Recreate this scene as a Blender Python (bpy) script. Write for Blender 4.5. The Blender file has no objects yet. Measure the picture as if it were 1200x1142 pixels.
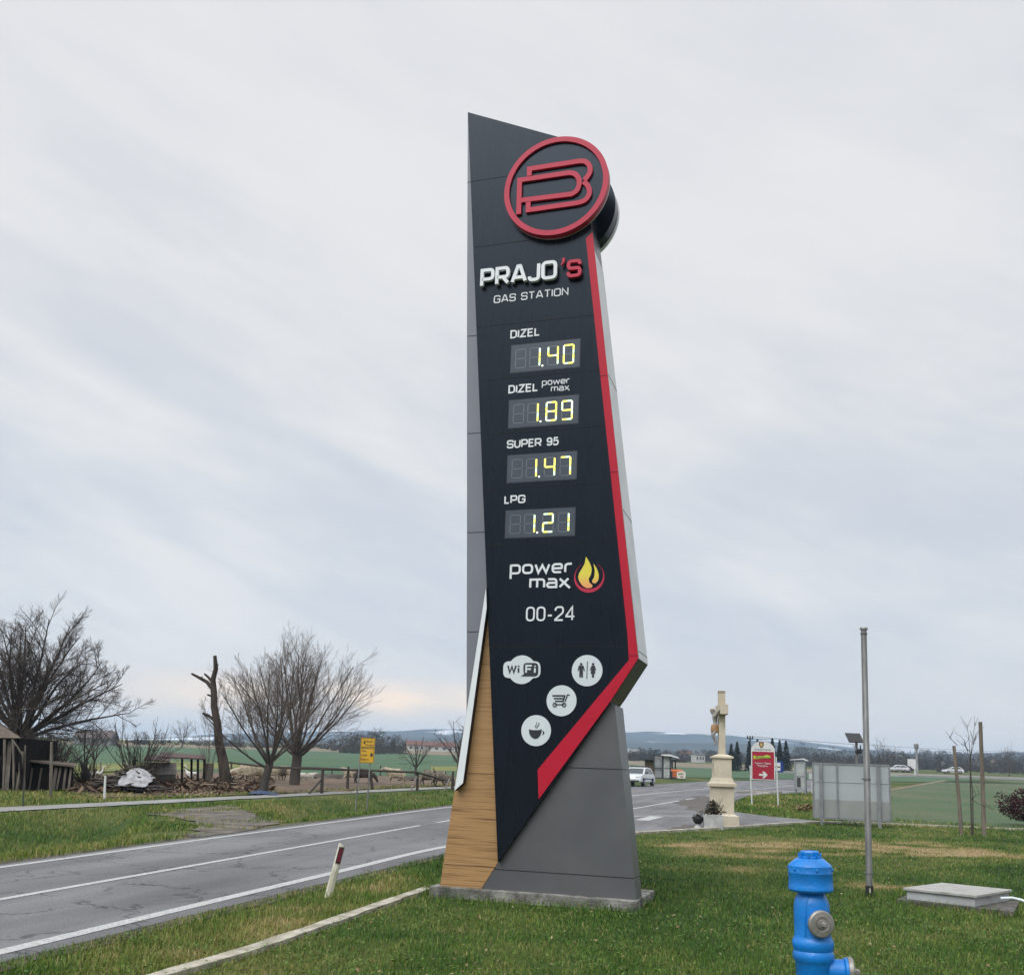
import bpy, bmesh, math, random
import numpy as np
from mathutils import Vector, Matrix, noise as mnoise
from mathutils.geometry import tessellate_polygon

SC = bpy.context.scene
COL = SC.collection
rnd = random.Random(7)
R_ = math.radians
D = bpy.data

# ------------------------------------------------------------------ camera
EYE = 1.75
FPX = 1140.0
CX, CY = 600.0, 699.0                       # principal point in the 1200 x 1142 picture
PITCH = math.atan(210 / FPX)
ROLL = .0366
_F = np.array([0, math.cos(PITCH), math.sin(PITCH)])
_U0 = np.array([0, -math.sin(PITCH), math.cos(PITCH)])
_R0 = np.array([1., 0, 0])
_R = math.cos(ROLL) * _R0 + math.sin(ROLL) * _U0
_U = math.cos(ROLL) * _U0 - math.sin(ROLL) * _R0
_C = np.array([0, 0, EYE])
cam_d = D.cameras.new('camera'); cam = D.objects.new('camera', cam_d); COL.objects.link(cam)
M = Matrix.Identity(4)
for i in range(3):
    M[i][0], M[i][1], M[i][2], M[i][3] = _R[i], _U[i], -_F[i], _C[i]
cam.matrix_world = M
cam_d.sensor_width = 36; cam_d.lens = 36 * FPX / 1200
cam_d.shift_y = (CY - 571) / 1200
cam_d.clip_start = .05; cam_d.clip_end = 20000
SC.camera = cam

# ------------------------------------------------------------------ sky, sun, exposure
SUN_EL, SUN_AZ = 52, -35                     # a veiled sun behind and left of the viewer
HAZE_D = 2.6e-4
W = D.worlds.new('World'); SC.world = W; W.use_nodes = True
def build_world():
    nt = W.node_tree; N = nt.nodes; L = nt.links
    for n in list(N): N.remove(n)
    out = N.new('ShaderNodeOutputWorld'); bg = N.new('ShaderNodeBackground')
    L.new(bg.outputs[0], out.inputs[0])
    sky = N.new('ShaderNodeTexSky'); sky.sky_type = 'NISHITA'; sky.sun_disc = False
    sky.sun_elevation = R_(SUN_EL); sky.sun_rotation = R_(180 + SUN_AZ)
    def vm(op, a, b=None):
        n = N.new('ShaderNodeVectorMath'); n.operation = op
        L.new(a, n.inputs[0])
        if b is not None: n.inputs[1].default_value = b
        return n.outputs[0]
    def ma(op, a, b=0., c=None, clamp=False):
        n = N.new('ShaderNodeMath'); n.operation = op; n.use_clamp = clamp
        for i, v in enumerate((a, b) if c is None else (a, b, c)):
            if isinstance(v, (int, float)): n.inputs[i].default_value = v
            else: L.new(v, n.inputs[i])
        return n.outputs[0]
    def mix(f, a, b):
        n = N.new('ShaderNodeMix'); n.data_type = 'RGBA'
        if isinstance(f, (int, float)): n.inputs[0].default_value = f
        else: L.new(f, n.inputs[0])
        for i, v in ((6, a), (7, b)):
            if isinstance(v, tuple): n.inputs[i].default_value = v + (1,)
            else: L.new(v, n.inputs[i])
        return n.outputs[2]
    def mr(v, a, b, smooth=True):
        n = N.new('ShaderNodeMapRange'); n.interpolation_type = 'SMOOTHSTEP' if smooth else 'LINEAR'
        L.new(v, n.inputs[0]); n.inputs[1].default_value = a; n.inputs[2].default_value = b
        return n.outputs[0]
    tc = N.new('ShaderNodeTexCoord'); sep = N.new('ShaderNodeSeparateXYZ')
    L.new(tc.outputs['Generated'], sep.inputs[0])
    x, y, z = sep.outputs
    # long veils sinking to the right
    band = ma('MULTIPLY_ADD', x, .30, z)
    cmb = N.new('ShaderNodeCombineXYZ')
    L.new(ma('MULTIPLY', x, 1.1), cmb.inputs[0]); L.new(ma('MULTIPLY', y, 1.1), cmb.inputs[1]); L.new(ma('MULTIPLY', band, 3.6), cmb.inputs[2])
    def nz(scale, detail, off, rough=.5):
        n = N.new('ShaderNodeTexNoise'); n.inputs['Scale'].default_value = scale
        n.inputs['Detail'].default_value = detail; n.inputs['Roughness'].default_value = rough
        n.inputs['Distortion'].default_value = .35
        L.new(vm('ADD', cmb.outputs[0], off), n.inputs['Vector'])
        return n.outputs[0]
    a = nz(1.15, 4, (3.1, 0, 1.7)); b = nz(3.0, 5, (9.3, 4, 2.2), .5)
    c3 = nz(8.5, 6, (2.2, 7, 5.1), .6)
    v = ma('MULTIPLY_ADD', c3, .16, ma('MULTIPLY_ADD', b, .36, ma('MULTIPLY', a, .48)))
    cloud = mix(mr(v, .36, .64), (.65, .668, .705), (.815, .813, .812))
    # thicker, brighter cloud overhead; blue-grey gaps lower down
    cloud = mix(ma('MULTIPLY', mr(z, .30, .75), .55), cloud, (.79, .795, .812))
    low = ma('MULTIPLY', mr(v, .60, .44), ma('MULTIPLY', mr(z, .50, .16), mr(z, .02, .10)))
    cloud = mix(ma('MULTIPLY', low, .27), cloud, (.47, .56, .69))
    # pale band close to the skyline, warm behind the fruit trees
    pale = ma('MULTIPLY', mr(z, .15, .05), .75)
    cloud = mix(pale, cloud, (.82, .79, .78))
    # unseen low sky behind the viewer, darkened to deepen the pylon panel's reflections
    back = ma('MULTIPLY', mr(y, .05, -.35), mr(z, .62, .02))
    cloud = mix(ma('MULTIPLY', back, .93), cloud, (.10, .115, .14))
    az = ma('ARCTAN2', x, y)
    glow = ma('MULTIPLY', mr(ma('ABSOLUTE', ma('ADD', az, .16)), .30, .0), mr(ma('ABSOLUTE', ma('ADD', z, -.066)), .034, .0))
    cloud = mix(ma('MULTIPLY', ma('MULTIPLY', glow, mr(b, .40, .56)), .85), cloud, (1.45, 1.06, .70))
    skyc = N.new('ShaderNodeVectorMath'); skyc.operation = 'SCALE'; L.new(sky.outputs[0], skyc.inputs[0]); skyc.inputs[3].default_value = .10
    # unseen sky round the sun, boosted to throw more light on the scene
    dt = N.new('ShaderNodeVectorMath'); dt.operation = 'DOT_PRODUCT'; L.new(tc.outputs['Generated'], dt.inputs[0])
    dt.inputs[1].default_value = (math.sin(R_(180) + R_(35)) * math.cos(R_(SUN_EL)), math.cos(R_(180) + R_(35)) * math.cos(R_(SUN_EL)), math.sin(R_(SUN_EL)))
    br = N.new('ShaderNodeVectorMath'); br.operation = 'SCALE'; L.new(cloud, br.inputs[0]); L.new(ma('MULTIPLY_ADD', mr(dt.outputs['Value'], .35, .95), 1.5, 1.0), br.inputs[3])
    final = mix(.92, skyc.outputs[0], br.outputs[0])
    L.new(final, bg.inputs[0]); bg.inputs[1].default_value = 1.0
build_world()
sun_d = D.lights.new('sun', 'SUN'); sun = D.objects.new('sun', sun_d); COL.objects.link(sun)
sun_d.energy = 1.5; sun_d.angle = R_(40); sun_d.color = (1, .985, .96)
_az = R_(180 - SUN_AZ)
_sd = Vector((math.sin(R_(180) + R_(35)) * math.cos(R_(SUN_EL)), math.cos(R_(180) + R_(35)) * math.cos(R_(SUN_EL)), math.sin(R_(SUN_EL))))
sun.rotation_euler = _sd.to_track_quat('Z', 'Y').to_euler()
sun.location = (-20, -20, 40)
vs = SC.view_settings; vs.view_transform = 'Standard'; vs.look = 'None'; vs.exposure = 0.12; vs.gamma = 1.0
SC.display_settings.display_device = 'sRGB'
SC.cycles.use_denoising = True
SC.cycles.max_bounces = 6; SC.cycles.volume_bounces = 1; SC.cycles.transparent_max_bounces = 6

# ------------------------------------------------------------------ ground shape and picking
def sstep(a, b, t):
    t = np.clip((t - a) / (b - a), 0, 1); return t * t * (3 - 2 * t)
def gz(x, y):
    """terrain height: a plane rising gently away, a ditch left of the road, fields lifting far left"""
    x = np.asarray(x, float); y = np.asarray(y, float)
    z = .008 * x + .02 * y
    xl = -7.07 + (y - 14.22) * .2724; xp = -12.69 + (y - 25.16) * .36
    s = np.clip((xl - .6 - x) / np.maximum(xl - .6 - xp - .5, .5), 0, 1)
    br = x / np.maximum(y, 1)
    act = np.clip(1 - sstep(-.40, -.36, br) * (1 - sstep(-.24, -.20, br)), 0, 1) * (y > 5) * (1 - sstep(34, 46, y))
    z = z - .62 * np.sin(np.pi * s) ** 2 * act
    z = z + .010 * np.clip(y - 300, 0, 600)
    z = z + .0045 * np.maximum(0, y - 85) * (1 - sstep(-10, 40, x - .02 * y)) * (1 - sstep(500, 900, y))
    return z
def ray(px, py): return _F + _R * ((px - CX) / FPX) - _U * ((py - CY) / FPX)
def at(px, py, dz=0.):
    """point of the ground seen at this picture position (plane part of the terrain)"""
    d = ray(px, py)
    t = -(EYE - dz) / (d[2] - .008 * d[0] - .02 * d[1])
    p = _C + d * t
    return Vector(p)
def atd(px, Y, py=890):
    """ground point in the direction of a picture column, Y metres out"""
    for _ in range(6):
        d = ray(px, py); t = Y / d[1]; X = d[0] * t
        z = float(gz(X, Y)); q = np.array([X, Y, z]) - _C
        py = CY - FPX * (q @ _U) / (q @ _F)
    return Vector((X, Y, z))
def ptd(px, py, Y):
    d = ray(px, py); return Vector(_C + d * (Y / d[1]))
def onz(px, py, z):
    d = ray(px, py); return Vector(_C + d * ((z - EYE) / d[2]))
def mpp(Y): return Y / (FPX * math.cos(PITCH))       # metres per picture pixel at depth Y

# ------------------------------------------------------------------ materials
MATS = {}
def nodes(m):
    m.use_nodes = True; nt = m.node_tree
    return nt, nt.nodes, nt.links, nt.nodes['Principled BSDF']
def pm(name, c1, c2=None, scale=8., rough=.6, metal=0., bump=0., bscale=None, detail=5, stretch=(1, 1, 1), lo=.38, hi=.62, spec=None, coord='Object', emit=None, coat=0, rvar=0.):
    """principled material whose colour wanders between two tones"""
    if name in MATS: return MATS[name]
    m = D.materials.new(name); MATS[name] = m
    nt, N, L, b = nodes(m)
    b.inputs['Roughness'].default_value = rough; b.inputs['Metallic'].default_value = metal
    if spec is not None: b.inputs['Specular IOR Level'].default_value = spec
    if coat: b.inputs['Coat Weight'].default_value = coat; b.inputs['Coat Roughness'].default_value = .1
    if c2 is None: c2 = tuple(v * .82 for v in c1)
    tc = N.new('ShaderNodeTexCoord'); mp = N.new('ShaderNodeMapping'); mp.inputs['Scale'].default_value = stretch
    L.new(tc.outputs[coord], mp.inputs[0])
    n = N.new('ShaderNodeTexNoise'); n.inputs['Scale'].default_value = scale; n.inputs['Detail'].default_value = detail
    L.new(mp.outputs[0], n.inputs['Vector'])
    r = N.new('ShaderNodeMapRange'); L.new(n.outputs[0], r.inputs[0]); r.inputs[1].default_value = lo; r.inputs[2].default_value = hi
    mx = N.new('ShaderNodeMix'); mx.data_type = 'RGBA'; L.new(r.outputs[0], mx.inputs[0])
    mx.inputs[6].default_value = tuple(c1) + (1,); mx.inputs[7].default_value = tuple(c2) + (1,)
    L.new(mx.outputs[2], b.inputs['Base Color'])
    if rvar:
        mp3 = N.new('ShaderNodeMapping'); mp3.inputs['Scale'].default_value = (5, 5, .5); L.new(tc.outputs[coord], mp3.inputs[0])
        n3 = N.new('ShaderNodeTexNoise'); n3.inputs['Scale'].default_value = 2.2; n3.inputs['Detail'].default_value = 7; L.new(mp3.outputs[0], n3.inputs['Vector'])
        r3 = N.new('ShaderNodeMapRange'); L.new(n3.outputs[0], r3.inputs[0]); r3.inputs[1].default_value = .3; r3.inputs[2].default_value = .75; r3.inputs[3].default_value = rough - rvar; r3.inputs[4].default_value = rough + rvar
        L.new(r3.outputs[0], b.inputs['Roughness'])
    if bump:
        n2 = N.new('ShaderNodeTexNoise'); n2.inputs['Scale'].default_value = bscale or scale * 4; n2.inputs['Detail'].default_value = 4
        L.new(mp.outputs[0], n2.inputs['Vector'])
        bp = N.new('ShaderNodeBump'); bp.inputs['Strength'].default_value = bump; bp.inputs['Distance'].default_value = .02
        L.new(n2.outputs[0], bp.inputs['Height']); L.new(bp.outputs[0], b.inputs['Normal'])
    if emit:
        b.inputs['Emission Color'].default_value = tuple(emit[:3]) + (1,); b.inputs['Emission Strength'].default_value = emit[3]
    return m
def attr_mat(name, cols, rough=.7, trans=0., nscale=.0):
    """colour read from a per-blade / per-leaf 'tone' value through a ramp"""
    if name in MATS: return MATS[name]
    m = D.materials.new(name); MATS[name] = m
    nt, N, L, b = nodes(m)
    a = N.new('ShaderNodeAttribute'); a.attribute_name = 'tone'
    cr = N.new('ShaderNodeValToRGB'); L.new(a.outputs['Fac'], cr.inputs[0])
    e = cr.color_ramp.elements
    while len(e) < len(cols): e.new(.5)
    for i, (p, c) in enumerate(cols):
        e[i].position = p; e[i].color = tuple(c) + (1,)
    L.new(cr.outputs[0], b.inputs['Base Color'])
    b.inputs['Roughness'].default_value = rough; b.inputs['Specular IOR Level'].default_value = .2
    return m

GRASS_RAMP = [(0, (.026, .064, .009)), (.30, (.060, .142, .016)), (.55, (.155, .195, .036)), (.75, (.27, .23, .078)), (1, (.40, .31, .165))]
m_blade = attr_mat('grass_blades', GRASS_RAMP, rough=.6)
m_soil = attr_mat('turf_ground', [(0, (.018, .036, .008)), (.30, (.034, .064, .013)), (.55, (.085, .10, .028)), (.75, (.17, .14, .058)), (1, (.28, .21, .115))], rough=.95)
def speckle(m, scale, amt):
    """breaks up the turf ground with fine mottling"""
    nt, N, L, b = nodes(m)
    src = b.inputs['Base Color'].links[0].from_socket
    g = N.new('ShaderNodeNewGeometry'); n = N.new('ShaderNodeTexNoise'); n.inputs['Scale'].default_value = scale; n.inputs['Detail'].default_value = 8; n.inputs['Roughness'].default_value = .7
    L.new(g.outputs['Position'], n.inputs['Vector'])
    r = N.new('ShaderNodeMapRange'); L.new(n.outputs[0], r.inputs[0]); r.inputs[1].default_value = .3; r.inputs[2].default_value = .7; r.inputs[3].default_value = 1 - amt; r.inputs[4].default_value = 1 + amt
    v = N.new('ShaderNodeVectorMath'); v.operation = 'SCALE'; L.new(src, v.inputs[0]); L.new(r.outputs[0], v.inputs[3])
    L.new(v.outputs[0], b.inputs['Base Color'])
    bp = N.new('ShaderNodeBump'); bp.inputs['Strength'].default_value = .6; bp.inputs['Distance'].default_value = .05
    L.new(n.outputs[0], bp.inputs['Height']); L.new(bp.outputs[0], b.inputs['Normal'])
speckle(m_soil, 6, .45)

def asphalt_mat():
    m = D.materials.new('asphalt'); MATS['asphalt'] = m
    nt, N, L, b = nodes(m)
    g = N.new('ShaderNodeNewGeometry')
    def noise(scale, det, stretch=None, rot=0):
        mp = N.new('ShaderNodeMapping'); L.new(g.outputs['Position'], mp.inputs[0])
        mp.vector_type = 'TEXTURE' if stretch else 'POINT'
        if stretch: mp.inputs['Scale'].default_value = stretch; mp.inputs['Rotation'].default_value = (0, 0, rot)
        n = N.new('ShaderNodeTexNoise'); n.inputs['Scale'].default_value = scale; n.inputs['Detail'].default_value = det
        L.new(mp.outputs[0], n.inputs['Vector']); return n.outputs[0]
    def mr(v, a, b_, c, d):
        r = N.new('ShaderNodeMapRange'); L.new(v, r.inputs[0])
        for i, q in enumerate((a, b_, c, d)): r.inputs[i + 1].default_value = q
        return r.outputs[0]
    def ma(op, a, b_):
        n = N.new('ShaderNodeMath'); n.operation = op
        for i, v in enumerate((a, b_)):
            if isinstance(v, (int, float)): n.inputs[i].default_value = v
            else: L.new(v, n.inputs[i])
        return n.outputs[0]
    big = mr(noise(.35, 6), .35, .65, .86, 1.12)
    streak = mr(noise(1.3, 6, (1, 9, 1), -.266), .3, .7, .72, 1.24)
    fine = mr(noise(55, 4), .25, .75, .62, 1.38)
    vo = N.new('ShaderNodeTexVoronoi'); vo.feature = 'DISTANCE_TO_EDGE'; vo.inputs['Scale'].default_value = .55
    wob = N.new('ShaderNodeVectorMath'); wob.operation = 'MULTIPLY_ADD'
    nn = N.new('ShaderNodeTexNoise'); nn.inputs['Scale'].default_value = 2; nn.inputs['Detail'].default_value = 5; L.new(g.outputs['Position'], nn.inputs['Vector'])
    L.new(nn.outputs['Color'], wob.inputs[0]); wob.inputs[1].default_value = (1.1, 1.1, 1.1); L.new(g.outputs['Position'], wob.inputs[2])
    L.new(wob.outputs[0], vo.inputs['Vector'])
    crack = ma('MAXIMUM', mr(vo.outputs['Distance'], .0, .018, .35, 1.0), mr(noise(.5, 3), .50, .60, 0, 1))
    val = ma('MULTIPLY', ma('MULTIPLY', big, streak), ma('MULTIPLY', fine, crack))
    v = N.new('ShaderNodeVectorMath'); v.operation = 'SCALE'; v.inputs[0].default_value = (.150, .152, .158); L.new(val, v.inputs[3])
    L.new(v.outputs[0], b.inputs['Base Color'])
    b.inputs['Roughness'].default_value = .75; b.inputs['Specular IOR Level'].default_value = .25
    bp = N.new('ShaderNodeBump'); bp.inputs['Strength'].default_value = .35; bp.inputs['Distance'].default_value = .01
    L.new(noise(120, 2), bp.inputs['Height']); L.new(bp.outputs[0], b.inputs['Normal'])
    return m
m_asphalt = asphalt_mat()
def paint_line_mat():
    m = D.materials.new('road_paint'); MATS['road_paint'] = m
    nt, N, L, b = nodes(m)
    g = N.new('ShaderNodeNewGeometry')
    n = N.new('ShaderNodeTexNoise'); n.inputs['Scale'].default_value = 34; n.inputs['Detail'].default_value = 8; n.inputs['Roughness'].default_value = .75
    L.new(g.outputs['Position'], n.inputs['Vector'])
    r = N.new('ShaderNodeMapRange'); L.new(n.outputs[0], r.inputs[0]); r.inputs[1].default_value = .36; r.inputs[2].default_value = .56
    mx = N.new('ShaderNodeMix'); mx.data_type = 'RGBA'; L.new(r.outputs[0], mx.inputs[0])
    mx.inputs[6].default_value = (.20, .205, .21, 1); mx.inputs[7].default_value = (.49, .50, .49, 1)
    L.new(mx.outputs[2], b.inputs['Base Color']); b.inputs['Roughness'].default_value = .7
    return m
m_line = paint_line_mat()
m_concrete = pm('weathered_concrete', (.30, .295, .27), (.075, .075, .062), 5, .9, bump=.8, bscale=40, detail=12, lo=.34, hi=.66)
m_kerb = pm('kerb_concrete', (.46, .43, .36), (.27, .25, .19), 5, .9, bump=.5, bscale=50, detail=9)
m_pathc = pm('path_asphalt', (.27, .27, .265), (.20, .20, .19), 1.2, .9, coord='Object', detail=8)
m_gravel = pm('gravel', (.155, .135, .112), (.065, .056, .046), 1.6, .95, bump=.8, bscale=30, detail=10)
m_dirt = pm('farm_dirt', (.16, .11, .068), (.075, .055, .04), .9, .95, bump=.6, bscale=8, detail=10)
m_field_l = pm('winter_wheat_field', (.030, .085, .034), (.055, .105, .045), .035, .95, detail=8, stretch=(1, 3, 1))
m_field_r = pm('sprouting_field', (.045, .088, .034), (.085, .098, .046), .22, .95, bump=.5, bscale=14, detail=10, stretch=(1, .4, 1))
m_straw = pm('dry_straw_ground', (.20, .16, .10), (.15, .125, .08), .08, .95, detail=8)
m_yellowg = pm('yellow_grass', (.17, .17, .035), (.10, .13, .03), .25, .95, detail=8)
m_black = pm('fin_shade_and_bar_black', (.012, .012, .014), (.02, .02, .022), 5, .6)

# ------------------------------------------------------------------ mesh builder
def tagp(o, label=None, cat=None, group=None, kind=None):
    if label: o['label'] = label
    if cat: o['category'] = cat
    if group: o['group'] = group
    if kind: o['kind'] = kind
    return o
def thing(name, label, cat, loc=(0, 0, 0), rz=0., group=None, rot=None):
    o = D.objects.new(name, None); COL.objects.link(o); o.empty_display_size = .2
    o.location = loc; o.rotation_euler = rot or (0, 0, rz)
    return tagp(o, label, cat, group)
class MB:
    def __init__(s): s.v = []; s.f = []; s.m = []; s.cur = 0
    def add(s, vs, fs, mi=None):
        k = len(s.v); s.v += [tuple(p) for p in vs]
        s.f += [tuple(i + k for i in f) for f in fs]; s.m += [s.cur if mi is None else mi] * len(fs)
        return s
    def box(s, c, d, rz=0., mi=None, rot=None):
        hx, hy, hz = d[0] / 2, d[1] / 2, d[2] / 2
        m3 = rot if rot is not None else Matrix.Rotation(rz, 3, 'Z')
        vs = [Vector(c) + m3 @ Vector((x, y, z)) for x in (-hx, hx) for y in (-hy, hy) for z in (-hz, hz)]
        return s.add(vs, [(0, 1, 3, 2), (4, 6, 7, 5), (0, 4, 5, 1), (2, 3, 7, 6), (0, 2, 6, 4), (1, 5, 7, 3)], mi)
    def bar(s, a, b, w, h=None, mi=None):
        a, b = Vector(a), Vector(b); d = b - a; L_ = d.length
        q = d.to_track_quat('X', 'Z').to_matrix()
        return s.box((a + b) / 2, (L_, w, h or w), rot=q, mi=mi)
    def tube(s, pts, rad, n=8, cap=True, mi=None):
        pts = [Vector(p) for p in pts]
        if not isinstance(rad, (list, tuple)): rad = [rad] * len(pts)
        vs = []; fs = []
        ref = None
        for i, p in enumerate(pts):
            t = (pts[min(i + 1, len(pts) - 1)] - pts[max(i - 1, 0)])
            if t.length < 1e-9: t = Vector((0, 0, 1))
            t.normalize()
            if ref is None: ref = t.orthogonal().normalized()
            a = (ref - t * ref.dot(t))
            a = a.normalized() if a.length > 1e-6 else t.orthogonal().normalized()
            ref = a; b = t.cross(a)
            for k in range(n):
                an = 2 * math.pi * k / n
                vs.append(p + (a * math.cos(an) + b * math.sin(an)) * rad[i])
        for i in range(len(pts) - 1):
            for k in range(n):
                k2 = (k + 1) % n
                fs.append((i * n + k, i * n + k2, (i + 1) * n + k2, (i + 1) * n + k))
        if cap:
            fs.append(tuple(range(n - 1, -1, -1))); o = (len(pts) - 1) * n; fs.append(tuple(o + k for k in range(n)))
        return s.add(vs, fs, mi)
    def lathe(s, prof, n=32, axis=(0, 0), mi=None, rot=None, org=None):
        vs = []; fs = []
        for r, z in prof:
            for k in range(n):
                an = 2 * math.pi * k / n
                p = Vector((r * math.cos(an), r * math.sin(an), z))
                if rot is not None: p = rot @ p
                vs.append(p + (Vector(org) if org is not None else Vector((axis[0], axis[1], 0))))
        for i in range(len(prof) - 1):
            for k in range(n):
                k2 = (k + 1) % n
                fs.append((i * n + k, i * n + k2, (i + 1) * n + k2, (i + 1) * n + k))
        if prof[0][0] > 1e-6: fs.append(tuple(range(n - 1, -1, -1)))
        if prof[-1][0] > 1e-6: o = (len(prof) - 1) * n; fs.append(tuple(o + k for k in range(n)))
        return s.add(vs, fs, mi)
    def prism(s, front, back, mi=None):
        """closed solid between two outlines of 3D points"""
        n = len(front); k = len(s.v)
        tri = tessellate_polygon([[Vector(p) for p in front]])
        vs = list(front) + list(back)
        fs = [tuple(t) for t in tri] + [tuple(i + n for i in reversed(t)) for t in tri]
        for i in range(n): j = (i + 1) % n; fs.append((i, j, j + n, i + n))
        return s.add(vs, fs, mi)
    def xz(s, poly, y0, y1, mi=None):
        return s.prism([(x, y0, z) for x, z in poly], [(x, y1, z) for x, z in poly], mi)
    def stroke(s, pts, w, y0, y1, closed=False, mi=None):
        """a flat ribbon along a line in the x-z plane, given thickness"""
        P = [Vector((p[0], p[1])) for p in pts]; n = len(P); Lf = []; Rt = []
        for i in range(n):
            a = P[(i - 1) % n] if (closed or i > 0) else None; b = P[(i + 1) % n] if (closed or i < n - 1) else None
            d1 = (P[i] - a).normalized() if a is not None else None; d2 = (b - P[i]).normalized() if b is not None else None
            if d1 is None: d1 = d2
            if d2 is None: d2 = d1
            n1 = Vector((-d1.y, d1.x)); n2 = Vector((-d2.y, d2.x)); m = (n1 + n2)
            m = m.normalized() if m.length > 1e-6 else n1
            k = min(1 / max(m.dot(n1), .35), 2.2) * w / 2
            Lf.append(P[i] + m * k); Rt.append(P[i] - m * k)
        vs = []
        for q in range(n):
            for pt in (Lf[q], Rt[q]): vs += [(pt.x, y0, pt.y), (pt.x, y1, pt.y)]
        fs = []
        for q in range(n if closed else n - 1):
            r = (q + 1) % n; A = q * 4; B = r * 4
            fs += [(A, B, B + 2, A + 2), (A + 1, A + 3, B + 3, B + 1), (A, A + 1, B + 1, B), (A + 2, B + 2, B + 3, A + 3)]
        if not closed:
            e = (n - 1) * 4; fs += [(0, 2, 3, 1), (e, e + 1, e + 3, e + 2)]
        return s.add(vs, fs, mi)
    def ball(s, c, r, n=12, m=8, mi=None, rot=None):
        if not isinstance(r, (tuple, list)): r = (r, r, r)
        prof = [(max(math.sin(math.pi * i / m), 0), -math.cos(math.pi * i / m)) for i in range(m + 1)]
        vs = []; fs = []
        for a, z in prof:
            for k in range(n):
                an = 2 * math.pi * k / n
                p = Vector((a * math.cos(an) * r[0], a * math.sin(an) * r[1], z * r[2]))
                if rot is not None: p = rot @ p
                vs.append(p + Vector(c))
        for i in range(m):
            for k in range(n):
                k2 = (k + 1) % n; fs.append((i * n + k, i * n + k2, (i + 1) * n + k2, (i + 1) * n + k))
        return s.add(vs, fs, mi)
    def build(s, name, mats, parent=None, smooth=False, bevel=0., loc=None, angle=40, tone=None):
        me = D.meshes.new(name); me.from_pydata(s.v, [], s.f)
        if not isinstance(mats, (list, tuple)): mats = [mats]
        for m in mats: me.materials.append(m)
        if len(mats) > 1: me.polygons.foreach_set('material_index', s.m)
        bm = bmesh.new(); bm.from_mesh(me); bmesh.ops.recalc_face_normals(bm, faces=bm.faces); bm.to_mesh(me); bm.free()
        if smooth:
            me.polygons.foreach_set('use_smooth', [True] * len(me.polygons))
            try: me.set_sharp_from_angle(angle=R_(angle))
            except Exception: pass
        if tone is not None:
            a = me.attributes.new('tone', 'FLOAT', 'POINT'); a.data.foreach_set('value', tone)
        me.update()
        o = D.objects.new(name, me); COL.objects.link(o)
        if parent is not None: o.parent = parent
        if loc is not None: o.location = loc
        if bevel:
            b = o.modifiers.new('bevel', 'BEVEL'); b.width = bevel; b.segments = 2; b.limit_method = 'ANGLE'; b.angle_limit = R_(35)
        return o
def fast_mesh(name, V, Fc, mats, tone=None, parent=None, smooth=False):
    """numpy mesh: V (n,3), Fc (m,k) with constant k"""
    me = D.meshes.new(name); n, k = Fc.shape
    me.vertices.add(len(V)); me.vertices.foreach_set('co', np.ascontiguousarray(V, np.float32).ravel())
    me.loops.add(n * k); me.loops.foreach_set('vertex_index', np.ascontiguousarray(Fc, np.int32).ravel())
    me.polygons.add(n); me.polygons.foreach_set('loop_start', np.arange(0, n * k, k, dtype=np.int32))
    if smooth: me.polygons.foreach_set('use_smooth', np.ones(n, bool))
    for m in (mats if isinstance(mats, (list, tuple)) else [mats]): me.materials.append(m)
    if tone is not None:
        a = me.attributes.new('tone', 'FLOAT', 'POINT'); a.data.foreach_set('value', np.ascontiguousarray(tone, np.float32))
    me.update(calc_edges=True); me.validate()
    o = D.objects.new(name, me); COL.objects.link(o)
    if parent is not None: o.parent = parent
    return o
def rounded(pts, closed=False, n=5):
    """polyline with corners rounded; each point (x, z, radius)"""
    out = []; N_ = len(pts)
    for i, p in enumerate(pts):
        r = p[2] if len(p) > 2 else 0
        if r <= 0 or (not closed and i in (0, N_ - 1)): out.append((p[0], p[1])); continue
        a = Vector(pts[i - 1][:2]); b = Vector(p[:2]); c = Vector(pts[(i + 1) % N_][:2])
        da = (a - b).normalized(); dc = (c - b).normalized(); h = da.angle(dc) / 2; t = r / math.tan(h)
        t = min(t, (a - b).length * .5 if (closed or i > 1) else (a - b).length * .98, (c - b).length * .5 if (closed or i < N_ - 2) else (c - b).length * .98)
        p0 = b + da * t; p1 = b + dc * t
        for k in range(n + 1):
            u = k / n; q = p0 * (1 - u) ** 2 + b * 2 * u * (1 - u) + p1 * u ** 2; out.append((q.x, q.y))
    return out
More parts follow.
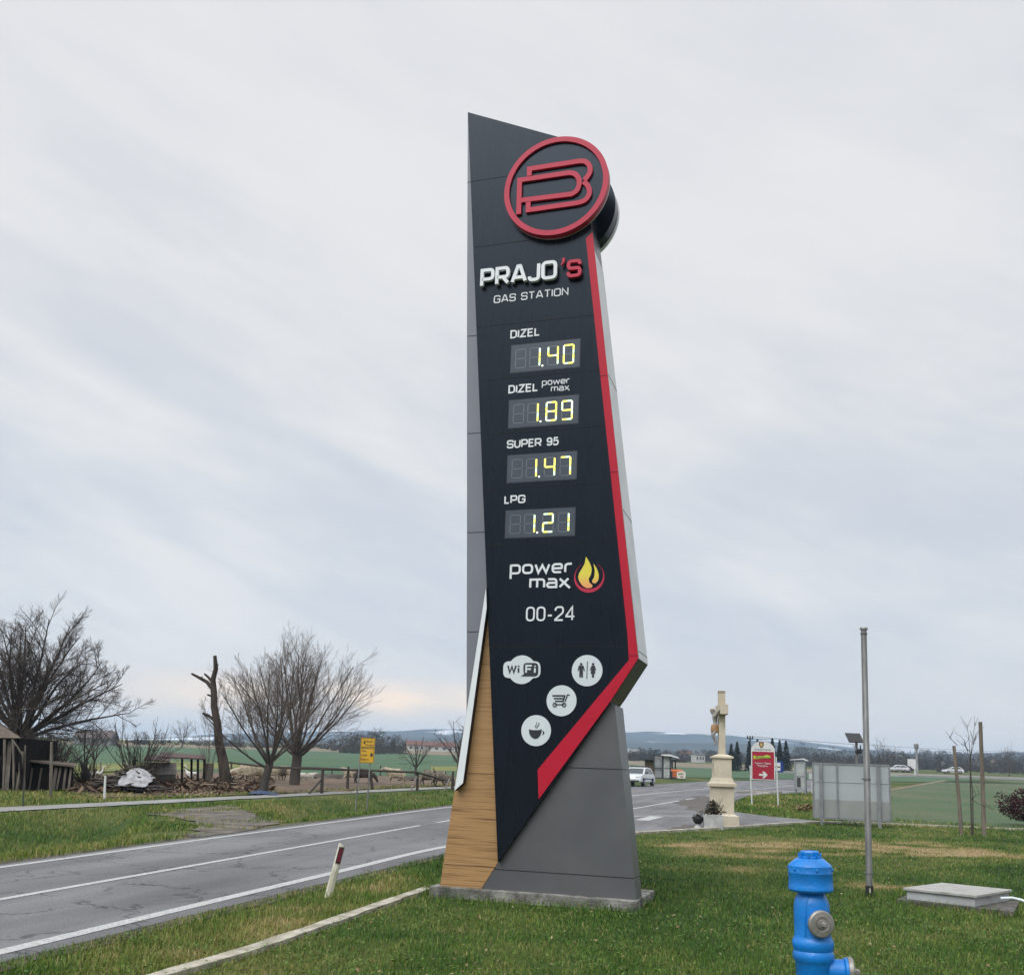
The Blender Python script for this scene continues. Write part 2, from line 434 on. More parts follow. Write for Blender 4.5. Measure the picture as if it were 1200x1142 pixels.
def text_mesh(txt, w, h, y0, y1, x, z, mat, name, parent, bold=0., slant=0.):
    """raised lettering in the x-z plane fitted to width w and capital height h, lower left at x, z"""
    cu = D.curves.new('lettering', 'FONT'); cu.body = txt; cu.size = 1; cu.offset = bold; cu.resolution_u = 3; cu.shear = slant
    ob = D.objects.new('lettering', cu); COL.objects.link(ob)
    bpy.context.view_layer.update()
    me = D.meshes.new_from_object(ob.evaluated_get(bpy.context.evaluated_depsgraph_get()))
    D.objects.remove(ob); D.curves.remove(cu)
    co = np.zeros(len(me.vertices) * 3, np.float32); me.vertices.foreach_get('co', co); co = co.reshape(-1, 3)
    cap = .73 if any(c.isupper() or c.isdigit() for c in txt) else .55
    sx = w / (co[:, 0].max() - co[:, 0].min()); sz = h / cap
    x0 = co[:, 0].min()
    new = np.stack([x + (co[:, 0] - x0) * sx, np.full(len(co), y0), z + co[:, 1] * sz], 1)
    bm = bmesh.new(); bm.from_mesh(me)
    bm.verts.ensure_lookup_table()
    for v, c in zip(bm.verts, new): v.co = c
    if abs(y1 - y0) > 1e-6:
        r = bmesh.ops.extrude_face_region(bm, geom=bm.faces[:])
        for g in r['geom']:
            if isinstance(g, bmesh.types.BMVert): g.co.y = y1
    bmesh.ops.recalc_face_normals(bm, faces=bm.faces); bm.to_mesh(me); bm.free()
    me.materials.clear(); me.materials.append(mat); me.name = name
    o = D.objects.new(name, me); COL.objects.link(o); o.parent = parent
    return o
def copy_tree(o, parent=None):
    c = o.copy(); COL.objects.link(c)
    if parent is not None: c.parent = parent
    for ch in list(o.children): copy_tree(ch, c)
    return c
def sheet(name, pts, dz, mat, kind='structure', fill=None):
    """a flat sheet on the plane ground from picture points or world points"""
    P = [p if isinstance(p, Vector) else at(*p) for p in pts]
    P = [Vector((p.x, p.y, .008 * p.x + .02 * p.y + dz)) for p in P]
    b = MB(); tri = tessellate_polygon([P]); b.add(P, [tuple(t) for t in tri])
    o = b.build(name, mat); o['kind'] = kind
    return o
def strip_pts(pts, w, n=12, offs=0.):
    """world ribbon polygon of width w along a smooth line of picture points"""
    P = [p if isinstance(p, Vector) else at(*p) for p in pts]
    Q = []
    for i in range(len(P) - 1):
        p0, p1, p2, p3 = P[max(i - 1, 0)], P[i], P[i + 1], P[min(i + 2, len(P) - 1)]
        for k in range(n):
            t = k / n
            Q.append(.5 * ((2 * p1) + (p2 - p0) * t + (2 * p0 - 5 * p1 + 4 * p2 - p3) * t * t + (3 * p1 - p0 - 3 * p2 + p3) * t ** 3))
    Q.append(P[-1]); Lf = []; Rt = []
    for i, q in enumerate(Q):
        d = Q[min(i + 1, len(Q) - 1)] - Q[max(i - 1, 0)]; nrm = Vector((-d.y, d.x, 0)).normalized()
        Lf.append(q + nrm * (w / 2 + offs)); Rt.append(q - nrm * (w / 2 - offs))
    return Q, Lf, Rt
def rough(pts, step=.35, amp=.09, seed=1):
    """an outline of ground points broken up so that its edge wanders"""
    P = [p if isinstance(p, Vector) else at(*p) for p in pts]; out = []; rg = random.Random(seed)
    for i, p in enumerate(P):
        q = P[(i + 1) % len(P)]; n = max(1, int((q - p).length / step))
        for k in range(n):
            v = p.lerp(q, k / n); a = amp * (1 if k else .3); out.append(Vector((v.x + rg.gauss(0, a), v.y + rg.gauss(0, a), v.z)))
    return out
def ribbon(name, pts, w, dz, mat, h=0., kind='structure', parts=None, mb=None, jit=0.):
    Q, Lf, Rt = strip_pts(pts, w)
    if jit:
        for k, (l, r) in enumerate(zip(Lf, Rt)):
            for v, s_ in ((l, 1.7), (r, 4.1)): v.x += jit * mnoise.noise(Vector((v.x * 2.2, v.y * 2.2, s_)))
    b = mb or MB(); n = len(Q); vs = []
    for l, r in zip(Lf, Rt):
        for p in (l, r): vs.append((p.x, p.y, .008 * p.x + .02 * p.y + dz))
    fs = [(2 * i, 2 * i + 1, 2 * i + 3, 2 * i + 2) for i in range(n - 1)]
    if h > 0:
        k = len(vs); vs += [(x, y, z - h) for x, y, z in vs]
        for i in range(n - 1):
            fs += [(2 * i, 2 * i + 2, k + 2 * i + 2, k + 2 * i), (2 * i + 1, k + 2 * i + 1, k + 2 * i + 3, 2 * i + 3)]
        fs += [(0, k, k + 1, 1), (2 * n - 2, 2 * n - 1, k + 2 * n - 1, k + 2 * n - 2)]
    b.add(vs, fs)
    if mb: return None
    o = b.build(name, mat)
    if kind: o['kind'] = kind
    return o
# ------------------------------------------------------------------ ground, fields, roads
_rs = np.random.RandomState(3); _lat = _rs.rand(512, 512)
def vnoise(x, y):
    xi = np.floor(x).astype(int); yi = np.floor(y).astype(int); fx = x - xi; fy = y - yi
    fx = fx * fx * (3 - 2 * fx); fy = fy * fy * (3 - 2 * fy)
    g = lambda i, j: _lat[i % 512, j % 512]
    return (g(xi, yi) * (1 - fx) + g(xi + 1, yi) * fx) * (1 - fy) + (g(xi, yi + 1) * (1 - fx) + g(xi + 1, yi + 1) * fx) * fy
def fbm(x, y, o=4):
    s = 0; a = .5; t = 0
    for k in range(o): s = s + a * vnoise(x * 2 ** k + 17 * k, y * 2 ** k + 31 * k); t += a; a *= .5
    return s / t
DRY = [(990, 993, 3.0, 1.9, .85), (905, 990, 1.3, 1.4, .55), (1080, 990, 1.6, 1.5, .6), (1165, 1002, 1.3, .8, .6), (835, 1016, 1.0, .7, .55),
       (885, 1003, 1.2, .5, .5), (1010, 1036, .55, .5, .6), (1060, 1040, .5, .3, .4), (975, 1128, .35, .3, .4), (790, 990, .7, 1.6, .35),
       (450, 1030, .6, 2.2, .38), (330, 1085, .5, 1.2, .30), (540, 1090, .25, .15, .4), (120, 1120, .6, .8, .3), (1150, 1100, .8, .3, .3)]
DRYW = [(at(px, py), sx, sy, a) for px, py, sx, sy, a in DRY]
def turf_tone(x, y):
    """0 lush ... 1 straw"""
    x = np.asarray(x, float); y = np.asarray(y, float)
    n = fbm(x * .55, y * .4, 4); n2 = fbm(x * 3.1 + 5, y * 2.2, 3)
    t = .30 + .62 * (n - .5) + .36 * (n2 - .5)
    for p, sx, sy, a in DRYW:
        w = np.exp(-(((x - p.x) / sx) ** 2 + ((y - p.y) / sy) ** 2))
        t = t + a * w * np.clip(3.0 * (fbm(x * 1.5 + 9, y * 2.4, 4) - .27), 0, 1.3)
    far = sstep(22, 60, y)
    t = t + .10 * far + .16 * far * (n - .4)
    left = 1 - sstep(-.24, -.05, x / np.maximum(y, 1))
    t = t + .16 * left
    return np.clip(t, 0.02, 1)
def grid_axis(near, step, far, growth):
    a = list(np.arange(near[0], near[1] + 1e-6, step)); s = step
    while a[-1] < far[1]: s *= growth; a.append(a[-1] + s)
    s = step
    while a[0] > far[0]: s *= growth; a.insert(0, a[0] - s)
    return np.array(a)
GX = grid_axis((-22, 26), .5, (-3000, 3000), 1.25); GY = grid_axis((4, 60), .5, (-30, 3600), 1.2)
_X, _Y = np.meshgrid(GX, GY); _Z = gz(_X, _Y) - .012
_V = np.stack([_X.ravel(), _Y.ravel(), _Z.ravel()], 1); nx = len(GX); ny = len(GY)
_i = np.arange(nx * ny).reshape(ny, nx)
_Fc = np.stack([_i[:-1, :-1].ravel(), _i[:-1, 1:].ravel(), _i[1:, 1:].ravel(), _i[1:, :-1].ravel()], 1)
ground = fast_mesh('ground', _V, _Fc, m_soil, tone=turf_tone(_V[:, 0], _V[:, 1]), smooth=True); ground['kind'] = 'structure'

def zone(name, pts, dz, mat, cell=6., kind='structure'):
    P = [p if isinstance(p, (Vector, tuple)) and not (isinstance(p, tuple) and p[1] > 400 and p[0] > -200 and isinstance(p[0], int)) else at(*p) for p in pts]
    P = [Vector((p[0], p[1], 0)) for p in P]
    bm = bmesh.new(); vs = [bm.verts.new(p) for p in P]
    for t in tessellate_polygon([P]): bm.faces.new([vs[i] for i in t])
    x0, x1 = min(p.x for p in P), max(p.x for p in P); y0, y1 = min(p.y for p in P), max(p.y for p in P)
    def cut(axis, lo, hi):
        n = min(int((hi - lo) / cell), 40)
        for k in range(1, n + 1):
            c = lo + (hi - lo) * k / (n + 1)
            co = (c, 0, 0) if axis == 0 else (0, c, 0); no = (1, 0, 0) if axis == 0 else (0, 1, 0)
            bmesh.ops.bisect_plane(bm, geom=bm.verts[:] + bm.edges[:] + bm.faces[:], plane_co=co, plane_no=no)
    cut(0, x0, x1); cut(1, y0, y1)
    for v in bm.verts: v.co.z = float(gz(v.co.x, v.co.y)) + dz
    bmesh.ops.recalc_face_normals(bm, faces=bm.faces)
    me = D.meshes.new(name); bm.to_mesh(me); bm.free(); me.materials.append(mat)
    if me.polygons and me.polygons[0].normal.z < 0: me.flip_normals()
    o = D.objects.new(name, me); COL.objects.link(o); o['kind'] = kind
    return o
V2 = lambda x, y: Vector((x, y, 0))
zone('green_field', [V2(-320, 70), V2(-14, 72), V2(-3, 78), V2(4, 88), V2(14, 101), V2(32, 114), V2(70, 128), V2(86, 195), V2(60, 240), V2(20, 330), V2(-320, 330)], .03, m_field_l, 14)
zone('straw_field', [V2(-320, 332), V2(20, 332), V2(62, 242), V2(92, 196), V2(150, 235), V2(60, 430), V2(-320, 430)], .034, m_straw, 16)
zone('sprouting_field', [at(965, 955), at(1000, 964.5), at(1200, 970.5), at(1330, 975), V2(120, 120), V2(150, 205), at(1200, 914.2), at(1110, 914.6), at(1046, 926), at(985, 943)], .03, m_field_r, 5)
zone('dirt_track', [at(1020, 931), at(1046, 926.4), at(1110, 914.9), at(1106, 914), at(1046, 924), at(1018, 928.6)], .045, m_straw, 8)
zone('farm_yard', [at(88, 929), at(100, 909), at(200, 902), at(330, 901), at(445, 903), at(560, 906), at(560, 918.5), at(450, 923.5), at(340, 929), at(250, 932.5), at(180, 934), at(110, 934)], .02, m_dirt, 4)
zone('yellow_meadow', [at(505, 904), at(560, 905), at(560, 900), at(505, 899.5)], .05, m_yellowg, 5)
zone('orchard_meadow', [at(60, 909), at(130, 904), at(260, 901), at(300, 897), at(200, 893), at(60, 897)], .05, m_yellowg, 5)

ASPH = [(-90, 1150), (0, 1128), (200, 1078), (400, 1030), (517, 1001), (620, 987), (690, 980.5), (746, 976), (850, 970), (960, 963.3), (992, 965), (960, 961.5), (905, 956.5), (858, 950.5), (856, 941), (876, 932), (930, 929), (985, 925),
        (1040, 918), (1040, 912.3), (932, 911.3), (832, 915), (763, 918.8), (742, 921.5), (640, 932), (530, 943.5), (300, 972.5), (0, 1013), (-90, 1026)]
sheet('road', ASPH, .004, m_asphalt)
m_edge = pm('road_edge_soil', (.10, .088, .07), (.05, .045, .035), 2.5, .95, bump=.7, bscale=25, detail=9)
ribbon('road_shoulder', [(-90, 1154), (0, 1130), (200, 1080), (400, 1032), (517, 1002.5), (620, 988)], .34, .0, m_edge, jit=.12)
ribbon('road_shoulder', [(-90, 1024), (0, 1012), (300, 971.5), (530, 943), (600, 936)], .40, .0, m_edge, jit=.14)
# painted markings
mk = MB()
def line(pts, w): ribbon('', pts, w, .009, None, mb=mk)
line([(-90, 1138), (0, 1116), (200, 1068), (400, 1020.5), (517, 993), (620, 978), (690, 971)], .17)
line([(-90, 1070), (0, 1054), (250, 1010), (492, 967.2)], .12)
line([(512, 963.8), (545, 958)], .12); line([(580, 952), (612, 947)], .12); line([(650, 942.5), (690, 938.5)], .12)
line([(-90, 1027), (0, 1016.3), (300, 975.3), (530, 945.2), (640, 934), (742, 927)], .13)
line([(735, 933), (760, 930), (800, 926.3), (832, 923.3), (856, 921.3)], .16)
line([(738, 948), (770, 942.5), (800, 937.3), (832, 932)], .14)
line([(735, 956.3), (770, 955.7), (812, 955.9)], .18); line([(752, 961), (770, 956.5)], .42)
line([(860, 931.5), (900, 928.7), (940, 926)], .13); line([(870, 926.5), (930, 920)], .13)
mko = mk.build('road_markings', m_line); mko['kind'] = 'structure'
m_patch = pm('dirt_over_asphalt', (.115, .10, .085), (.065, .06, .056), 1.2, .9, detail=9)
sheet('dirt_patch', rough([(790, 939.5), (812, 935.5), (834, 931.5), (857, 933), (858, 943), (842, 952), (820, 952), (803, 946)], .5, .22, 2), .012, m_patch)
sheet('dirt_patch', rough([(788, 970.5), (800, 966.5), (822, 966), (832, 969.5), (812, 972.2), (792, 973)], .3, .08, 3), .012, m_patch)
for nm, pts in (('kerb', [(640, 987), (690, 981), (746, 976.8), (850, 970.5), (960, 963.9), (1080, 967.6), (1200, 972.2), (1320, 977)]),
                ('kerb', [(130, 1163), (200, 1142), (300, 1112), (420, 1070.5), (500, 1042.5)])):
    ribbon(nm, pts, .17 if pts[0][0] > 400 else .15, .05 if pts[0][0] > 400 else .035, m_kerb, h=.2, jit=.03)
ribbon('kerb', [(860, 928.6), (880, 928.2), (900, 929.4), (914, 929)], .3, .10, m_kerb, h=.2)
ribbon('footpath', [(-60, 951.5), (0, 948.3), (150, 941), (300, 933.4), (420, 927.5), (530, 922.3), (600, 919)], 1.25, .012, m_pathc, jit=.16)
DRIVE = [(170, 953), (222, 947), (262, 943.5), (280, 945), (300, 955), (336, 962), (300, 971.5), (222, 982.5), (215, 978), (234, 970), (228, 962)]
zone('gravel_driveway', rough(DRIVE, .4, .13, 4), .010, m_gravel, 1.0)
ribbon('far_road', [(900, 905.2), (1000, 907.5), (1045, 909.3), (1120, 911.2), (1200, 913.5), (1340, 918)], 4.0, .40, pm('pale_wet_road', (.36, .36, .365), (.30, .30, .30), .3, .5), h=.6)

# ------------------------------------------------------------------ grass (nobody could count it)
def inpoly(x, y, poly):
    r = np.zeros(len(x), bool); n = len(poly); j = n - 1
    for i in range(n):
        xi, yi = poly[i][0], poly[i][1]; xj, yj = poly[j][0], poly[j][1]
        c = ((yi > y) != (yj > y)) & (x < (xj - xi) * (y - yi) / ((yj - yi) or 1e-9) + xi); r ^= c; j = i
    return r
W2 = lambda pts: [(p.x, p.y) for p in (at(*q) if not isinstance(q, Vector) else q for q in pts)]
def rib2(pts, w):
    _, Lf, Rt = strip_pts(pts, w); return [(p.x, p.y) for p in Lf] + [(p.x, p.y) for p in reversed(Rt)]
NOGRASS = [W2(ASPH), rib2([(130, 1163), (200, 1142), (300, 1112), (420, 1070.5), (500, 1042.5)], .10),
           rib2([(640, 987), (690, 981), (746, 976.8), (850, 970.5), (960, 963.9), (1080, 967.6), (1200, 972.2), (1320, 977)], .17),
           rib2([(-60, 951.5), (0, 948.3), (150, 941), (300, 933.4), (420, 927.5), (530, 922.3), (600, 919)], .95),
           [(p.x, p.y) for p in rough(DRIVE, .3, .85, 5)]]
_g = np.random.RandomState(11)
def blades(name, region, n, y0, y1, h, w0, extra_no=(), tone_shift=0., px=(-120, 1320), tall=None):
    br = (_g.uniform(px[0], px[1], n) - CX) / FPX; y = np.exp(_g.uniform(math.log(y0), math.log(y1), n)); x = br * y + _g.normal(0, .02, n)
    k = inpoly(x, y, region)
    for q in list(NOGRASS) + list(extra_no): k &= ~inpoly(x, y, q)
    x, y = x[k], y[k]; n = len(x)
    t = turf_tone(x, y) + tone_shift
    if tall is not None: hh = h * tall(x, y)
    else: hh = np.full(n, h)
    hh = hh * _g.uniform(.45, 1.25, n) * (1 - .35 * np.clip(t, 0, 1)) * (.6 + .9 * fbm(x * 1.7, y * 1.7, 3))
    z = gz(x, y) - .01
    w = w0 * np.maximum(1, y / 9) ** .9 * _g.uniform(.6, 1.4, n)
    an = _g.uniform(0, 2 * np.pi, n); la = _g.uniform(0, 2 * np.pi, n); ll = hh * _g.uniform(.15, .95, n)
    dx, dy = np.cos(an) * w / 2, np.sin(an) * w / 2; lx, ly = np.cos(la) * ll, np.sin(la) * ll
    V = np.empty((n, 5, 3))
    V[:, 0] = np.stack([x - dx, y - dy, z], 1); V[:, 1] = np.stack([x + dx, y + dy, z], 1)
    V[:, 2] = np.stack([x + dx * .75 + lx * .35, y + dy * .75 + ly * .35, z + hh * .6], 1); V[:, 3] = np.stack([x - dx * .75 + lx * .35, y - dy * .75 + ly * .35, z + hh * .6], 1)
    V[:, 4] = np.stack([x + lx, y + ly, z + hh * _g.uniform(.75, 1.0, n)], 1)
    b = np.arange(n)[:, None] * 5
    T = np.concatenate([b + [0, 1, 2], b + [0, 2, 3], b + [3, 2, 4]], 0)
    tone = np.clip(t + _g.normal(0, .15, n), 0, 1)
    tone = np.where(_g.rand(n) < .05, np.clip(tone + .4, 0, 1), tone)
    o = fast_mesh(name, V.reshape(-1, 3), T, m_blade, tone=np.repeat(tone, 5)); o['kind'] = 'stuff'
    return o
# ------------------------------------------------------------------ price pylon
YAW = math.radians(17.5)
_pu = Vector((math.cos(YAW), -math.sin(YAW), 0)); _pv = Vector((math.sin(YAW), math.cos(YAW), 0))
_pc = at(741, 1067)
PB = _pc + _pv * .10
def S(px, py, off=0.):
    """pylon-local (x, z) of a picture point on the plane off metres in front of the gray body"""
    d = Vector(ray(px, py)); o = Vector(_C) - PB; dn = d.dot(_pv); on = o.dot(_pv)
    t = (-off - on) / dn; p = o + d * t
    return (p.dot(_pu), p.z)
def SL(pts, off=0.): return [S(px, py, off) for px, py in pts]
m_char = pm('charcoal_panel', (.0075, .0096, .0138), (.009, .0115, .0165), 1.2, .28, spec=.22, rvar=.022)
m_grey = pm('grey_composite', (.105, .108, .112), (.088, .091, .096), 1.5, .40, spec=.5, rvar=.03)
m_wing = pm('wing_composite', (.20, .208, .235), (.185, .192, .22), 1.5, .35, spec=.5)
m_silver = pm('silver_cladding', (.70, .71, .72), (.60, .61, .62), 2, .42, metal=.15)
m_under = pm('underside_panel', (.070, .075, .068), (.055, .06, .055), 2, .5)
m_red = pm('red_panel', (.47, .013, .036), (.44, .012, .032), 1.5, .42, spec=.22)
m_redl = pm('red_acrylic', (.50, .032, .070), (.47, .030, .065), 3, .42, spec=.25)
m_white = pm('white_panel', (.74, .78, .80), (.70, .74, .765), 3, .4)
m_letter = pm('white_lettering', (.72, .75, .78), (.68, .71, .74), 3, .45)
m_disc = pm('dark_disc', (.007, .010, .016), (.0085, .012, .019), 2, .24, spec=.24)
m_seam = pm('panel_seam', (.008, .009, .011), (.010, .011, .013), 5, .8)
for m_, t_ in ((m_char, (.68, .82, 1, 1)), (m_disc, (.68, .82, 1, 1)), (m_wing, (.85, .9, 1, 1))): m_.node_tree.nodes['Principled BSDF'].inputs['Specular Tint'].default_value = t_
def wood_mat():
    m = D.materials.new('wood_cladding'); nt, N, L, b = nodes(m)
    tc = N.new('ShaderNodeTexCoord'); 
    def nz(sc, det, st, dist=0):
        mp = N.new('ShaderNodeMapping'); mp.inputs['Scale'].default_value = st; L.new(tc.outputs['Object'], mp.inputs[0])
        n = N.new('ShaderNodeTexNoise'); n.inputs['Scale'].default_value = sc; n.inputs['Detail'].default_value = det; n.inputs['Distortion'].default_value = dist
        L.new(mp.outputs[0], n.inputs['Vector']); return n.outputs[0]
    a = nz(3.0, 6, (.22, .22, 13), .5); f = nz(9, 5, (.16, .16, 9), .15)
    cr = N.new('ShaderNodeValToRGB'); e = cr.color_ramp.elements
    for _ in range(2): e.new(.5)
    for i, (p, c) in enumerate([(.36, (.135, .070, .026)), (.47, (.32, .182, .074)), (.56, (.41, .245, .106)), (.68, (.25, .135, .054))]):
        e[i].position = p; e[i].color = c + (1,)
    ad = N.new('ShaderNodeMath'); ad.operation = 'MULTIPLY_ADD'; L.new(f, ad.inputs[0]); ad.inputs[1].default_value = .62
    m2 = N.new('ShaderNodeMath'); m2.operation = 'MULTIPLY'; L.new(a, m2.inputs[0]); m2.inputs[1].default_value = .42
    L.new(m2.outputs[0], ad.inputs[2]); L.new(ad.outputs[0], cr.inputs[0]); L.new(cr.outputs[0], b.inputs['Base Color'])
    b.inputs['Roughness'].default_value = .42
    return m
m_wood = wood_mat()
pyl = thing('price_pylon', 'tall dark price pylon with red stripe and wood cladding on a concrete plinth', 'pylon sign', PB, -YAW)
# plinth: a thing of its own, cast in the lawn
pl = MB(); c0 = S(503, 1040, .10); c1 = S(746.7, 1052.5, .10)
x0, x1, zt = c0[0], c1[0], .5 * (c0[1] + c1[1])
pl.box(((x0 + x1) / 2, .55, zt / 2 - .1), (x1 - x0, 1.30, zt + .2))
plinth = pl.build('concrete_plinth', m_concrete, bevel=.012)
plinth.location = PB; plinth.rotation_euler = (0, 0, -YAW)
tagp(plinth, 'low weathered concrete plinth under the price pylon, set in the lawn', 'plinth')
def PW(x, y): return PB + _pu * x + _pv * y
PLINTH_POLY = [PW(x0 - .01, -.11), PW(x1 + .01, -.11), PW(x1 + .01, 1.21), PW(x0 - .01, 1.21)]
ZT = zt
# base block (grey) and wood skin
def back_t(px_f, py_f, off, qa, qb):
    """depth at which a point going straight back from the front edge reaches the picture line qa-qb"""
    x, z = S(px_f, py_f, off)
    best = None
    for k in range(5, 260):
        t = k * .01; P = PB + _pu * x + _pv * t + Vector((0, 0, z)); q = np.array(P) - _C
        u = CX + FPX * (q @ _R) / (q @ _F); v = CY - FPX * (q @ _U) / (q @ _F)
        s = (qb[0] - qa[0]) * (v - qa[1]) - (qb[1] - qa[1]) * (u - qa[0])
        if best is not None and (s > 0) != (best > 0): return t
        best = s
    return 1.0
front = SL([(515.5, 1036), (746, 1051.5), (720.5, 826), (700, 815), (577, 760), (553, 800)])
front[0] = (front[0][0], ZT); front[1] = (front[1][0], ZT)
tb = min(1.05, back_t(746, 1049, 0, (730, 830), (752, 1045))); tt = min(1.1, back_t(721, 832, 0, (730, 830), (752, 1045)))
dep = [tb, tb, tt, tt, tt, tb]
b = MB(); b.prism([(x, 0, z) for x, z in front], [(x, d, z) for (x, z), d in zip(front, dep)])
def seam(mb, za, xa, xb, y, h=.008, mi=1): mb.box(((xa + xb) / 2, y, za), (xb - xa, .004, h), mi=mi)
fx1 = lambda z: np.interp(z, [front[1][1], front[2][1]], [front[1][0], front[2][0]])
for py, pxl in ((1018, 583), (899, 668)):
    z = S(pxl, py)[1]; seam(b, z, S(pxl - 4, py)[0], float(fx1(z)), -.001)
    b.box((float(fx1(z)) + .001, tb / 2, z), (.004, tb - .02, .008), mi=1)
b.build('base_cladding', [m_grey, m_seam], pyl)
b = MB(); wf = SL([(515.8, 1036), (564, 1039), (583.6, 1010), (573.3, 742), (571, 700), (552, 800), (533, 922)], .006)
wf[0] = (wf[0][0], ZT + .001); wf[1] = (wf[1][0], ZT + .001)
b.prism([(x, -.006, z) for x, z in wf], [(x, .03, z) for x, z in wf])
for py, pa, pb_ in ((1012, 521, 581), (905, 537, 579), (778, 560, 575)):
    z = S(pa, py, .006)[1]; seam(b, z, S(pa, py, .006)[0], S(pb_, py, .006)[0], -.0075, .006)
b.build('wood_cladding', [m_wood, pm('wood_joint', (.11, .062, .026), (.09, .05, .02), 9, .7)], pyl)
# grey wing set back behind the panel's left edge
b = MB(); wg = SL([(548.2, 131.5), (620, 155), (640, 700), (620, 930), (550, 930), (546.6, 860), (547.2, 640), (547.2, 380)], -.22)
b.xz(wg, .22, .62)
for py in (214, 394, 508, 624, 740):
    z = S(548, py, -.22)[1]; seam(b, z, S(547.6, py, -.22)[0], S(600, py, -.22)[0], .219, .007)
b.build('rear_wing', [m_wing, m_seam], pyl)
# white fin
b = MB(); ff = SL([(569.6, 688), (570.3, 712), (542.5, 917), (532.5, 926)], .12); b.xz(ff, -.12, -.012)
b.m = [0, 0] + [1] * (len(b.f) - 2)  # fin edges coloured black to stand in for shadow
b.build('white_fin', [m_white, m_black], pyl)
# main dark block
OFF = .07
fo = [(548.2, 131.5), (682, 168), (748, 771), (718, 818), (583.3, 1010)]
pf = SL(fo, OFF); qa, qb = (706, 301), (758.6, 778)
te = back_t(698, 300, OFF, qa, qb); tk = back_t(747.5, 768, OFF, qa, qb)
te = min(te, 1.5); tk = min(tk, 1.3)
zt_, zk_ = S(698, 300, OFF)[1], pf[2][1]
dpt = lambda z: tk + (te - tk) * (z - zk_) / (zt_ - zk_)
dd = [.9, dpt(pf[1][1]) , tk, tk * .95, .5]
b = MB(); b.prism([(x, -OFF, z) for x, z in pf], [(x, d, z) for (x, z), d in zip(pf, dd)])
lx = lambda z: float(np.interp(-z, [-pf[0][1], -pf[4][1]], [pf[0][0], pf[4][0]]))
rx = lambda z: float(np.interp(z, [pf[2][1], pf[1][1]], [pf[2][0], pf[1][0]]))
for px, py in ((552, 213), (556, 290), (562.8, 383.3), (562, 446), (565, 509.5), (567, 573), (568.4, 639), (575, 758)):
    z = S(px, py, OFF)[1]; seam(b, z, lx(z) + .004, rx(z) - .004, -OFF - .001, .0055)
main = b.build('dark_panel', [m_char, m_seam], pyl)
# silver side cladding, red stripe, dark underside
b = MB(); zs = S(697, 292, OFF)[1]; pe = (rx(zs), zs); pk = pf[2]; e = .006
b.prism([(pe[0] + e, -OFF + .03, pe[1]), (pe[0] + e, dpt(pe[1]), pe[1]), (pk[0] + e, tk, pk[1]), (pk[0] + e, -OFF + .03, pk[1])],
        [(pe[0] - .02, -OFF + .03, pe[1]), (pe[0] - .02, dpt(pe[1]), pe[1]), (pk[0] - .02, tk, pk[1]), (pk[0] - .02, -OFF + .03, pk[1])])
for py in (437, 597, 762):
    z = S(715, py, OFF)[1]; b.box((rx(z) + e + .001, .5 * (dpt(z) - OFF + .03), z), (.004, dpt(z) + OFF - .04, .007), rot=Matrix.Rotation(0, 3, 'Y'), mi=1)
b.build('side_cladding', [m_silver, m_seam], pyl)
b = MB(); kx, kz = pf[2]; mx_, mz_ = pf[3]; nrm = Vector((kz - mz_, 0, -(kx - mx_))).normalized() * .004
uq = [Vector((kx, -OFF + .02, kz)), Vector((kx, tk - .01, kz)), Vector((mx_, tk * .95 - .01, mz_)), Vector((mx_, -OFF + .02, mz_))]
b.prism([p + nrm for p in uq], [p - nrm * 2 for p in uq]); b.build('underside', m_under, pyl)
b = MB(); rs = SL([(694.3, 272), (747.6, 768.5), (748, 771), (716.5, 819.5), (631.3, 936), (630, 901.5), (737, 773), (735.2, 742), (686.6, 279.5)], OFF + .01)
b.prism([(x, -OFF - .012, z) for x, z in rs], [(x, -OFF + .005, z) for x, z in rs])
for px, py in ((712, 440), (724, 553), (744, 768)):
    z = S(px, py, OFF)[1]; b.box((rx(z) - .055, -OFF - .0135, z), (.10, .003, .005), mi=1)
b.build('red_stripe', [m_red, m_seam], pyl)

# round logo boards, front and back
dO = .19
lc = S(650.9, 217.3, dO); r1 = (S(712.2, 217, dO)[0] - S(651.0, 217, dO)[0]) * 1.012
RD = r1
def disc_at(b, c, r, y0, y1, n=72, mi=None):
    pts = [(c[0] + r * math.cos(2 * math.pi * k / n), c[1] + r * math.sin(2 * math.pi * k / n)) for k in range(n)]
    b.xz(pts, y0, y1, mi)
def ring_at(b, c, ro, ri, y0, y1, n=96, mi=None):
    vs = []; fs = []
    for k in range(n):
        a = 2 * math.pi * k / n
        for r in (ro, ri):
            for y in (y0, y1): vs.append((c[0] + r * math.cos(a), y, c[1] + r * math.sin(a)))
    for k in range(n):
        A = 4 * k; B = 4 * ((k + 1) % n)
        fs += [(A, B, B + 2, A + 2), (A + 1, A + 3, B + 3, B + 1), (A, A + 1, B + 1, B), (A + 2, B + 2, B + 3, A + 3)]
    b.add(vs, fs, mi)
b = MB(); disc_at(b, lc, RD * .985, -dO + .035, -OFF - .001)
board = b.build('logo_board', m_disc, pyl, smooth=True)
b = MB(); ring_at(b, lc, RD, RD * .90, -dO, -dO + .10); ring_at(b, lc, RD * 1.001, RD * .93, -dO + .101, -OFF - .003, mi=1)
b.build('ring', [m_redl, m_silver], board, smooth=True)
def K(x, y): return S(580 + x / 7.1375, 140 + y / 7.1375, dO)
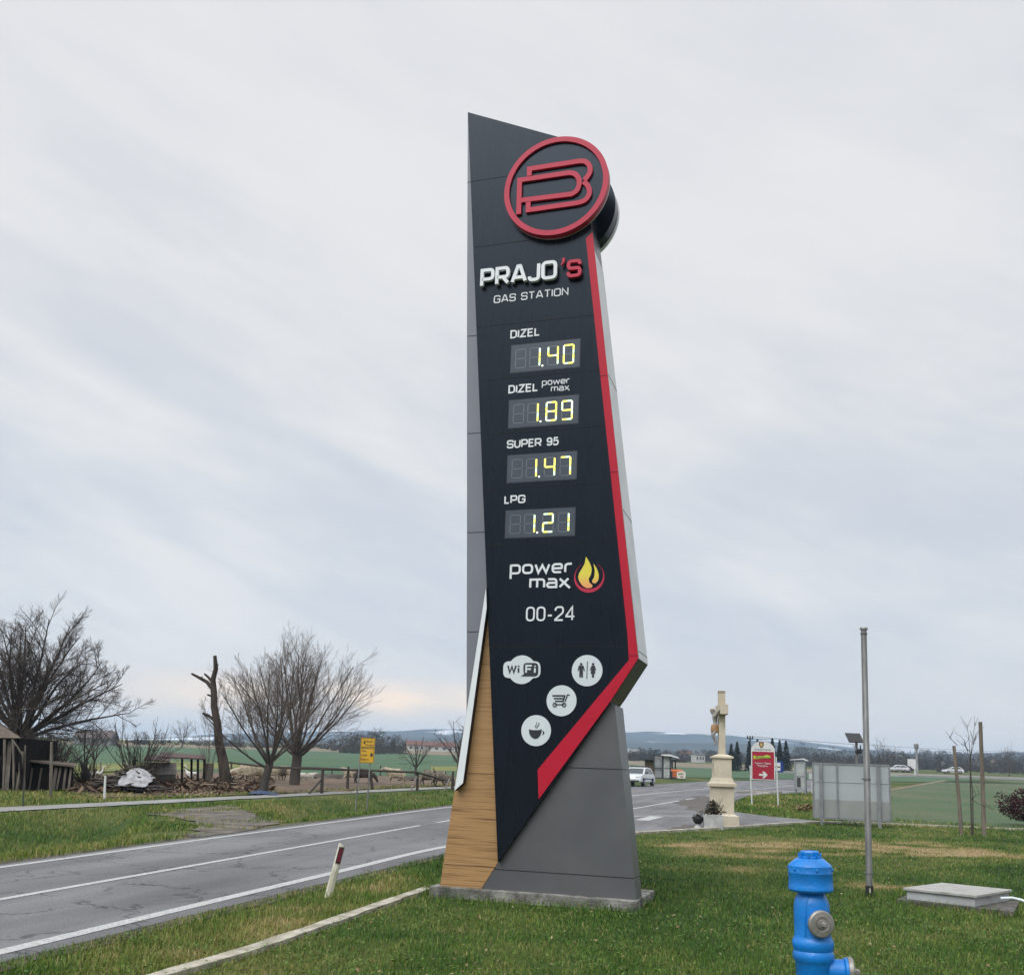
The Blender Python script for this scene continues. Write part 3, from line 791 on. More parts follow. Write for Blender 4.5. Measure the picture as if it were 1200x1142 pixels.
def arcpts(pts, n=8):
    """smooth open curve through points"""
    P = [Vector((p[0], p[1])) for p in pts]; out = []
    for i in range(len(P) - 1):
        p0, p1, p2, p3 = P[max(i - 1, 0)], P[i], P[i + 1], P[min(i + 2, len(P) - 1)]
        for k in range(n):
            t = k / n; q = .5 * ((2 * p1) + (p2 - p0) * t + (2 * p0 - 5 * p1 + 4 * p2 - p3) * t * t + (3 * p1 - p0 - 3 * p2 + p3) * t ** 3); out.append((q.x, q.y))
    out.append((P[-1].x, P[-1].y)); return out
sw = .069
b = MB()
b.stroke([K(288, 472), K(288, 413)] + arcpts([K(700, 349), K(748, 350), K(783, 375), K(796, 412), K(788, 455), K(748, 508)], 6), sw, -dO - .004, -dO + .034)
b.stroke([K(278, 690), K(278, 757)] + arcpts([K(690, 697), K(750, 676), K(784, 632), K(789, 588), K(772, 548), K(742, 520)], 6), sw, -dO - .003, -dO + .033)
b.stroke([K(198, 792), K(207, 508)] + arcpts([K(620, 446), K(668, 456), K(700, 495), K(704, 545), K(682, 596), K(640, 624)], 6) + [K(222, 676)], sw, -dO - .005, -dO + .032)
b.build('emblem', m_redl, board)
b = MB()
bt = dd[1] + .02
def back_center():
    best = None
    for k in range(60, 220):
        t = k * .01; P = PB + _pu * (lc[0]) + _pv * t + Vector((0, 0, lc[1])); q = np.array(P) - _C
        u = CX + FPX * (q @ _R) / (q @ _F); v = CY - FPX * (q @ _U) / (q @ _F); e_ = abs(v - 257)
        if best is None or e_ < best[0]: best = (e_, t, u, v)
    return best
bc = back_center()
tdisc = bc[1]
P_ = PB + _pu * lc[0] + _pv * tdisc
d_ = Vector(ray(666.5, 257)); o_ = Vector(_C) - PB; t_ = (tdisc - o_.dot(_pv)) / d_.dot(_pv); p_ = o_ + d_ * t_
bcx = (p_.dot(_pu), p_.z)
b = MB(); disc_at(b, bcx, RD * .985, tdisc - .20, tdisc); board2 = b.build('rear_logo_board', m_disc, pyl, smooth=True)
b = MB(); ring_at(b, bcx, RD, RD * .9, tdisc - .02, tdisc + .05); b.build('ring', m_silver, board2, smooth=True)

# lettering
def glyph(ch):
    """wide squared capitals as strokes on a unit cell: list of (points, closed)"""
    r = .2
    G = {'P': (.78, [([(0, 0), (0, 1), (.78, 1, .24), (.78, .40, .24), (.0, .40)], False)]),
         'R': (.80, [([(0, 0), (0, 1), (.78, 1, .24), (.78, .42, .24), (.0, .42)], False), ([(.44, .40), (.80, 0)], False)]),
         'A': (.92, [([(0, 0), (.38, 1), (.54, 1), (.92, 0)], False), ([(.17, .27), (.75, .27)], False)]),
         'J': (.62, [([(0, .22), (0, 0, .2), (.62, 0, .22), (.62, 1)], False)]),
         'O': (.86, [([(0, 0, .26), (.86, 0, .26), (.86, 1, .26), (0, 1, .26)], True)]),
         'S': (.80, [([(.80, .74), (.80, 1, .22), (0, 1, .22), (0, .52, .2), (.80, .5, .2), (.80, 0, .22), (0, 0, .22), (0, .26)], False)]),
         'G': (.84, [([(.84, .74), (.84, 1, .24), (0, 1, .24), (0, 0, .24), (.84, 0, .24), (.84, .48), (.46, .48)], False)]),
         'T': (.80, [([(.40, 0), (.40, .94)], False), ([(0, 1), (.80, 1)], False)]),
         'I': (.02, [([(0, 0), (0, 1)], False)]),
         'N': (.80, [([(0, 0), (0, 1), (.80, 0), (.80, 1)], False)]),
         'p': (.66, [([(0, -.42), (0, .62, .02), (.66, .62, .22), (.66, 0, .22), (.02, 0)], False)]),
         'o': (.66, [([(0, 0, .24), (.66, 0, .24), (.66, .62, .24), (0, .62, .24)], True)]),
         'w': (1.0, [([(0, .62), (.22, 0), (.5, .56), (.78, 0), (1.0, .62)], False)]),
         'e': (.66, [([(.62, 0), (0, 0, .24), (0, .62, .24), (.66, .62, .24), (.66, .30, .06), (.06, .30)], False)]),
         'r': (.46, [([(0, 0), (0, .62, .24), (.46, .62)], False)]),
         'm': (1.04, [([(0, 0), (0, .62), (1.04, .62, .22), (1.04, 0)], False), ([(.52, 0), (.52, .56)], False)]),
         'a': (.66, [([(.04, .62), (.66, .62, .22), (.66, 0), (0, 0, .16), (0, .33, .16), (.60, .33)], False)]),
         'x': (.72, [([(0, .64), (.76, -.10)], False), ([(0, 0), (.64, .64)], False)])}
    H = {'D': (.72, [([(0, 0), (0, 1), (.72, 1, .5), (.72, 0, .5)], True)]), 'Z': (.72, [([(0, 1), (.70, 1), (0, 0), (.72, 0)], False)]),
         'E': (.64, [([(.62, 1), (0, 1), (0, 0), (.64, 0)], False), ([(.06, .52), (.56, .52)], False)]), 'L': (.56, [([(0, 1), (0, 0), (.56, 0)], False)]),
         'U': (.74, [([(0, 1), (0, 0, .36), (.74, 0, .36), (.74, 1)], False)]),
         '9': (.62, [([(0, .44, .28), (.62, .44, .28), (.62, 1, .3), (0, 1, .3)], True), ([(.62, .75), (.62, 0, .34), (.03, 0, .3), (.02, .2)], False)]),
         '5': (.62, [([(.58, 1), (.10, 1), (.03, .52), (.10, .62, .1), (.62, .66, .3), (.62, 0, .32), (0, 0, .3), (0, .2)], False)]),
         '0': (.60, [([(0, 0, .298), (.60, 0, .298), (.60, 1, .298), (0, 1, .298)], True)]), 'W': (1.05, [([(0, 1), (.26, 0), (.525, .86), (.79, 0), (1.05, 1)], False)]), 'i': (.02, [([(0, 0), (0, .66)], False), ([(0, .83), (0, 1)], False)]), 'F': (.58, [([(0, 0), (0, 1), (.58, 1)], False), ([(.06, .52), (.50, .52)], False)]), '2': (.62, [([(0, .72), (0, 1, .3), (.62, 1, .3), (.62, .58, .2), (0, .06), (0, 0), (.62, 0)], False)]),
         '4': (.66, [([(.48, 0), (.48, 1), (0, .33), (0, .27), (.66, .27)], False)]), '-': (.34, [([(0, .36), (.34, .36)], False)])}
    return G[ch] if ch in G else H[ch]
def word(mb, txt, x, z, w, h, sw, y0, y1, gap=.30, mi=None):
    """stroke lettering fitted to width w, cap height h (outer)"""
    tot = sum(glyph(c)[0] if c != ' ' else .35 for c in txt) + gap * (len(txt) - 1)
    hh = h - sw; k = (w - sw) / tot; cx = x + sw / 2; n = 0
    for c in txt:
        if c == ' ': cx += (.35 + gap) * k; continue
        gw, st = glyph(c)
        for pts, cl in st:
            P = rounded([(p[0], p[1] * hh / k) + ((p[2],) if len(p) > 2 else ()) for p in pts], cl)
            mb.stroke([(cx + a * k, z + sw / 2 + bz * k) for a, bz in P], sw, y0 - .0006 * (n % 3), y1, cl, mi); n += 1
        cx += (gw + gap) * k
def place_word(name, txt, pl_, pr_, hpx, sw, mat, raise_, gap=.3, parent=pyl):
    off = OFF + raise_
    a = S(pl_[0], pl_[1], off); c = S(pr_[0], pr_[1], off); h = S(pl_[0], pl_[1] - hpx, off)[1] - a[1]
    b = MB(); word(b, txt, a[0], .5 * (a[1] + c[1]), c[0] - a[0], h, sw, -off, -OFF - .001 if raise_ < .02 else -off + .05, gap)
    o = b.build(name, mat, parent); return o
place_word('name_lettering', 'PRAJO', (562.3, 336.6), (652.3, 326.2), 21.3, .047, m_letter, .075, gap=.30)
place_word('name_lettering', 'S', (663.8, 325.2), (681, 323.6), 20.6, .046, m_redl, .075)
a = S(657.2, 310.5, OFF + .075); b = MB(); b.xz([(a[0] + .015, a[1] + .10), (a[0] + .055, a[1] + .10), (a[0] + .05, a[1] + .045), (a[0] + .012, a[1] - .005), (a[0] + .0, a[1] + .008), (a[0] + .02, a[1] + .05)], -OFF - .075, -OFF - .03)
b.build('apostrophe', m_redl, pyl)
place_word('subtitle_lettering', 'GAS STATION', (578.5, 355), (666, 346), 8.9, .0155, m_letter, .006, gap=.30)
def place_text(txt, pl_, pr_, hpx, name='caption', bold=.012, off=OFF + .004, parent=pyl, mat=m_letter):
    a = S(pl_[0], pl_[1], off); c = S(pr_[0], pr_[1], off); h = S(pl_[0], pl_[1] - hpx, off)[1] - a[1]
    return text_mesh(txt, c[0] - a[0], h, -off, -OFF - .001, a[0], .5 * (a[1] + c[1]), mat, name, parent, bold)
for txt, p0, p1 in (('DIZEL', (597.9, 396.8), (632.6, 393)), ('DIZEL', (595.6, 461.2), (630.6, 458)), ('SUPER 95', (593.8, 525.2), (654.6, 521.6)), ('LPG', (590.8, 590.3), (615.6, 589))):
    place_word('grade_lettering', txt, p0, p1, 9.6, .0205, m_letter, .005, gap=.30)
place_word('hours_lettering', '00-24', (616, 728), (674, 726.8), 17.2, .023, m_letter, .005, gap=.27)
place_word('grade_lettering', 'power', (635, 452), (667.8, 448.5), 8.2, .0125, m_letter, .005, gap=.24)
place_word('grade_lettering', 'max', (645.5, 458.6), (667.5, 457.0), 8.2, .0125, m_letter, .005, gap=.24)
place_word('fuel_lettering', 'power', (597.2, 672.8), (671, 671.0), 17.4, .0285, m_letter, .006, gap=.25)
place_word('fuel_lettering', 'max', (620, 689.2), (668.4, 688.6), 17.4, .0285, m_letter, .006, gap=.25)

# flame mark
m_flame = D.materials.new('flame_yellow'); nt, N, L, bs = nodes(m_flame)
tc = N.new('ShaderNodeTexCoord'); sp = N.new('ShaderNodeSeparateXYZ'); L.new(tc.outputs['Generated'], sp.inputs[0])
cr = N.new('ShaderNodeValToRGB'); L.new(sp.outputs[2], cr.inputs[0])
cr.color_ramp.elements[0].color = (.80, .33, .12, 1); cr.color_ramp.elements[0].position = .05
cr.color_ramp.elements[1].color = (.72, .62, .06, 1); cr.color_ramp.elements[1].position = .45
L.new(cr.outputs[0], bs.inputs['Base Color']); bs.inputs['Roughness'].default_value = .4
fo_ = OFF + .005
def Q(x, y): return S(580 + x / 8.157, 640 + y / 8.157, fo_)
b = MB(); fc = Q(901, 296); fr = Q(1046, 296)[0] - fc[0]
n = 44; vs = []
outer = []; inner = []
for k in range(n + 1):
    a = R_(122) + R_(296) * k / n; th = .5 - .5 * math.cos(2 * math.pi * k / n)
    outer.append((fc[0] + fr * math.cos(a), fc[1] + fr * math.sin(a))); ri = fr * (1 - .015 - .21 * th); inner.append((fc[0] + ri * math.cos(a), fc[1] + ri * math.sin(a)))
b.xz(outer + inner[::-1], -fo_, -OFF - .001)
mark = b.build('flame_mark', m_redl, pyl)
b = MB()
b.xz(arcpts([Q(870, 97), Q(902, 150), Q(924, 210), Q(916, 270), Q(897, 310), Q(905, 345), Q(934, 372)], 5) + arcpts([Q(925, 393), Q(880, 398), Q(835, 372), Q(800, 315), Q(802, 265), Q(830, 215), Q(858, 165)], 5), -fo_ - .001, -OFF - .001)
b.xz(arcpts([Q(943, 165), Q(975, 215), Q(992, 275), Q(985, 325), Q(958, 355)], 5) + arcpts([Q(932, 345), Q(930, 328), Q(948, 290), Q(955, 235)], 5), -fo_ - .0012, -OFF - .001)
b.build('flames', m_flame, mark)

# price displays
m_scr = pm('display_face', (.066, .080, .104), (.058, .072, .094), 6, .3, spec=.3)
m_bez = pm('display_bezel', (.035, .04, .05), (.03, .035, .045), 6, .4)
m_unlit = pm('unlit_segment', (.122, .138, .16), (.11, .125, .146), 6, .35)
m_lit1 = pm('lit_segment_yellow', (.8, .8, .3), emit=(.90, .86, .06, 1.0)); m_lit2 = pm('lit_segment_white', (.8, .8, .7), emit=(.52, .90, .50, 1.0))
SEG = {'0': 'abcdef', '1': 'bc', '2': 'abged', '4': 'fgbc', '7': 'abc', '8': 'abcdefg', '9': 'abcdfg'}
def segbars(x, z, w, h, which, t, gap):
    out = []
    for s in which:
        g = gap
        xa, xb, zm = x + t / 2, x + w - t / 2, z + h / 2
        ends = {'a': ((xa + g, z + h - t / 2), (xb - g, z + h - t / 2)), 'd': ((xa + g, z + t / 2), (xb - g, z + t / 2)), 'g': ((xa + g, zm), (xb - g, zm)),
                'f': ((xa, zm + g), (xa, z + h - t / 2 - g)), 'b': ((xb, zm + g), (xb, z + h - t / 2 - g)), 'e': ((xa, z + t / 2 + g), (xa, zm - g)), 'c': ((xb, z + t / 2 + g), (xb, zm - g))}
        out.append(ends[s])
    return out
def segshape(b, e, t, y0, y1, mi=0):
    (xa, za), (xb, zb) = e; h = t / 2
    if abs(za - zb) < 1e-6: pts = [(xa - h * .5, za), (xa + h * .3, za + h), (xb - h * .3, za + h), (xb + h * .5, za), (xb - h * .3, za - h), (xa + h * .3, za - h)]
    else: pts = [(xa, za - h * .5), (xa + h, za + h * .3), (xa + h, zb - h * .3), (xa, zb + h * .5), (xa - h, zb - h * .3), (xa - h, za + h * .3)]
    b.xz(pts, y0, y1, mi)
do = OFF + .006
for price, c4 in (('1.40', [(599.8, 404.7), (679.8, 397.7), (678.2, 429.4), (598.7, 436.7)]), ('1.89', [(597.3, 469.3), (678.2, 463), (676.4, 495.2), (595.9, 501.6)]),
                  ('1.47', [(595.4, 533.9), (675.9, 528.8), (674.7, 560.7), (594.5, 565.4)]), ('1.21', [(593.3, 598.2), (673.9, 595.2), (672.8, 627), (592.2, 630.1)])):
    q = SL(c4, do); xa = (q[0][0] + q[3][0]) / 2; xb = (q[1][0] + q[2][0]) / 2; zb = (q[2][1] + q[3][1]) / 2; za = (q[0][1] + q[1][1]) / 2; w, h = xb - xa, za - zb
    b = MB(); b.box(((xa + xb) / 2, -do + .008, (za + zb) / 2), (w, .016, h)); b.box(((xa + xb) / 2, -do + .0095, (za + zb) / 2), (w + .02, .012, h + .02), mi=1)
    disp = b.build('price_display', [m_scr, m_bez], pyl)
    lit = price.replace('.', ''); tt_ = .024; dw, dh = w * .165, h * .72; zz = zb + h * .13
    cells = [xa + w * f - dw / 2 for f in (.140, .352, .618, .845)]
    shown = [None, lit[0], lit[1], lit[2]]
    LB = []
    for cxl, s in zip(cells, shown):
        on = SEG[s] if s else ''; ub = MB()
        for e in segbars(cxl, zz, dw, dh, [k for k in 'abcdefg' if k not in on], .014, .008): segshape(ub, e, .014, -do - .0015, -do + .002)
        if ub.f: ub.build('unlit_digit', m_unlit, disp)
        if s:
            lb = MB(); rr = random.Random(ord(s) + int(za * 100))
            for e in segbars(cxl, zz, dw, dh, on, tt_, .005):
                # diode rows: each segment half and half in two tints
                (ax, az_), (bx, bz) = e; c1 = rr.random() < .55; m_ = ((ax + bx) / 2, (az_ + bz) / 2)
                segshape(lb, (e[0], m_), tt_, -do - .004, -do - .001, 0 if c1 else 1); segshape(lb, (m_, e[1]), tt_, -do - .0045, -do - .001, 1 if rr.random() < .5 else 0)
            LB.append(lb)
    for lb in LB: lb.build('lit_digit', [m_lit1, m_lit2], disp)
    b = MB(); b.ball((cells[1] + dw + .030, -do - .002, zz + .008), (.014, .006, .014), 10, 6); b.build('decimal_point', pm('lit_point', (.9, .9, .85), emit=(.95, .93, .85, 1.0)), disp)

# amenity symbols
io = OFF + .006
m_icon = pm('symbol_white', (.62, .675, .705), (.59, .645, .675), 4, .45); m_ink = pm('symbol_ink', (.022, .026, .033), (.024, .028, .036), 4, .4)
def I(x, y): return S(580 + x / 8.571, 750 + y / 8.571, io)
def circ(b, c, r, y0, y1, mi=None, n=48): disc_at(b, c, r, y0, y1, n, mi)
Y0, Y1 = -io, -OFF - .001; YI0, YI1 = -io - .003, -io + .001
pxm = I(100, 0)[0] - I(0, 0)[0]; u = pxm / 100
def base_icon(name, x, y, r):
    b = MB(); circ(b, I(x, y), r * u, Y0, Y1); return b.build(name, m_icon, pyl)
# wifi
b = MB(); circ(b, I(270, 294), 136 * u, Y0, Y1)
pill = rounded([(*I(83, 378), 60 * u), (*I(457, 378), 60 * u), (*I(457, 210), 60 * u), (*I(83, 210), 60 * u)], True, 6)
b.xz(pill, Y0 - .0005, Y1); wi = b.build('wifi_symbol', m_icon, pyl)
b = MB()
b.xz([I(258, 362), I(292, 338)] + rounded([(*I(286, 300), 0), (*I(286, 226), 34 * u), (*I(436, 226), 40 * u), (*I(436, 362), 40 * u), (*I(290, 362), 0)])[0:], YI0, YI1)
b.build('badge', m_ink, wi)
def tx(t, xl, xr, yb, cap, par, mat, swp, y):
    a = I(xl, yb); c = I(xr, yb); b = MB(); word(b, t, a[0], a[1], c[0] - a[0], cap * u, swp * u, y, y + .002, .34); b.build('lettering', mat, par)
tx('Wi', 120, 246, 332, 84, wi, m_ink, 17, YI0); tx('Fi', 304, 412, 334, 84, wi, m_icon, 17, YI0 - .002)
# toilets
wc = base_icon('toilet_symbol', 925, 303, 145)
b = MB(); b.bar((I(929, 210)[0], (YI0 + YI1) / 2, I(929, 210)[1]), (I(923, 384)[0], (YI0 + YI1) / 2, I(923, 384)[1]), .004, 7 * u)
b.build('divider', m_ink, wc)
b = MB(); circ(b, I(866, 238), 12 * u, YI0, YI1, n=16)
b.xz([I(*p) for p in ((842, 253), (890, 253), (903, 305), (895, 310), (884, 280), (884, 372), (868, 372), (866, 316), (864, 372), (848, 372), (848, 280), (838, 310), (830, 305))], YI0, YI1); b.build('man_figure', m_ink, wc)
b = MB(); circ(b, I(986, 238), 12 * u, YI0, YI1, n=16)
b.xz([I(*p) for p in ((970, 253), (1003, 253), (1017, 300), (1008, 304), (1000, 282), (1010, 334), (996, 334), (996, 372), (974, 372), (974, 334), (960, 334), (972, 282), (962, 304), (953, 300))], YI0, YI1); b.build('woman_figure', m_ink, wc)
# cart
ct = base_icon('cart_symbol', 668, 605, 143)
b = MB(); 
def sk(pts, w, k=0): b.stroke([I(*p) for p in pts], w * u, YI0 - .0005 * k, YI1)
sk([(578, 556), (708, 556)], 15); sk([(592, 584), (694, 584)], 14, 1); sk([(604, 611), (684, 611)], 13, 2); sk([(702, 550), (684, 616)], 14, 3); sk([(752, 546), (728, 548), (704, 616)], 10, 4); sk([(604, 644), (694, 644)], 9, 5)
for x in (601, 694): ring_at(b, I(x, 647), 21 * u, 12 * u, YI0 - .003, YI1, 20)
b.build('cart', m_ink, ct)
# coffee
cf = base_icon('coffee_symbol', 413, 905, 143)
b = MB(); b.xz(arcpts([I(343, 890), I(345, 930), I(362, 965), I(392, 986), I(420, 986), I(448, 965), I(466, 930), I(470, 888)], 4) + arcpts([I(455, 897), I(408, 901), I(358, 897)], 4), YI0, YI1)
b.xz([I(*p) for p in ((478, 905), (494, 915), (497, 930), (490, 944), (476, 952), (482, 930))], YI0, YI1)
b.stroke(arcpts([I(412, 878), I(404, 862), I(418, 845), I(420, 820)], 5), 5 * u, YI0, YI1); b.stroke(arcpts([I(424, 884), I(422, 868), I(440, 850), I(442, 824)], 5), 7 * u, YI0 - .0005, YI1)
b.build('cup', m_ink, cf)
SLAB_Z = float(gz(5.7, 13)) + .04
SLAB_POLY = [onz(1051, 1053, SLAB_Z), onz(1188, 1068, SLAB_Z), onz(1195, 1055.5, SLAB_Z), onz(1078, 1041, SLAB_Z)]
LAWN = W2([(130, 1163), (200, 1142), (300, 1112), (420, 1070.5), (505, 1041), (640, 986), (746, 976.8), (850, 970.5), (960, 963.9), (1080, 967.6), (1200, 972.2), (1330, 977), (1500, 1175), (600, 1200)])
VERGE = W2([(-160, 1170), (0, 1130), (200, 1080), (400, 1032), (517, 1002), (600, 990), (505, 1042), (420, 1070), (300, 1111), (200, 1141), (100, 1175)])
BANK = [(p.x, p.y) for p in (at(-120, 1028), at(0, 1012), at(300, 971.5), at(530, 943), at(640, 931.5), at(640, 925), at(530, 926), at(300, 938), at(0, 953), at(-120, 960))]
STRIP = [(p.x, p.y) for p in (at(-90, 948), at(150, 938.5), at(300, 931), at(545, 920), at(545, 917), at(450, 921), at(340, 927), at(180, 931.5), at(88, 928), at(-90, 925))]
TRI = W2([(858, 950.5), (857, 941), (877, 932.5), (930, 929.5), (985, 926), (1046, 927), (1046, 960), (1200, 970), (1200, 973), (1000, 966.5), (960, 962), (905, 957)])
hyd_hole = []
def segdist(x, y, a, c):
    ax_, ay_ = c.x - a.x, c.y - a.y; t = np.clip(((x - a.x) * ax_ + (y - a.y) * ay_) / (ax_ * ax_ + ay_ * ay_), 0, 1); return np.hypot(x - a.x - t * ax_, y - a.y - t * ay_)
TUFT = [at(1019, 1050), at(1127, 978), at(1153, 979), at(384.5, 1049), at(963, 966.5), at(1035, 968.5)]
def uncut(x, y):
    """the mower leaves longer grass against plinth, slab, kerb and posts"""
    d = np.full(len(x), 9.)
    for P in (PLINTH_POLY, SLAB_POLY):
        for i in range(4): d = np.minimum(d, segdist(x, y, P[i], P[(i + 1) % 4]))
    for p in TUFT: d = np.minimum(d, np.hypot(x - p.x, y - p.y) * .8)
    d = np.minimum(d, 1.3 * np.hypot(x - 2.24, y - 7.25))
    return 1 + 1.3 * np.exp(-(d / .16) ** 2)
blades('lawn_grass', LAWN, 340000, 7.2, 34, .052, .0048, tall=uncut, extra_no=[[(p.x, p.y) for p in PLINTH_POLY], [(p.x, p.y) for p in SLAB_POLY]])
blades('verge_grass', VERGE, 170000, 7.2, 27, .085, .0048, px=(-140, 620))
blades('bank_grass', BANK, 130000, 14, 48, .13, .005, tone_shift=.02, px=(-120, 640))
blades('yard_grass', STRIP, 60000, 24, 60, .13, .007, tone_shift=.08, px=(-90, 560))
blades('traffic_island_grass', TRI, 60000, 27, 62, .12, .006, tone_shift=.10, px=(840, 1300))
FIELD = W2([(1046, 961), (1200, 969), (1340, 974), (1340, 925), (1110, 917), (1046, 929)])
blades('field_sprouts', FIELD, 70000, 26, 120, .05, .007, tone_shift=-.06, px=(1030, 1330))
# clover, plantain and fallen leaves between the blades
def weeds(name, region, n, ramp, seed, y1=19, size=(.010, .028), zr=(.02, .06), clump=60):
    rs = np.random.RandomState(seed); cx_ = (rs.uniform(-60, 1280, clump) - CX) / FPX; cy_ = np.exp(rs.uniform(math.log(7.2), math.log(y1), clump)); cx_ = cx_ * cy_
    k = rs.randint(0, clump, n); rad = rs.uniform(.08, .5, clump)[k]; x = cx_[k] + rs.normal(0, 1, n) * rad; y = cy_[k] + rs.normal(0, 1, n) * rad
    ok = inpoly(x, y, region)
    for q in list(NOGRASS) + [[(p.x, p.y) for p in PLINTH_POLY], [(p.x, p.y) for p in SLAB_POLY]]: ok &= ~inpoly(x, y, q)
    x, y = x[ok], y[ok]; n = len(x); z = gz(x, y) + rs.uniform(*zr, n); a = rs.uniform(0, 6.28, n); s = rs.uniform(*size, n); w = s * rs.uniform(.5, .9, n)
    d = np.stack([np.cos(a) * s, np.sin(a) * s, rs.normal(0, .35, n) * s], 1); q = np.stack([-np.sin(a) * w, np.cos(a) * w, rs.normal(0, .3, n) * w], 1); c = np.stack([x, y, z], 1)
    V = np.stack([c - d, c + q, c + d, c - q], 1).reshape(-1, 3); o = fast_mesh(name, V, np.arange(n * 4).reshape(-1, 4), ramp, np.repeat(np.clip(rs.normal(.5, .22, n), 0, 1), 4)); o['kind'] = 'stuff'
m_clover = attr_mat('clover_leaves', [(0, (.028, .068, .012)), (.5, (.066, .135, .022)), (1, (.14, .20, .045))], .6); m_litter = attr_mat('fallen_leaves', [(0, (.06, .04, .022)), (.5, (.17, .115, .06)), (1, (.36, .28, .18))], .8)
weeds('lawn_clover', LAWN, 16000, m_clover, 5, clump=300, size=(.006, .017)); weeds('verge_clover', VERGE, 7000, m_clover, 6, clump=120, size=(.008, .02)); weeds('fallen_leaves', LAWN, 1700, m_litter, 7, y1=26, size=(.008, .024), zr=(.03, .06), clump=260)
# ------------------------------------------------------------------ near things on the lawn and verge
def basis(axis, fwd=(0, -1, 0)):
    z = Vector(axis).normalized(); f = Vector(fwd); y = (f - z * f.dot(z)).normalized(); x = y.cross(z)
    return Matrix((x, y, z)).transposed()
# leaning road marker post
m_post = pm('aged_white_plastic', (.62, .60, .50), (.40, .38, .27), 9, .6, detail=8, stretch=(1, 1, .4))
m_refl = pm('red_reflector', (.16, .022, .04), (.10, .015, .03), 60, .25); m_blackp = pm('black_plastic', (.018, .018, .02), (.028, .028, .03), 8, .5)
pb_ = at(384.5, 1049); pt_ = ptd(401.3, 986, pb_.y + .05); ax = pt_ - pb_; Lp = ax.length
mp_ = thing('marker_post', 'leaning white roadside marker post with dark red reflector on the verge', 'marker post', pb_)
mp_.rotation_euler = basis(ax, (.35, -1, 0)).to_euler()
def mpsec(w, d, z): return [(-w / 2, d / 2, z), (-w * .36, d * .85, z), (0, d, z), (w * .36, d * .85, z), (w / 2, d / 2, z), (w * .25, -d / 2, z), (-w * .25, -d / 2, z)]
b = MB(); s0 = mpsec(.098, .055, -.15); s1 = mpsec(.088, .05, Lp - .03); s1 = [(x, y, z + x * .35) for x, y, z in s1]; b.prism(s0, s1)
b.build('post', m_post, mp_, bevel=.004)
b = MB(); zc = Lp * .755; b.box((0, .052, zc), (.060, .012, .20)); b.build('reflector_frame', m_blackp, mp_)
b = MB(); b.box((0, .060, zc), (.042, .006, .165)); b.build('reflector', m_refl, mp_)

# blue hydrant
YH = 7.2
m_blue = pm('hydrant_blue', (.004, .19, .60), (.016, .12, .36), 5, .34, bump=.16, bscale=45, spec=.5, detail=10, lo=.50, hi=.80, rvar=.1)
m_alu = pm('dull_aluminium', (.36, .34, .31), (.25, .24, .22), 9, .5, metal=.5, bump=.2, bscale=40)
hp = lambda px, py: ptd(px, py, YH)
hb = atd(956, YH); zb = hb.z
tilt = Vector((hp(952, 1000) - hp(957, 1130))).normalized()
hyd = thing('fire_hydrant', 'bright blue pillar fire hydrant with grey outlet caps standing in the lawn', 'fire hydrant', hb)
hyd.rotation_euler = basis(tilt, (0, 1, 0)).to_euler()
Hh = lambda py: (hp(953, py).z - zb)
pxh = mpp(YH) * 1.012
r_ = lambda px: px * pxh / 2
prof = [(0, Hh(1190)), (r_(38), Hh(1190)), (r_(38), Hh(1128)), (r_(40), Hh(1126)), (r_(43.5), Hh(1122)), (r_(44), Hh(1118)), (r_(42), Hh(1114)), (r_(40.5), Hh(1112.5)), (r_(42.5), Hh(1110)), (r_(44), Hh(1106)), (r_(43.5), Hh(1101)), (r_(40), Hh(1098.5)), (r_(38.5), Hh(1095)),
        (r_(38.2), Hh(1075)), (r_(37.6), Hh(1060)), (r_(35), Hh(1053)), (r_(30), Hh(1048)), (r_(27), Hh(1045)), (r_(25), Hh(1036))]
b = MB(); b.lathe(prof, 40)
# cast ribs framing the front outlet
for sx in (-1, 1):
    b.tube([(sx * r_(25), -r_(30), Hh(1094)), (sx * r_(24.5), -r_(30), Hh(1072)), (sx * r_(20), -r_(30), Hh(1057)), (sx * r_(15), -r_(27.5), Hh(1049))], .0075, 6)
b.build('body', m_blue, hyd, smooth=True, angle=50)
b = MB(); b.lathe([(r_(24), Hh(1047)), (r_(45), Hh(1043.5)), (r_(48), Hh(1041.5)), (r_(48), Hh(1038)), (r_(47), Hh(1036.5)), (r_(47), Hh(1023)), (r_(47.4), Hh(1022.6)), (r_(47.4), Hh(1021.4)), (r_(46.8), Hh(1020.5)), (r_(46.8), Hh(1014)), (r_(45), Hh(1012.5)), (r_(30), Hh(1005.5)), (r_(25.5), Hh(1005))], 48)
for k in range(12):
    a = 2 * math.pi * k / 12; c, s = math.cos(a), math.sin(a)
    b.tube([(c * r_(28), s * r_(28), Hh(1006.3)), (c * r_(45), s * r_(45), Hh(1013.2)), (c * r_(46.6), s * r_(46.6), Hh(1019.5))], .0035, 5)
for k in range(6):
    a = 2 * math.pi * (k + .5) / 6; b.lathe([(.009, 0), (.009, .007), (.006, .009), (0, .009)], 6, rot=Matrix.Rotation(a, 3, 'Z') @ Matrix.Rotation(R_(90), 3, 'Y'), org=Vector((math.cos(a) * r_(47.2), math.sin(a) * r_(47.2), Hh(1017.5))))
cap = b.build('bonnet', m_blue, hyd, smooth=True, angle=30)
b = MB(); b.lathe([(r_(25), Hh(1006)), (r_(25), Hh(1003.5)), (r_(21.5), Hh(1002.5)), (r_(21), Hh(998)), (r_(19), Hh(996.5)), (r_(12), Hh(996.2)), (r_(11.5), Hh(997.5)), (0, Hh(997.5))], 8)
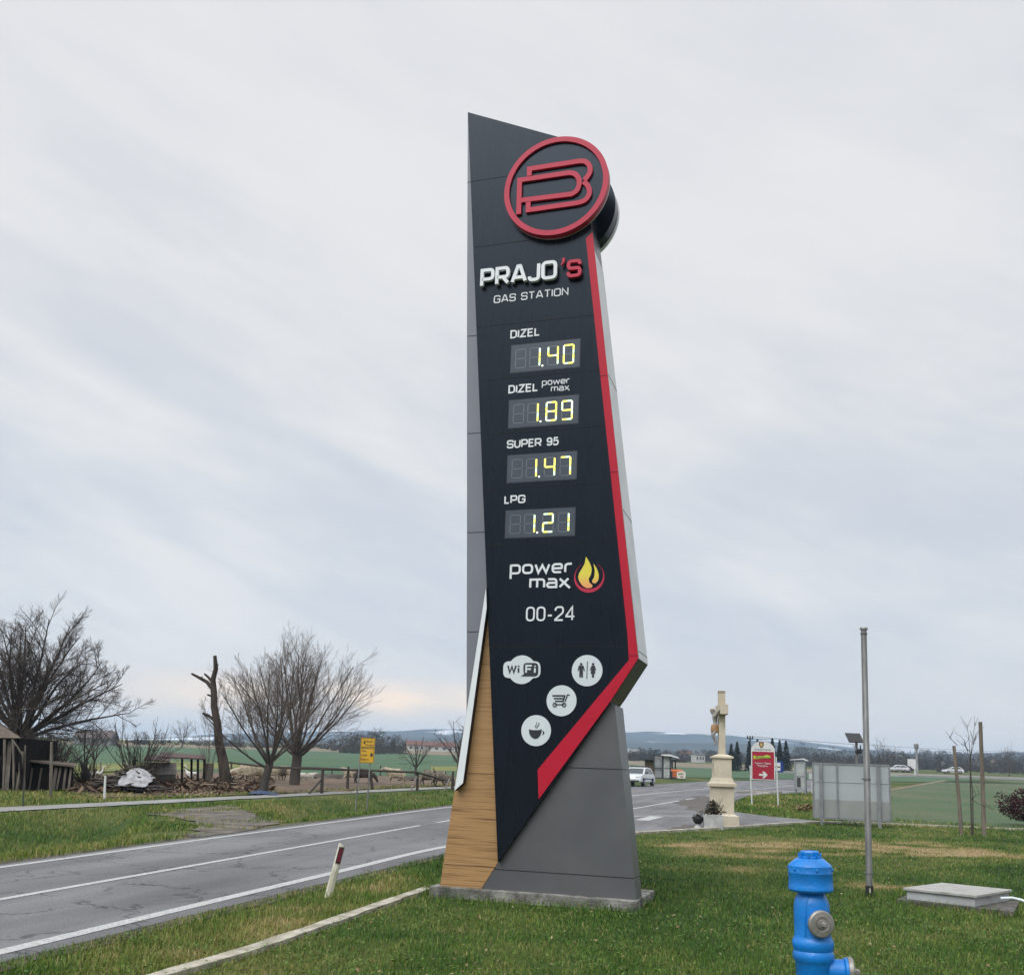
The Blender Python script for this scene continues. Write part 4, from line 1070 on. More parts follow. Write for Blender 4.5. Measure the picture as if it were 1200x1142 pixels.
for k in range(8):
    a = 2 * math.pi * (k + .5) / 8; b.box((math.cos(a) * r_(23), math.sin(a) * r_(23), Hh(1001.5)), (.012, .016, .032), rz=a)
b.build('operating_nut', m_blue, cap, smooth=True, angle=25)
def outlet(cx, cz, az, reach, R0, name):
    rot = Matrix.Rotation(az, 3, 'Z') @ Matrix.Rotation(R_(90), 3, 'X')      # local z -> outward (-y at az 0)
    b = MB(); o = Vector((cx, 0, cz))
    b.lathe([(R0 * .78, r_(10)), (R0 * .80, reach - .03), (R0 * .93, reach - .02), (R0 * .93, reach - .001)], 32, rot=rot, org=o); st = b.build(name + '_collar', m_blue, hyd, smooth=True)
    b = MB(); b.lathe([(R0 * .96, reach), (R0, reach + .008), (R0, reach + .028), (R0 * .90, reach + .037), (R0 * .55, reach + .041), (R0 * .42, reach + .034), (R0 * .36, reach + .034), (R0 * .34, reach + .050), (0, reach + .052)], 40, rot=rot, org=o)
    ca = b.build('outlet_cap', m_alu, hyd, smooth=True, angle=35)
    b = MB(); b.lathe([(R0 * .26, reach + .05), (R0 * .16, reach + .082), (0, reach + .083)], 5, rot=rot, org=o); b.build('cap_nut', m_alu, ca)
outlet(r_(-1), Hh(1078.5), R_(7), r_(38) + .012, r_(28.5), 'front_outlet')
outlet(0, Hh(1136), R_(80), r_(38) + .105, r_(31), 'side_outlet')

# galvanised pole
m_galv = pm('galvanised_steel', (.30, .30, .29), (.20, .20, .195), 6, .45, metal=.6, stretch=(3, 3, .5), detail=8)
ppb = at(1019, 1050); PY = ppb.y
ptp = ptd(1012.2, 738, PY)
pole = thing('steel_pole', 'tall bare galvanised steel pole with flat cap beside the metal box', 'pole', ppb)
pole.rotation_euler = basis(ptp - ppb, (0, 1, 0)).to_euler(); PL = (ptp - ppb).length
pw = mpp(PY)
b = MB(); b.lathe([(3.6 * pw, .0), (3.6 * pw, PL * .5), (3.45 * pw, PL * .5 + .004), (3.3 * pw, PL)], 20)
b.build('shaft', m_galv, pole, smooth=True)
b = MB(); b.lathe([(3.4 * pw, PL - .07), (3.9 * pw, PL - .06), (3.9 * pw, PL - .045), (3.3 * pw, PL - .04)], 20); b.lathe([(3.0 * pw, PL), (4.5 * pw, PL + .005), (4.5 * pw, PL + .03), (4.2 * pw, PL + .036), (0, PL + .04)], 20)
b.build('top_cap', m_galv, pole, smooth=True)
b = MB(); b.lathe([(3.6 * pw, .0), (4.3 * pw, .01), (4.3 * pw, .14), (3.6 * pw, .15)], 16); b.build('rubber_sleeve', m_blackp, pole, smooth=True)
b = MB(); b.box((-.012, -4.5 * pw, .085), (.02, .006, .055)); b.build('sticker', m_post, pole)
for zf in (.30, PL * .425):
    b = MB(); b.lathe([(3.7 * pw, zf), (4.2 * pw, zf + .002), (4.2 * pw, zf + .024), (3.7 * pw, zf + .026)], 16); b.box((-4.9 * pw, 0, zf + .013), (2.6 * pw, .02, .018)); b.build('clamp', m_galv, pole)

# metal inspection box on its slab
m_slab = pm('dark_wet_concrete', (.115, .108, .095), (.06, .056, .05), 5, .85, bump=.5, bscale=30, detail=9)
m_box = pm('grey_painted_sheet', (.44, .46, .46), (.36, .375, .375), 4, .5, detail=8)
m_lid = pm('weathered_lid', (.40, .395, .37), (.28, .275, .255), 6, .65, detail=9, stretch=(1, 3, 1))
b = MB(); sp_ = [Vector(p) for p in SLAB_POLY]; b.prism([p + Vector((0, 0, .0)) for p in sp_], [p - Vector((0, 0, .12)) for p in sp_])
slab = b.build('concrete_slab', m_slab); tagp(slab, 'thin dark concrete slab in the grass under the grey metal box', 'slab')
zL = SLAB_Z + .145
tl, tr, br_, bl = (onz(1081, 1031, zL), onz(1178, 1040.3, zL), onz(1169.5, 1052, zL), onz(1068, 1040.8, zL))
ctr = (tl + tr + br_ + bl) / 4; ux = ((tr - tl) + (br_ - bl)).normalized(); ang = math.atan2(ux.y, ux.x)
uy = Vector((-ux.y, ux.x, 0)); lw = ((tr - tl).length + (br_ - bl).length) / 2; ld = abs(((tl + tr) / 2 - (bl + br_) / 2).dot(uy)) * .92; lw *= .85
bx = thing('metal_box', 'low grey metal inspection box with a weathered lid lying on the slab', 'inspection box', (ctr.x, ctr.y, SLAB_Z), ang)
b = MB(); b.box((0, 0, .058), (lw - .07, ld - .06, .116)); b.build('casing', m_box, bx, bevel=.004)
b = MB(); b.box((0, 0, .128), (lw, ld, .034)); lid = b.build('lid', m_lid, bx, bevel=.006)
b = MB(); b.box((lw / 2 + .012, -ld * .1, .10), (.025, .05, .03)); b.build('hinge', m_galv, bx)
hz_ = SLAB_Z + .05
b = MB(); hpts = [onz(1172, 1052, SLAB_Z + .06), onz(1186, 1051.5, SLAB_Z + .07), onz(1197, 1054, SLAB_Z + .05), onz(1215, 1061, SLAB_Z + .0), onz(1240, 1068, SLAB_Z - .06)]
b.tube(hpts, .017, 8); tagp(b.build('white_conduit', m_white, smooth=True), 'curved white plastic conduit leaving the right end of the metal box', 'conduit')
# ------------------------------------------------------------------ skinned figures
def skin(name, joints, edges, mat, parent=None, sub=2, loc=None, rz=0):
    me = D.meshes.new(name); keys = list(joints); me.from_pydata([joints[k][0] for k in keys], [(keys.index(a), keys.index(b)) for a, b in edges], [])
    me.materials.append(mat)
    o = D.objects.new(name, me); COL.objects.link(o)
    sk_ = o.modifiers.new('skin', 'SKIN'); sk_.use_smooth_shade = True
    for i, k in enumerate(keys):
        r = joints[k][1]; r = r if isinstance(r, tuple) else (r, r)
        me.skin_vertices[0].data[i].radius = r; me.skin_vertices[0].data[i].use_root = (i == 0)
    ss = o.modifiers.new('smooth', 'SUBSURF'); ss.levels = ss.render_levels = sub
    if parent is not None: o.parent = parent
    if loc is not None: o.location = loc; o.rotation_euler = (0, 0, rz)
    return o
# ------------------------------------------------------------------ wayside cross
m_stone = pm('painted_stone', (.60, .54, .42), (.48, .42, .32), 2.5, .85, bump=.3, bscale=25, detail=9)
m_stone_d = pm('stained_stone', (.34, .29, .21), (.24, .205, .15), 4, .9, bump=.3, bscale=25, detail=9)
cb = at(846, 967.5); cs = mpp(cb.y); YCR = cb.y
ca = R_(-92)                               # the carved front looks left along the road
cr_ = thing('wayside_cross', 'cream stone wayside cross on a stepped pedestal beside the kerb', 'wayside cross', cb, ca)
zz = lambda py: ptd(846, py, YCR).z - cb.z
W_ = lambda px: px * cs
def block(b, w, d, za, zb_, tw=None, td=None, mi=None):
    tw = tw or w; td = td or d
    b.prism([(-w / 2, -d / 2, za), (w / 2, -d / 2, za), (w / 2, d / 2, za), (-w / 2, d / 2, za)], [(-tw / 2, -td / 2, zb_), (tw / 2, -td / 2, zb_), (tw / 2, td / 2, zb_), (-tw / 2, td / 2, zb_)], mi)
b = MB(); A = 1 / .99
block(b, W_(30), W_(33), -.1, zz(955)); block(b, W_(29), W_(32), zz(955), zz(953), W_(22), W_(25)); 
block(b, W_(20), W_(24), zz(954), zz(921.5)); block(b, W_(25), W_(29.5), zz(921.5), zz(917.5)); block(b, W_(24), W_(28), zz(917.5), zz(916), W_(21), W_(25)); block(b, W_(20), W_(24), zz(916.2), zz(911), W_(17), W_(21))
block(b, W_(16.5), W_(19.5), zz(912), zz(888)); block(b, W_(20), W_(23.5), zz(888.4), zz(886)); block(b, W_(19), W_(22.5), zz(886), zz(883.5), W_(8.5), W_(10))
ped = b.build('pedestal', m_stone, cr_, bevel=.008)
b = MB(); b.box((0, -W_(8.4), (zz(908) + zz(892)) / 2), (W_(9), .03, zz(892) - zz(908))); b.box((0, -W_(8.4) - .02, (zz(908) + zz(892)) / 2), (W_(5), .03, (zz(892) - zz(908)) * .7)); b.build('relief_panel', m_stone_d, ped, bevel=.004)
b = MB(); block(b, W_(7.0), W_(7.4), zz(884.5), zz(812.5)); block(b, W_(7.1), W_(7.5), zz(812.5), zz(809.3), mi=1); b.build('shaft', [m_stone, m_stone_d], cr_, bevel=.006)
b = MB(); b.box((0, 0, (zz(826) + zz(837)) / 2), (.82, W_(8.8), zz(826) - zz(837))); b.box((0, 0, zz(837.6)), (.84, W_(8.4), .02), mi=1); b.build('crossbeam', [m_stone, m_stone_d], cr_, bevel=.006)
m_skin = pm('painted_figure', (.36, .36, .35), (.24, .22, .20), 14, .7, detail=8); m_cloth = pm('ochre_loincloth', (.36, .21, .09), (.25, .15, .07), 10, .7)
yf = -W_(4.2); z0 = lambda py: zz(py)
J = {'hip': ((0, yf - .05, z0(853)), (.085, .07)), 'waist': ((0, yf - .07, z0(847.5)), (.075, .06)), 'chest': ((0, yf - .09, z0(841)), (.11, .075)), 'neck': ((0, yf - .12, z0(837)), .042), 'head': ((.01, yf - .16, z0(834.5)), (.062, .07)), 'crown': ((.015, yf - .18, z0(832)), .055),
     'sl': ((-.15, yf - .08, z0(838.6)), .05), 'el': ((-.26, yf - .045, z0(836)), .036), 'hl': ((-.38, yf - .02, z0(832.5)), .026), 'sr': ((.15, yf - .08, z0(838.6)), .05), 'er': ((.26, yf - .045, z0(836)), .036), 'hr': ((.38, yf - .02, z0(832.5)), .026),
     'tl': ((-.075, yf - .09, z0(857)), .06), 'kl': ((-.06, yf - .15, z0(861.5)), .048), 'al': ((-.03, yf - .05, z0(870)), .032), 'fl': ((-.01, yf - .10, z0(873.5)), .026),
     'tr': ((.075, yf - .09, z0(857)), .06), 'kr': ((.06, yf - .15, z0(861.5)), .048), 'ar': ((.03, yf - .05, z0(869.5)), .032), 'fr': ((.02, yf - .08, z0(873)), .026)}
fig = skin('carved_figure', J, [('hip', 'waist'), ('waist', 'chest'), ('chest', 'neck'), ('neck', 'head'), ('head', 'crown'), ('chest', 'sl'), ('sl', 'el'), ('el', 'hl'), ('chest', 'sr'), ('sr', 'er'), ('er', 'hr'), ('hip', 'tl'), ('tl', 'kl'), ('kl', 'al'), ('al', 'fl'), ('hip', 'tr'), ('tr', 'kr'), ('kr', 'ar'), ('ar', 'fr')], m_skin, cr_)
b = MB(); b.lathe([(.115, z0(858.5)), (.128, z0(856)), (.12, z0(851)), (.10, z0(849))], 14, axis=(0, yf - .075)); b.build('loincloth', m_cloth, fig, smooth=True)
b = MB(); b.ball((.012, yf - .155, z0(832.5)), (.066, .075, .06), 10, 6); b.build('hair', m_stone_d, fig, smooth=True)

# planter and vase in front of the cross
m_planter = pm('planter_concrete', (.50, .50, .48), (.38, .38, .37), 6, .8, detail=8)
m_leafd = attr_mat('withered_leaves', [(0, (.010, .014, .009)), (.35, (.035, .030, .018)), (.6, (.10, .06, .03)), (.8, (.22, .13, .07)), (1, (.42, .36, .28))], .7)
pp = at(835.5, 970.5); ps = mpp(pp.y)
plt = thing('planter', 'square white concrete planter with withered flowers in front of the cross', 'planter', pp, R_(-8))
b = MB(); wq = ps * 22; hq = ps * 15.5
block(b, wq * .94, wq * .8, -.06, hq, wq, wq * .85); b.build('tub', m_planter, plt, bevel=.01)
def leaf_cloud(n, pos, size, tonef, seed, flat=.5):
    rs = np.random.RandomState(seed); V = []; T = []; tn = []
    for k in range(n):
        p = pos(rs); a = rs.uniform(0, 2 * np.pi); el = rs.uniform(-.9, .9); s = size * rs.uniform(.5, 1.4)
        d = np.array([np.cos(a) * np.cos(el), np.sin(a) * np.cos(el), np.sin(el)]); q = np.cross(d, rs.normal(size=3)); q /= np.linalg.norm(q) + 1e-9
        k0 = len(V); V += [p - d * s, p + q * s * flat, p + d * s, p - q * s * flat]; T.append((k0, k0 + 1, k0 + 2, k0 + 3)); t = tonef(rs); tn += [t] * 4
    return np.array(V), np.array(T), np.array(tn)
def pl_pos(rs):
    a = rs.uniform(0, 6.28); r = abs(rs.normal(0, .5)); return np.array([math.cos(a) * r * wq * .62, math.sin(a) * r * wq * .5, hq + ps * rs.uniform(-1, 17) * max(.15, 1 - r * .75)])
V, T, tn = leaf_cloud(900, pl_pos, ps * 1.15, lambda rs: rs.choice([.0, .1, .3, .5, .62, .8, 1.0], p=[.28, .22, .2, .1, .1, .06, .04]), 4)
fast_mesh('withered_flowers', V, T, m_leafd, tn, plt)
b = MB(); rr = random.Random(5)
for k in range(26): 
    a = rr.uniform(0, 6.28); r = rr.uniform(.1, .6) * wq; b.tube([(0 + math.cos(a) * r * .3, math.sin(a) * r * .3, hq - .02), (math.cos(a) * r, math.sin(a) * r, hq + ps * rr.uniform(8, 18))], .006, 4)
b.build('stems', m_leafd, plt)
b = MB()
va = at(818, 970); vs_ = mpp(va.y)
vase = thing('flower_urn', 'dark footed urn of dead plants to the left of the white planter', 'urn', va)
b = MB(); b.lathe([(0, 0), (vs_ * 4.6, 0), (vs_ * 4.4, vs_ * 1.2), (vs_ * 2.6, vs_ * 3), (vs_ * 3.2, vs_ * 4.6)], 16); b.build('foot', m_planter, vase, smooth=True)
b = MB(); b.lathe([(vs_ * 3.0, vs_ * 4.5), (vs_ * 5.6, vs_ * 8), (vs_ * 6.8, vs_ * 12), (vs_ * 6.6, vs_ * 12.6), (vs_ * 5.8, vs_ * 11.4), (0, vs_ * 11)], 18); b.build('bowl', m_blackp, vase, smooth=True)
V, T, tn = leaf_cloud(140, lambda rs: np.array([rs.normal(0, .45) * vs_ * 6, rs.normal(0, .45) * vs_ * 6, vs_ * rs.uniform(10.5, 15)]), vs_ * 1.1, lambda rs: rs.choice([0, .15, .4, .55]), 9); fast_mesh('dead_plants', V, T, m_leafd, tn, vase)

# red information sign, blue sign behind it
m_white2 = pm('sign_white', (.66, .67, .66), (.60, .61, .60), 3, .5); m_signred = pm('sign_red', (.36, .014, .038), (.33, .013, .034), 2, .45)
m_lime = pm('lime_print', (.42, .58, .05), (.38, .52, .05), 3, .5); m_brown = pm('crest_brown', (.16, .09, .05), (.11, .06, .04), 30, .6); m_gold = pm('crest_gold', (.5, .36, .12), (.42, .3, .1), 30, .6)
m_postw = pm('pale_painted_post', (.60, .62, .60), (.50, .52, .50), 8, .5)
YS = 42.; ss_ = mpp(YS)
sb = atd(895, YS); rs_ = thing('information_sign', 'red information sign with white arched top and white arrow on two white posts', 'sign', sb, R_(-6))
sz = lambda py: ptd(895, py, YS).z - sb.z; sx = lambda px: (px - 895) * ss_
b = MB(); arch = [(sx(881.5), sz(913.5)), (sx(908), sz(913.5)), (sx(908), sz(879))] + [(sx(894.75) + sx(908.2) * 0 + 13.3 * ss_ * math.cos(R_(k)), sz(879.5) + (sz(868) - sz(879.5)) * math.sin(R_(k))) for k in range(4, 177, 8)] + [(sx(881.5), sz(879))]
b.xz(arch, -.02, .02); b.build('panel', m_white2, rs_)
b = MB(); b.xz([(sx(882.6), sz(912.6)), (sx(906.9), sz(912.6)), (sx(906.9), sz(880.4)), (sx(882.6), sz(880.4))], -.026, -.0205); face = b.build('red_face', m_signred, rs_)
def crest(b, cx, cz, w, h, y0, y1, mi=0): b.xz([(cx - w, cz + h), (cx + w, cz + h), (cx + w, cz - h * .1), (cx + w * .6, cz - h * .7), (cx, cz - h), (cx - w * .6, cz - h * .7), (cx - w, cz - h * .1)], y0, y1, mi)
b = MB(); crest(b, sx(893), sz(872.6), 2.6 * ss_, 3.6 * ss_, -.026, -.0205); crest(b, sx(893), sz(872.6), 1.5 * ss_, 2.2 * ss_, -.029, -.0205, 1); b.build('crest', [m_brown, m_gold], rs_)
def stext(t, xl, xr, yb, cap, mat, nm='lettering', y=-.0265): return text_mesh(t, sx(xr) - sx(xl), cap * ss_, y - .003, y + .003, sx(xl), sz(yb), mat, nm, rs_, .01)
stext('GRADSKA TRŽNICA', 885, 904, 878.7, 1.4, m_ink, y=-.0235)
b = MB(); b.xz(rounded([(sx(884), sz(889.3)), (sx(886), sz(889.3)), (sx(886), sz(885.3)), (sx(884), sz(885.3))], True), -.032, -.026); b.xz([(sx(886.4), sz(889)), (sx(903), sz(887.6)), (sx(903), sz(885.5)), (sx(899), sz(883.8)), (sx(895.5), sz(885.5)), (sx(886.4), sz(885.8))], -.031, -.026); b.build('logo_patch', m_lime, rs_)
stext('Kultura', 887.2, 902.4, 888.2, 2.2, m_ink, y=-.0325)
stext('Trgovina i Zabava', 885.2, 903.4, 894.9, 2.0, m_white2, y=-.029); stext('Kupujmo', 889, 900, 897.9, 2.0, m_white2, y=-.029)
b = MB(); b.xz([(sx(890), sz(908.6)), (sx(895.2), sz(908.6)), (sx(893.6), sz(911.4)), (sx(896), sz(911.4)), (sx(899.6), sz(907.4)), (sx(896), sz(903.6)), (sx(893.6), sz(903.6)), (sx(895.2), sz(906.3)), (sx(890), sz(906.3))], -.032, -.026); b.build('arrow', m_white2, rs_)
for x0p, x1p, yt in ((880.3, 882.3, 897), (909.3, 911.3, 886)):
    b = MB(); b.tube([(sx(x0p), .0, sz(yt)), (sx(x1p), 0, -.3)], .033, 10); b.build('post', m_postw, rs_, smooth=True)
for py in (899.5, 913.8):
    b = MB(); b.box((sx(895.3), .03, sz(py)), (sx(910) - sx(880.5), .03, .045)); b.build('crossbar', m_postw, rs_)
YB2 = 47.; s2 = mpp(YB2); bb = atd(911.5, YB2); m_sblue = pm('sign_blue', (.015, .045, .22), (.012, .04, .19), 4, .4)
bs_ = thing('blue_sign', 'small blue bordered white board with black bar behind the red sign', 'sign', bb, R_(-10)); bz = lambda py: ptd(911, py, YB2).z - bb.z
b = MB(); b.box((0, 0, (bz(891.5) + bz(904.5)) / 2), (s2 * 13, .03, bz(891.5) - bz(904.5))); b.build('board', m_sblue, bs_)
b = MB(); b.box((-s2 * 1.2, -.018, (bz(893.2) + bz(902.6)) / 2), (s2 * 9, .005, bz(893.2) - bz(902.6))); b.build('white_field', m_white2, bs_)
b = MB(); b.box((-s2 * 1.2, -.022, bz(898.2)), (s2 * 8, .004, s2 * 1.3)); b.build('black_bar', m_black, bs_)
b = MB(); b.tube([(0, .04, -.3), (0, .04, bz(893))], .03, 8); b.build('post', m_postw, bs_)

# billboard seen from behind
m_bill = pm('translucent_backing', (.36, .39, .40), (.32, .35, .36), 1.5, .55); m_bill2 = pm('dull_backing', (.27, .285, .275), (.235, .25, .24), 1.5, .6); m_frame = pm('billboard_frame', (.24, .25, .26), (.19, .20, .21), 4, .5, metal=.3)
c0_, c1_ = at(954.5, 967), at(1043.5, 969.5)
YBb = 29.6; bl_ = atd(954, YBb); bs3 = mpp(YBb)
br3 = atd(1044.5, YBb - .75); axb = br3 - bl_; wb = axb.length
bil = thing('billboard', 'grey billboard seen from behind on steel legs at the lawn edge', 'billboard', bl_, math.atan2(axb.y, axb.x))
bzz = lambda py: ptd(954, py, YBb).z - bl_.z
zt_b, zm_b, zd_b, zb_b = bzz(894.2), bzz(915), bzz(936), bzz(957.5)
b = MB(); b.box((wb / 2, 0, (zt_b + zd_b) / 2), (wb - .04, .03, zt_b - zd_b)); b.build('upper_panel', m_bill, bil)
b = MB(); b.box((wb / 2, 0, (zd_b + zb_b) / 2 - .001), (wb - .04, .028, zd_b - zb_b - .004)); b.build('lower_panel', m_bill2, bil)
b = MB()
for a_, c_ in (((0, 0, zb_b), (wb, 0, zb_b)), ((0, 0, zt_b), (wb, 0, zt_b)), ((0, 0, zb_b), (0, 0, zt_b)), ((wb, 0, zb_b), (wb, 0, zt_b))): b.bar(a_, c_, .055, .055)
b.build('frame', m_frame, bil)
b = MB(); b.box((wb / 2, -.022, zm_b), (wb - .06, .012, .016)); b.build('seam_strip', m_bill, bil)
for fx in (.105, .855):
    b = MB(); b.box((wb * fx, -.06, (zt_b - .3) / 2 - .02), (.095, .08, zt_b + .36)); b.build('leg', m_frame, bil)
b = MB(); b.box((wb * .32, -.035, (zt_b + zb_b) / 2), (.045, .035, zt_b - zb_b - .06)); b.build('stiffener', m_frame, bil)

# solar powered device on a mast
YD = 33.; db = atd(1006, YD); ds = mpp(YD)
sol = thing('solar_mast', 'slim mast with tilted dark solar panel rising behind the grey billboard', 'solar mast', db); dz = lambda py: ptd(1006, py, YD).z - db.z
b = MB(); b.tube([(0, 0, -.3), (0, 0, dz(868))], .045, 8); b.build('mast', m_galv, sol, smooth=True)
b = MB(); b.box((-ds * 2.6, -.05, dz(864.5)), (ds * 17, .50, .035), rot=Matrix.Rotation(R_(38), 3, 'X')); b.build('solar_panel', m_blackp, sol)
b = MB(); b.box((ds * 2.0, -.05, dz(880.5)), (ds * 5, .16, ds * 5)); b.ball((-ds * 1.2, -.08, dz(880.5)), ds * 1.7, 8, 6); b.box((ds * 4, -.05, dz(876)), (ds * 1, .04, ds * 6)); b.build('control_box', m_blackp, sol)

# glass kiosks
m_alu2 = pm('brushed_frame', (.34, .36, .37), (.28, .30, .31), 5, .4, metal=.5); m_roofw = pm('white_roof_sheet', (.66, .67, .68), (.58, .59, .6), 3, .5)
m_glassy = pm('grimy_glazing', (.42, .44, .42), (.32, .34, .33), 3, .25); m_darkst = pm('dark_steel', (.045, .05, .055), (.03, .033, .037), 6, .5)
YK = 59.; kb = atd(938.5, YK); ks = mpp(YK)
bo = thing('phone_booth', 'narrow glazed booth with curved white roof on the far pavement', 'booth', kb, R_(-24)); kz = lambda py: ptd(938, py, YK).z - kb.z
w_, d_b = ks * 11, ks * 10
b = MB()
for x in (-w_ / 2, w_ / 2):
    for y in (-d_b / 2, d_b / 2): b.box((x, y, kz(892) / 2), (.07, .07, kz(892)))
for z in (kz(924), kz(909), kz(893)):
    for y in (-d_b / 2, d_b / 2): b.box((0, y, z), (w_ - .07, .045, .05))
    for x in (-w_ / 2, w_ / 2): b.box((x, 0, z), (.045, d_b - .07, .05))
b.build('frame', m_alu2, bo)
for nm, c, dm in (('front_pane', (0, -d_b / 2 + .01, (kz(893) + kz(924)) / 2), (w_ - .08, .012, kz(893) - kz(924) - .06)), ('side_pane', (w_ / 2 - .01, 0, (kz(893) + kz(924)) / 2), (.012, d_b - .08, kz(893) - kz(924) - .06))):
    b = MB(); b.box(c, dm); b.build(nm, m_glassy, bo)
b = MB(); pr = [(-w_ * .95, kz(890)), (-w_ * .2, kz(889)), (w_ * .35, kz(888.3)), (w_ * .78, kz(890.8)), (w_ * .78, kz(891.4)), (w_ * .3, kz(889.6)), (-w_ * .95, kz(890.6))]
b.xz(pr, -d_b * .62, d_b * .62); b.build('roof', m_roofw, bo)
b = MB(); b.box((-w_ * .12, -d_b / 2 - .03, kz(916)), (w_ * .34, .05, ks * 10)); b.build('notice_case', m_darkst, bo)
tagp(None or (lambda o: o)(MB().box(tuple(atd(951.5, 60.) + Vector((0, 0, 1.05))), (ks * 6, .10, ks * 6.5)).box(tuple(atd(951.5, 60.) + Vector((0, 0, .35))), (.08, .06, .8)).build('white_board', m_white2)), 'small white board on a stub post to the right of the phone booth', 'board')

# bus stop group: wooden hut, steel kiosk, table, sign board
m_hutw = pm('brown_boards', (.17, .115, .065), (.10, .068, .042), 3, .8, stretch=(1, 1, 6), detail=8)
YKi = 96.; kb2 = atd(780, YKi); k2 = mpp(YKi); q2 = lambda py: ptd(780, py, YKi).z - kb2.z
ki = thing('steel_kiosk', 'grey steel kiosk with rounded white roof beside the road', 'kiosk', kb2 , R_(-15))
def kx(px): return (px - 780) * k2
b = MB(); b.box((kx(772.6), .2, q2(886) / 2), (k2 * 9, 2.0, q2(886))); b.build('closed_cabin', m_glassy, ki)
b = MB(); b.box((kx(782), -.1, q2(886) / 2), (k2 * 7.4, 1.8, q2(886))); b.build('glazed_cabin', m_glassy, ki)
b = MB(); pr = [(kx(776.8), q2(885.5)), (kx(777), q2(884)), (kx(786), q2(883.8)), (kx(792), q2(885.6)), (kx(794), q2(887.2)), (kx(794), q2(887.8)), (kx(788), q2(886.2))]; b.xz(pr, -1.5, 1.3); b.build('roof', m_roofw, ki)
b = MB(); 
for px in (768, 777.2, 778.4, 786): b.box((kx(px), -.95, q2(886) / 2), (.09, .12, q2(886)))
for py in (886, 900, 911.5): b.box((kx(777), -.96, q2(py)), (kx(786) - kx(768), .08, .09))
b.build('frame', m_darkst, ki)
b = MB(); 
for px in (771, 774): b.box((kx(px), -.93, q2(899)), (.05, .06, q2(887) - q2(911)))
b.build('glazing_bars', m_alu2, ki)
b = MB(); b.box((kx(795), -.3, q2(890.8)), (k2 * 16, 1.6, .20)); b.build('canopy', m_darkst, ki)
for px in (788, 791.5):
    b = MB(); b.box((kx(px), -.6, q2(891) / 2), (.13, .13, q2(891))); b.build('canopy_post', m_darkst, ki)
b = MB(); b.box((kx(787.6), -.2, q2(906) ), (.9, 1.2, q2(900) - q2(912))); b.build('counter', m_darkst, ki)
hb2 = atd(762, 99.); hs = mpp(99.); hz2 = lambda py: ptd(762, py, 99.).z - hb2.z
hut = thing('wooden_hut', 'small brown wooden hut with flat overhanging roof left of the steel kiosk', 'hut', hb2, R_(-12))
b = MB(); b.box((0, 0, hz2(890) / 2 - .1), (hs * 11, 2, hz2(890) + .2)); b.build('wall', m_hutw, hut)
b = MB(); b.box((-hs * 1.5, -.2, hz2(889.3)), (hs * 17, 2.8, .16)); b.build('roof', m_darkst, hut)
ob = atd(793, 92.); os_ = mpp(92.); oz = lambda py: ptd(793, py, 92.).z - ob.z; m_orange = pm('orange_cloth', (.50, .13, .035), (.42, .10, .03), 3, .6)
ot = thing('market_table', 'table under an orange cloth beside the steel kiosk', 'table', ob)
b = MB(); b.prism([(-os_ * 6, -.5, oz(904)), (os_ * 7, -.5, oz(904)), (os_ * 7, .6, oz(902.6)), (-os_ * 6, .6, oz(902.6))], [(-os_ * 5.4, -.4, oz(902)), (os_ * 6.2, -.4, oz(902)), (os_ * 6.2, .5, oz(901)), (-os_ * 5.4, .5, oz(901))]); b.box((-os_ * 3, -.52, oz(906.5)), (os_ * 6, .03, os_ * 7)); b.build('tablecloth', m_orange, ot)
for x in (-os_ * 5, os_ * 6):
    b = MB(); b.box((x, 0, oz(904) / 2), (.07, .07, oz(904))); b.build('leg', m_darkst, ot)
wb_ = atd(798.5, 89.); ws = mpp(89.); wz = lambda py: ptd(798, py, 89.).z - wb_.z
ab = thing('price_board', 'white price board with green and red lettering in front of the orange table', 'board', wb_, R_(-8))
b = MB(); b.xz([(x * ws, wz(py)) for x, py in ((-5.2, 911.6), (4.4, 911.6), (4.8, 906), (4, 903.6), (1, 903), (-5, 904.2))], -.03, .03); b.build('panel', pm('cream_board', (.66, .64, .55), (.58, .56, .48), 4, .6), ab)
ptx = lambda t, xl, xr, py, cap, m: text_mesh(t, (xr - xl) * ws, cap * ws, -.036, -.031, xl * ws, wz(py), m, 'lettering', ab, .03)
ptx('JAJA', -3.6, 2.6, 907, 2.0, pm('green_print', (.05, .10, .04), (.04, .08, .03), 4, .6)); ptx('MED', -1, 2, 910.4, 1.6, m_signred)
for x in (-4.2, 3.6):
    b = MB(); b.box((x * ws, .04, wz(905) / 2 - .05), (.06, .05, wz(905) + .1)); b.build('leg', m_darkst, ab)

# staked saplings, red bush
m_stakew = pm('weathered_stake', (.20, .165, .13), (.12, .10, .08), 9, .9, stretch=(1, 1, .2), detail=8); m_bark = pm('thin_bark', (.075, .062, .052), (.045, .038, .034), 9, .9, stretch=(1, 1, .3))
YT = 26.5; ts = mpp(YT)
def stake(px_b, py_b, px_t, py_t, r, label):
    bp = at(px_b, py_b); tp = ptd(px_t, py_t, bp.y); b = MB(); b.tube([bp - Vector((0, 0, .2)), bp.lerp(tp, .5) + Vector((.01, 0, 0)), tp], [r * 1.1, r, r * .9], 9)
    return tagp(b.build('tree_stake', m_stakew, smooth=True), label, 'stake', 'stakes holding the young tree')
stake(1127, 978, 1117.8, 873.5, 2.0 * ts, 'short round wooden stake leaning left of the young bare tree')
stake(1153, 979, 1148.8, 845.5, 2.3 * ts, 'tall thick round wooden stake right of the young bare tree')
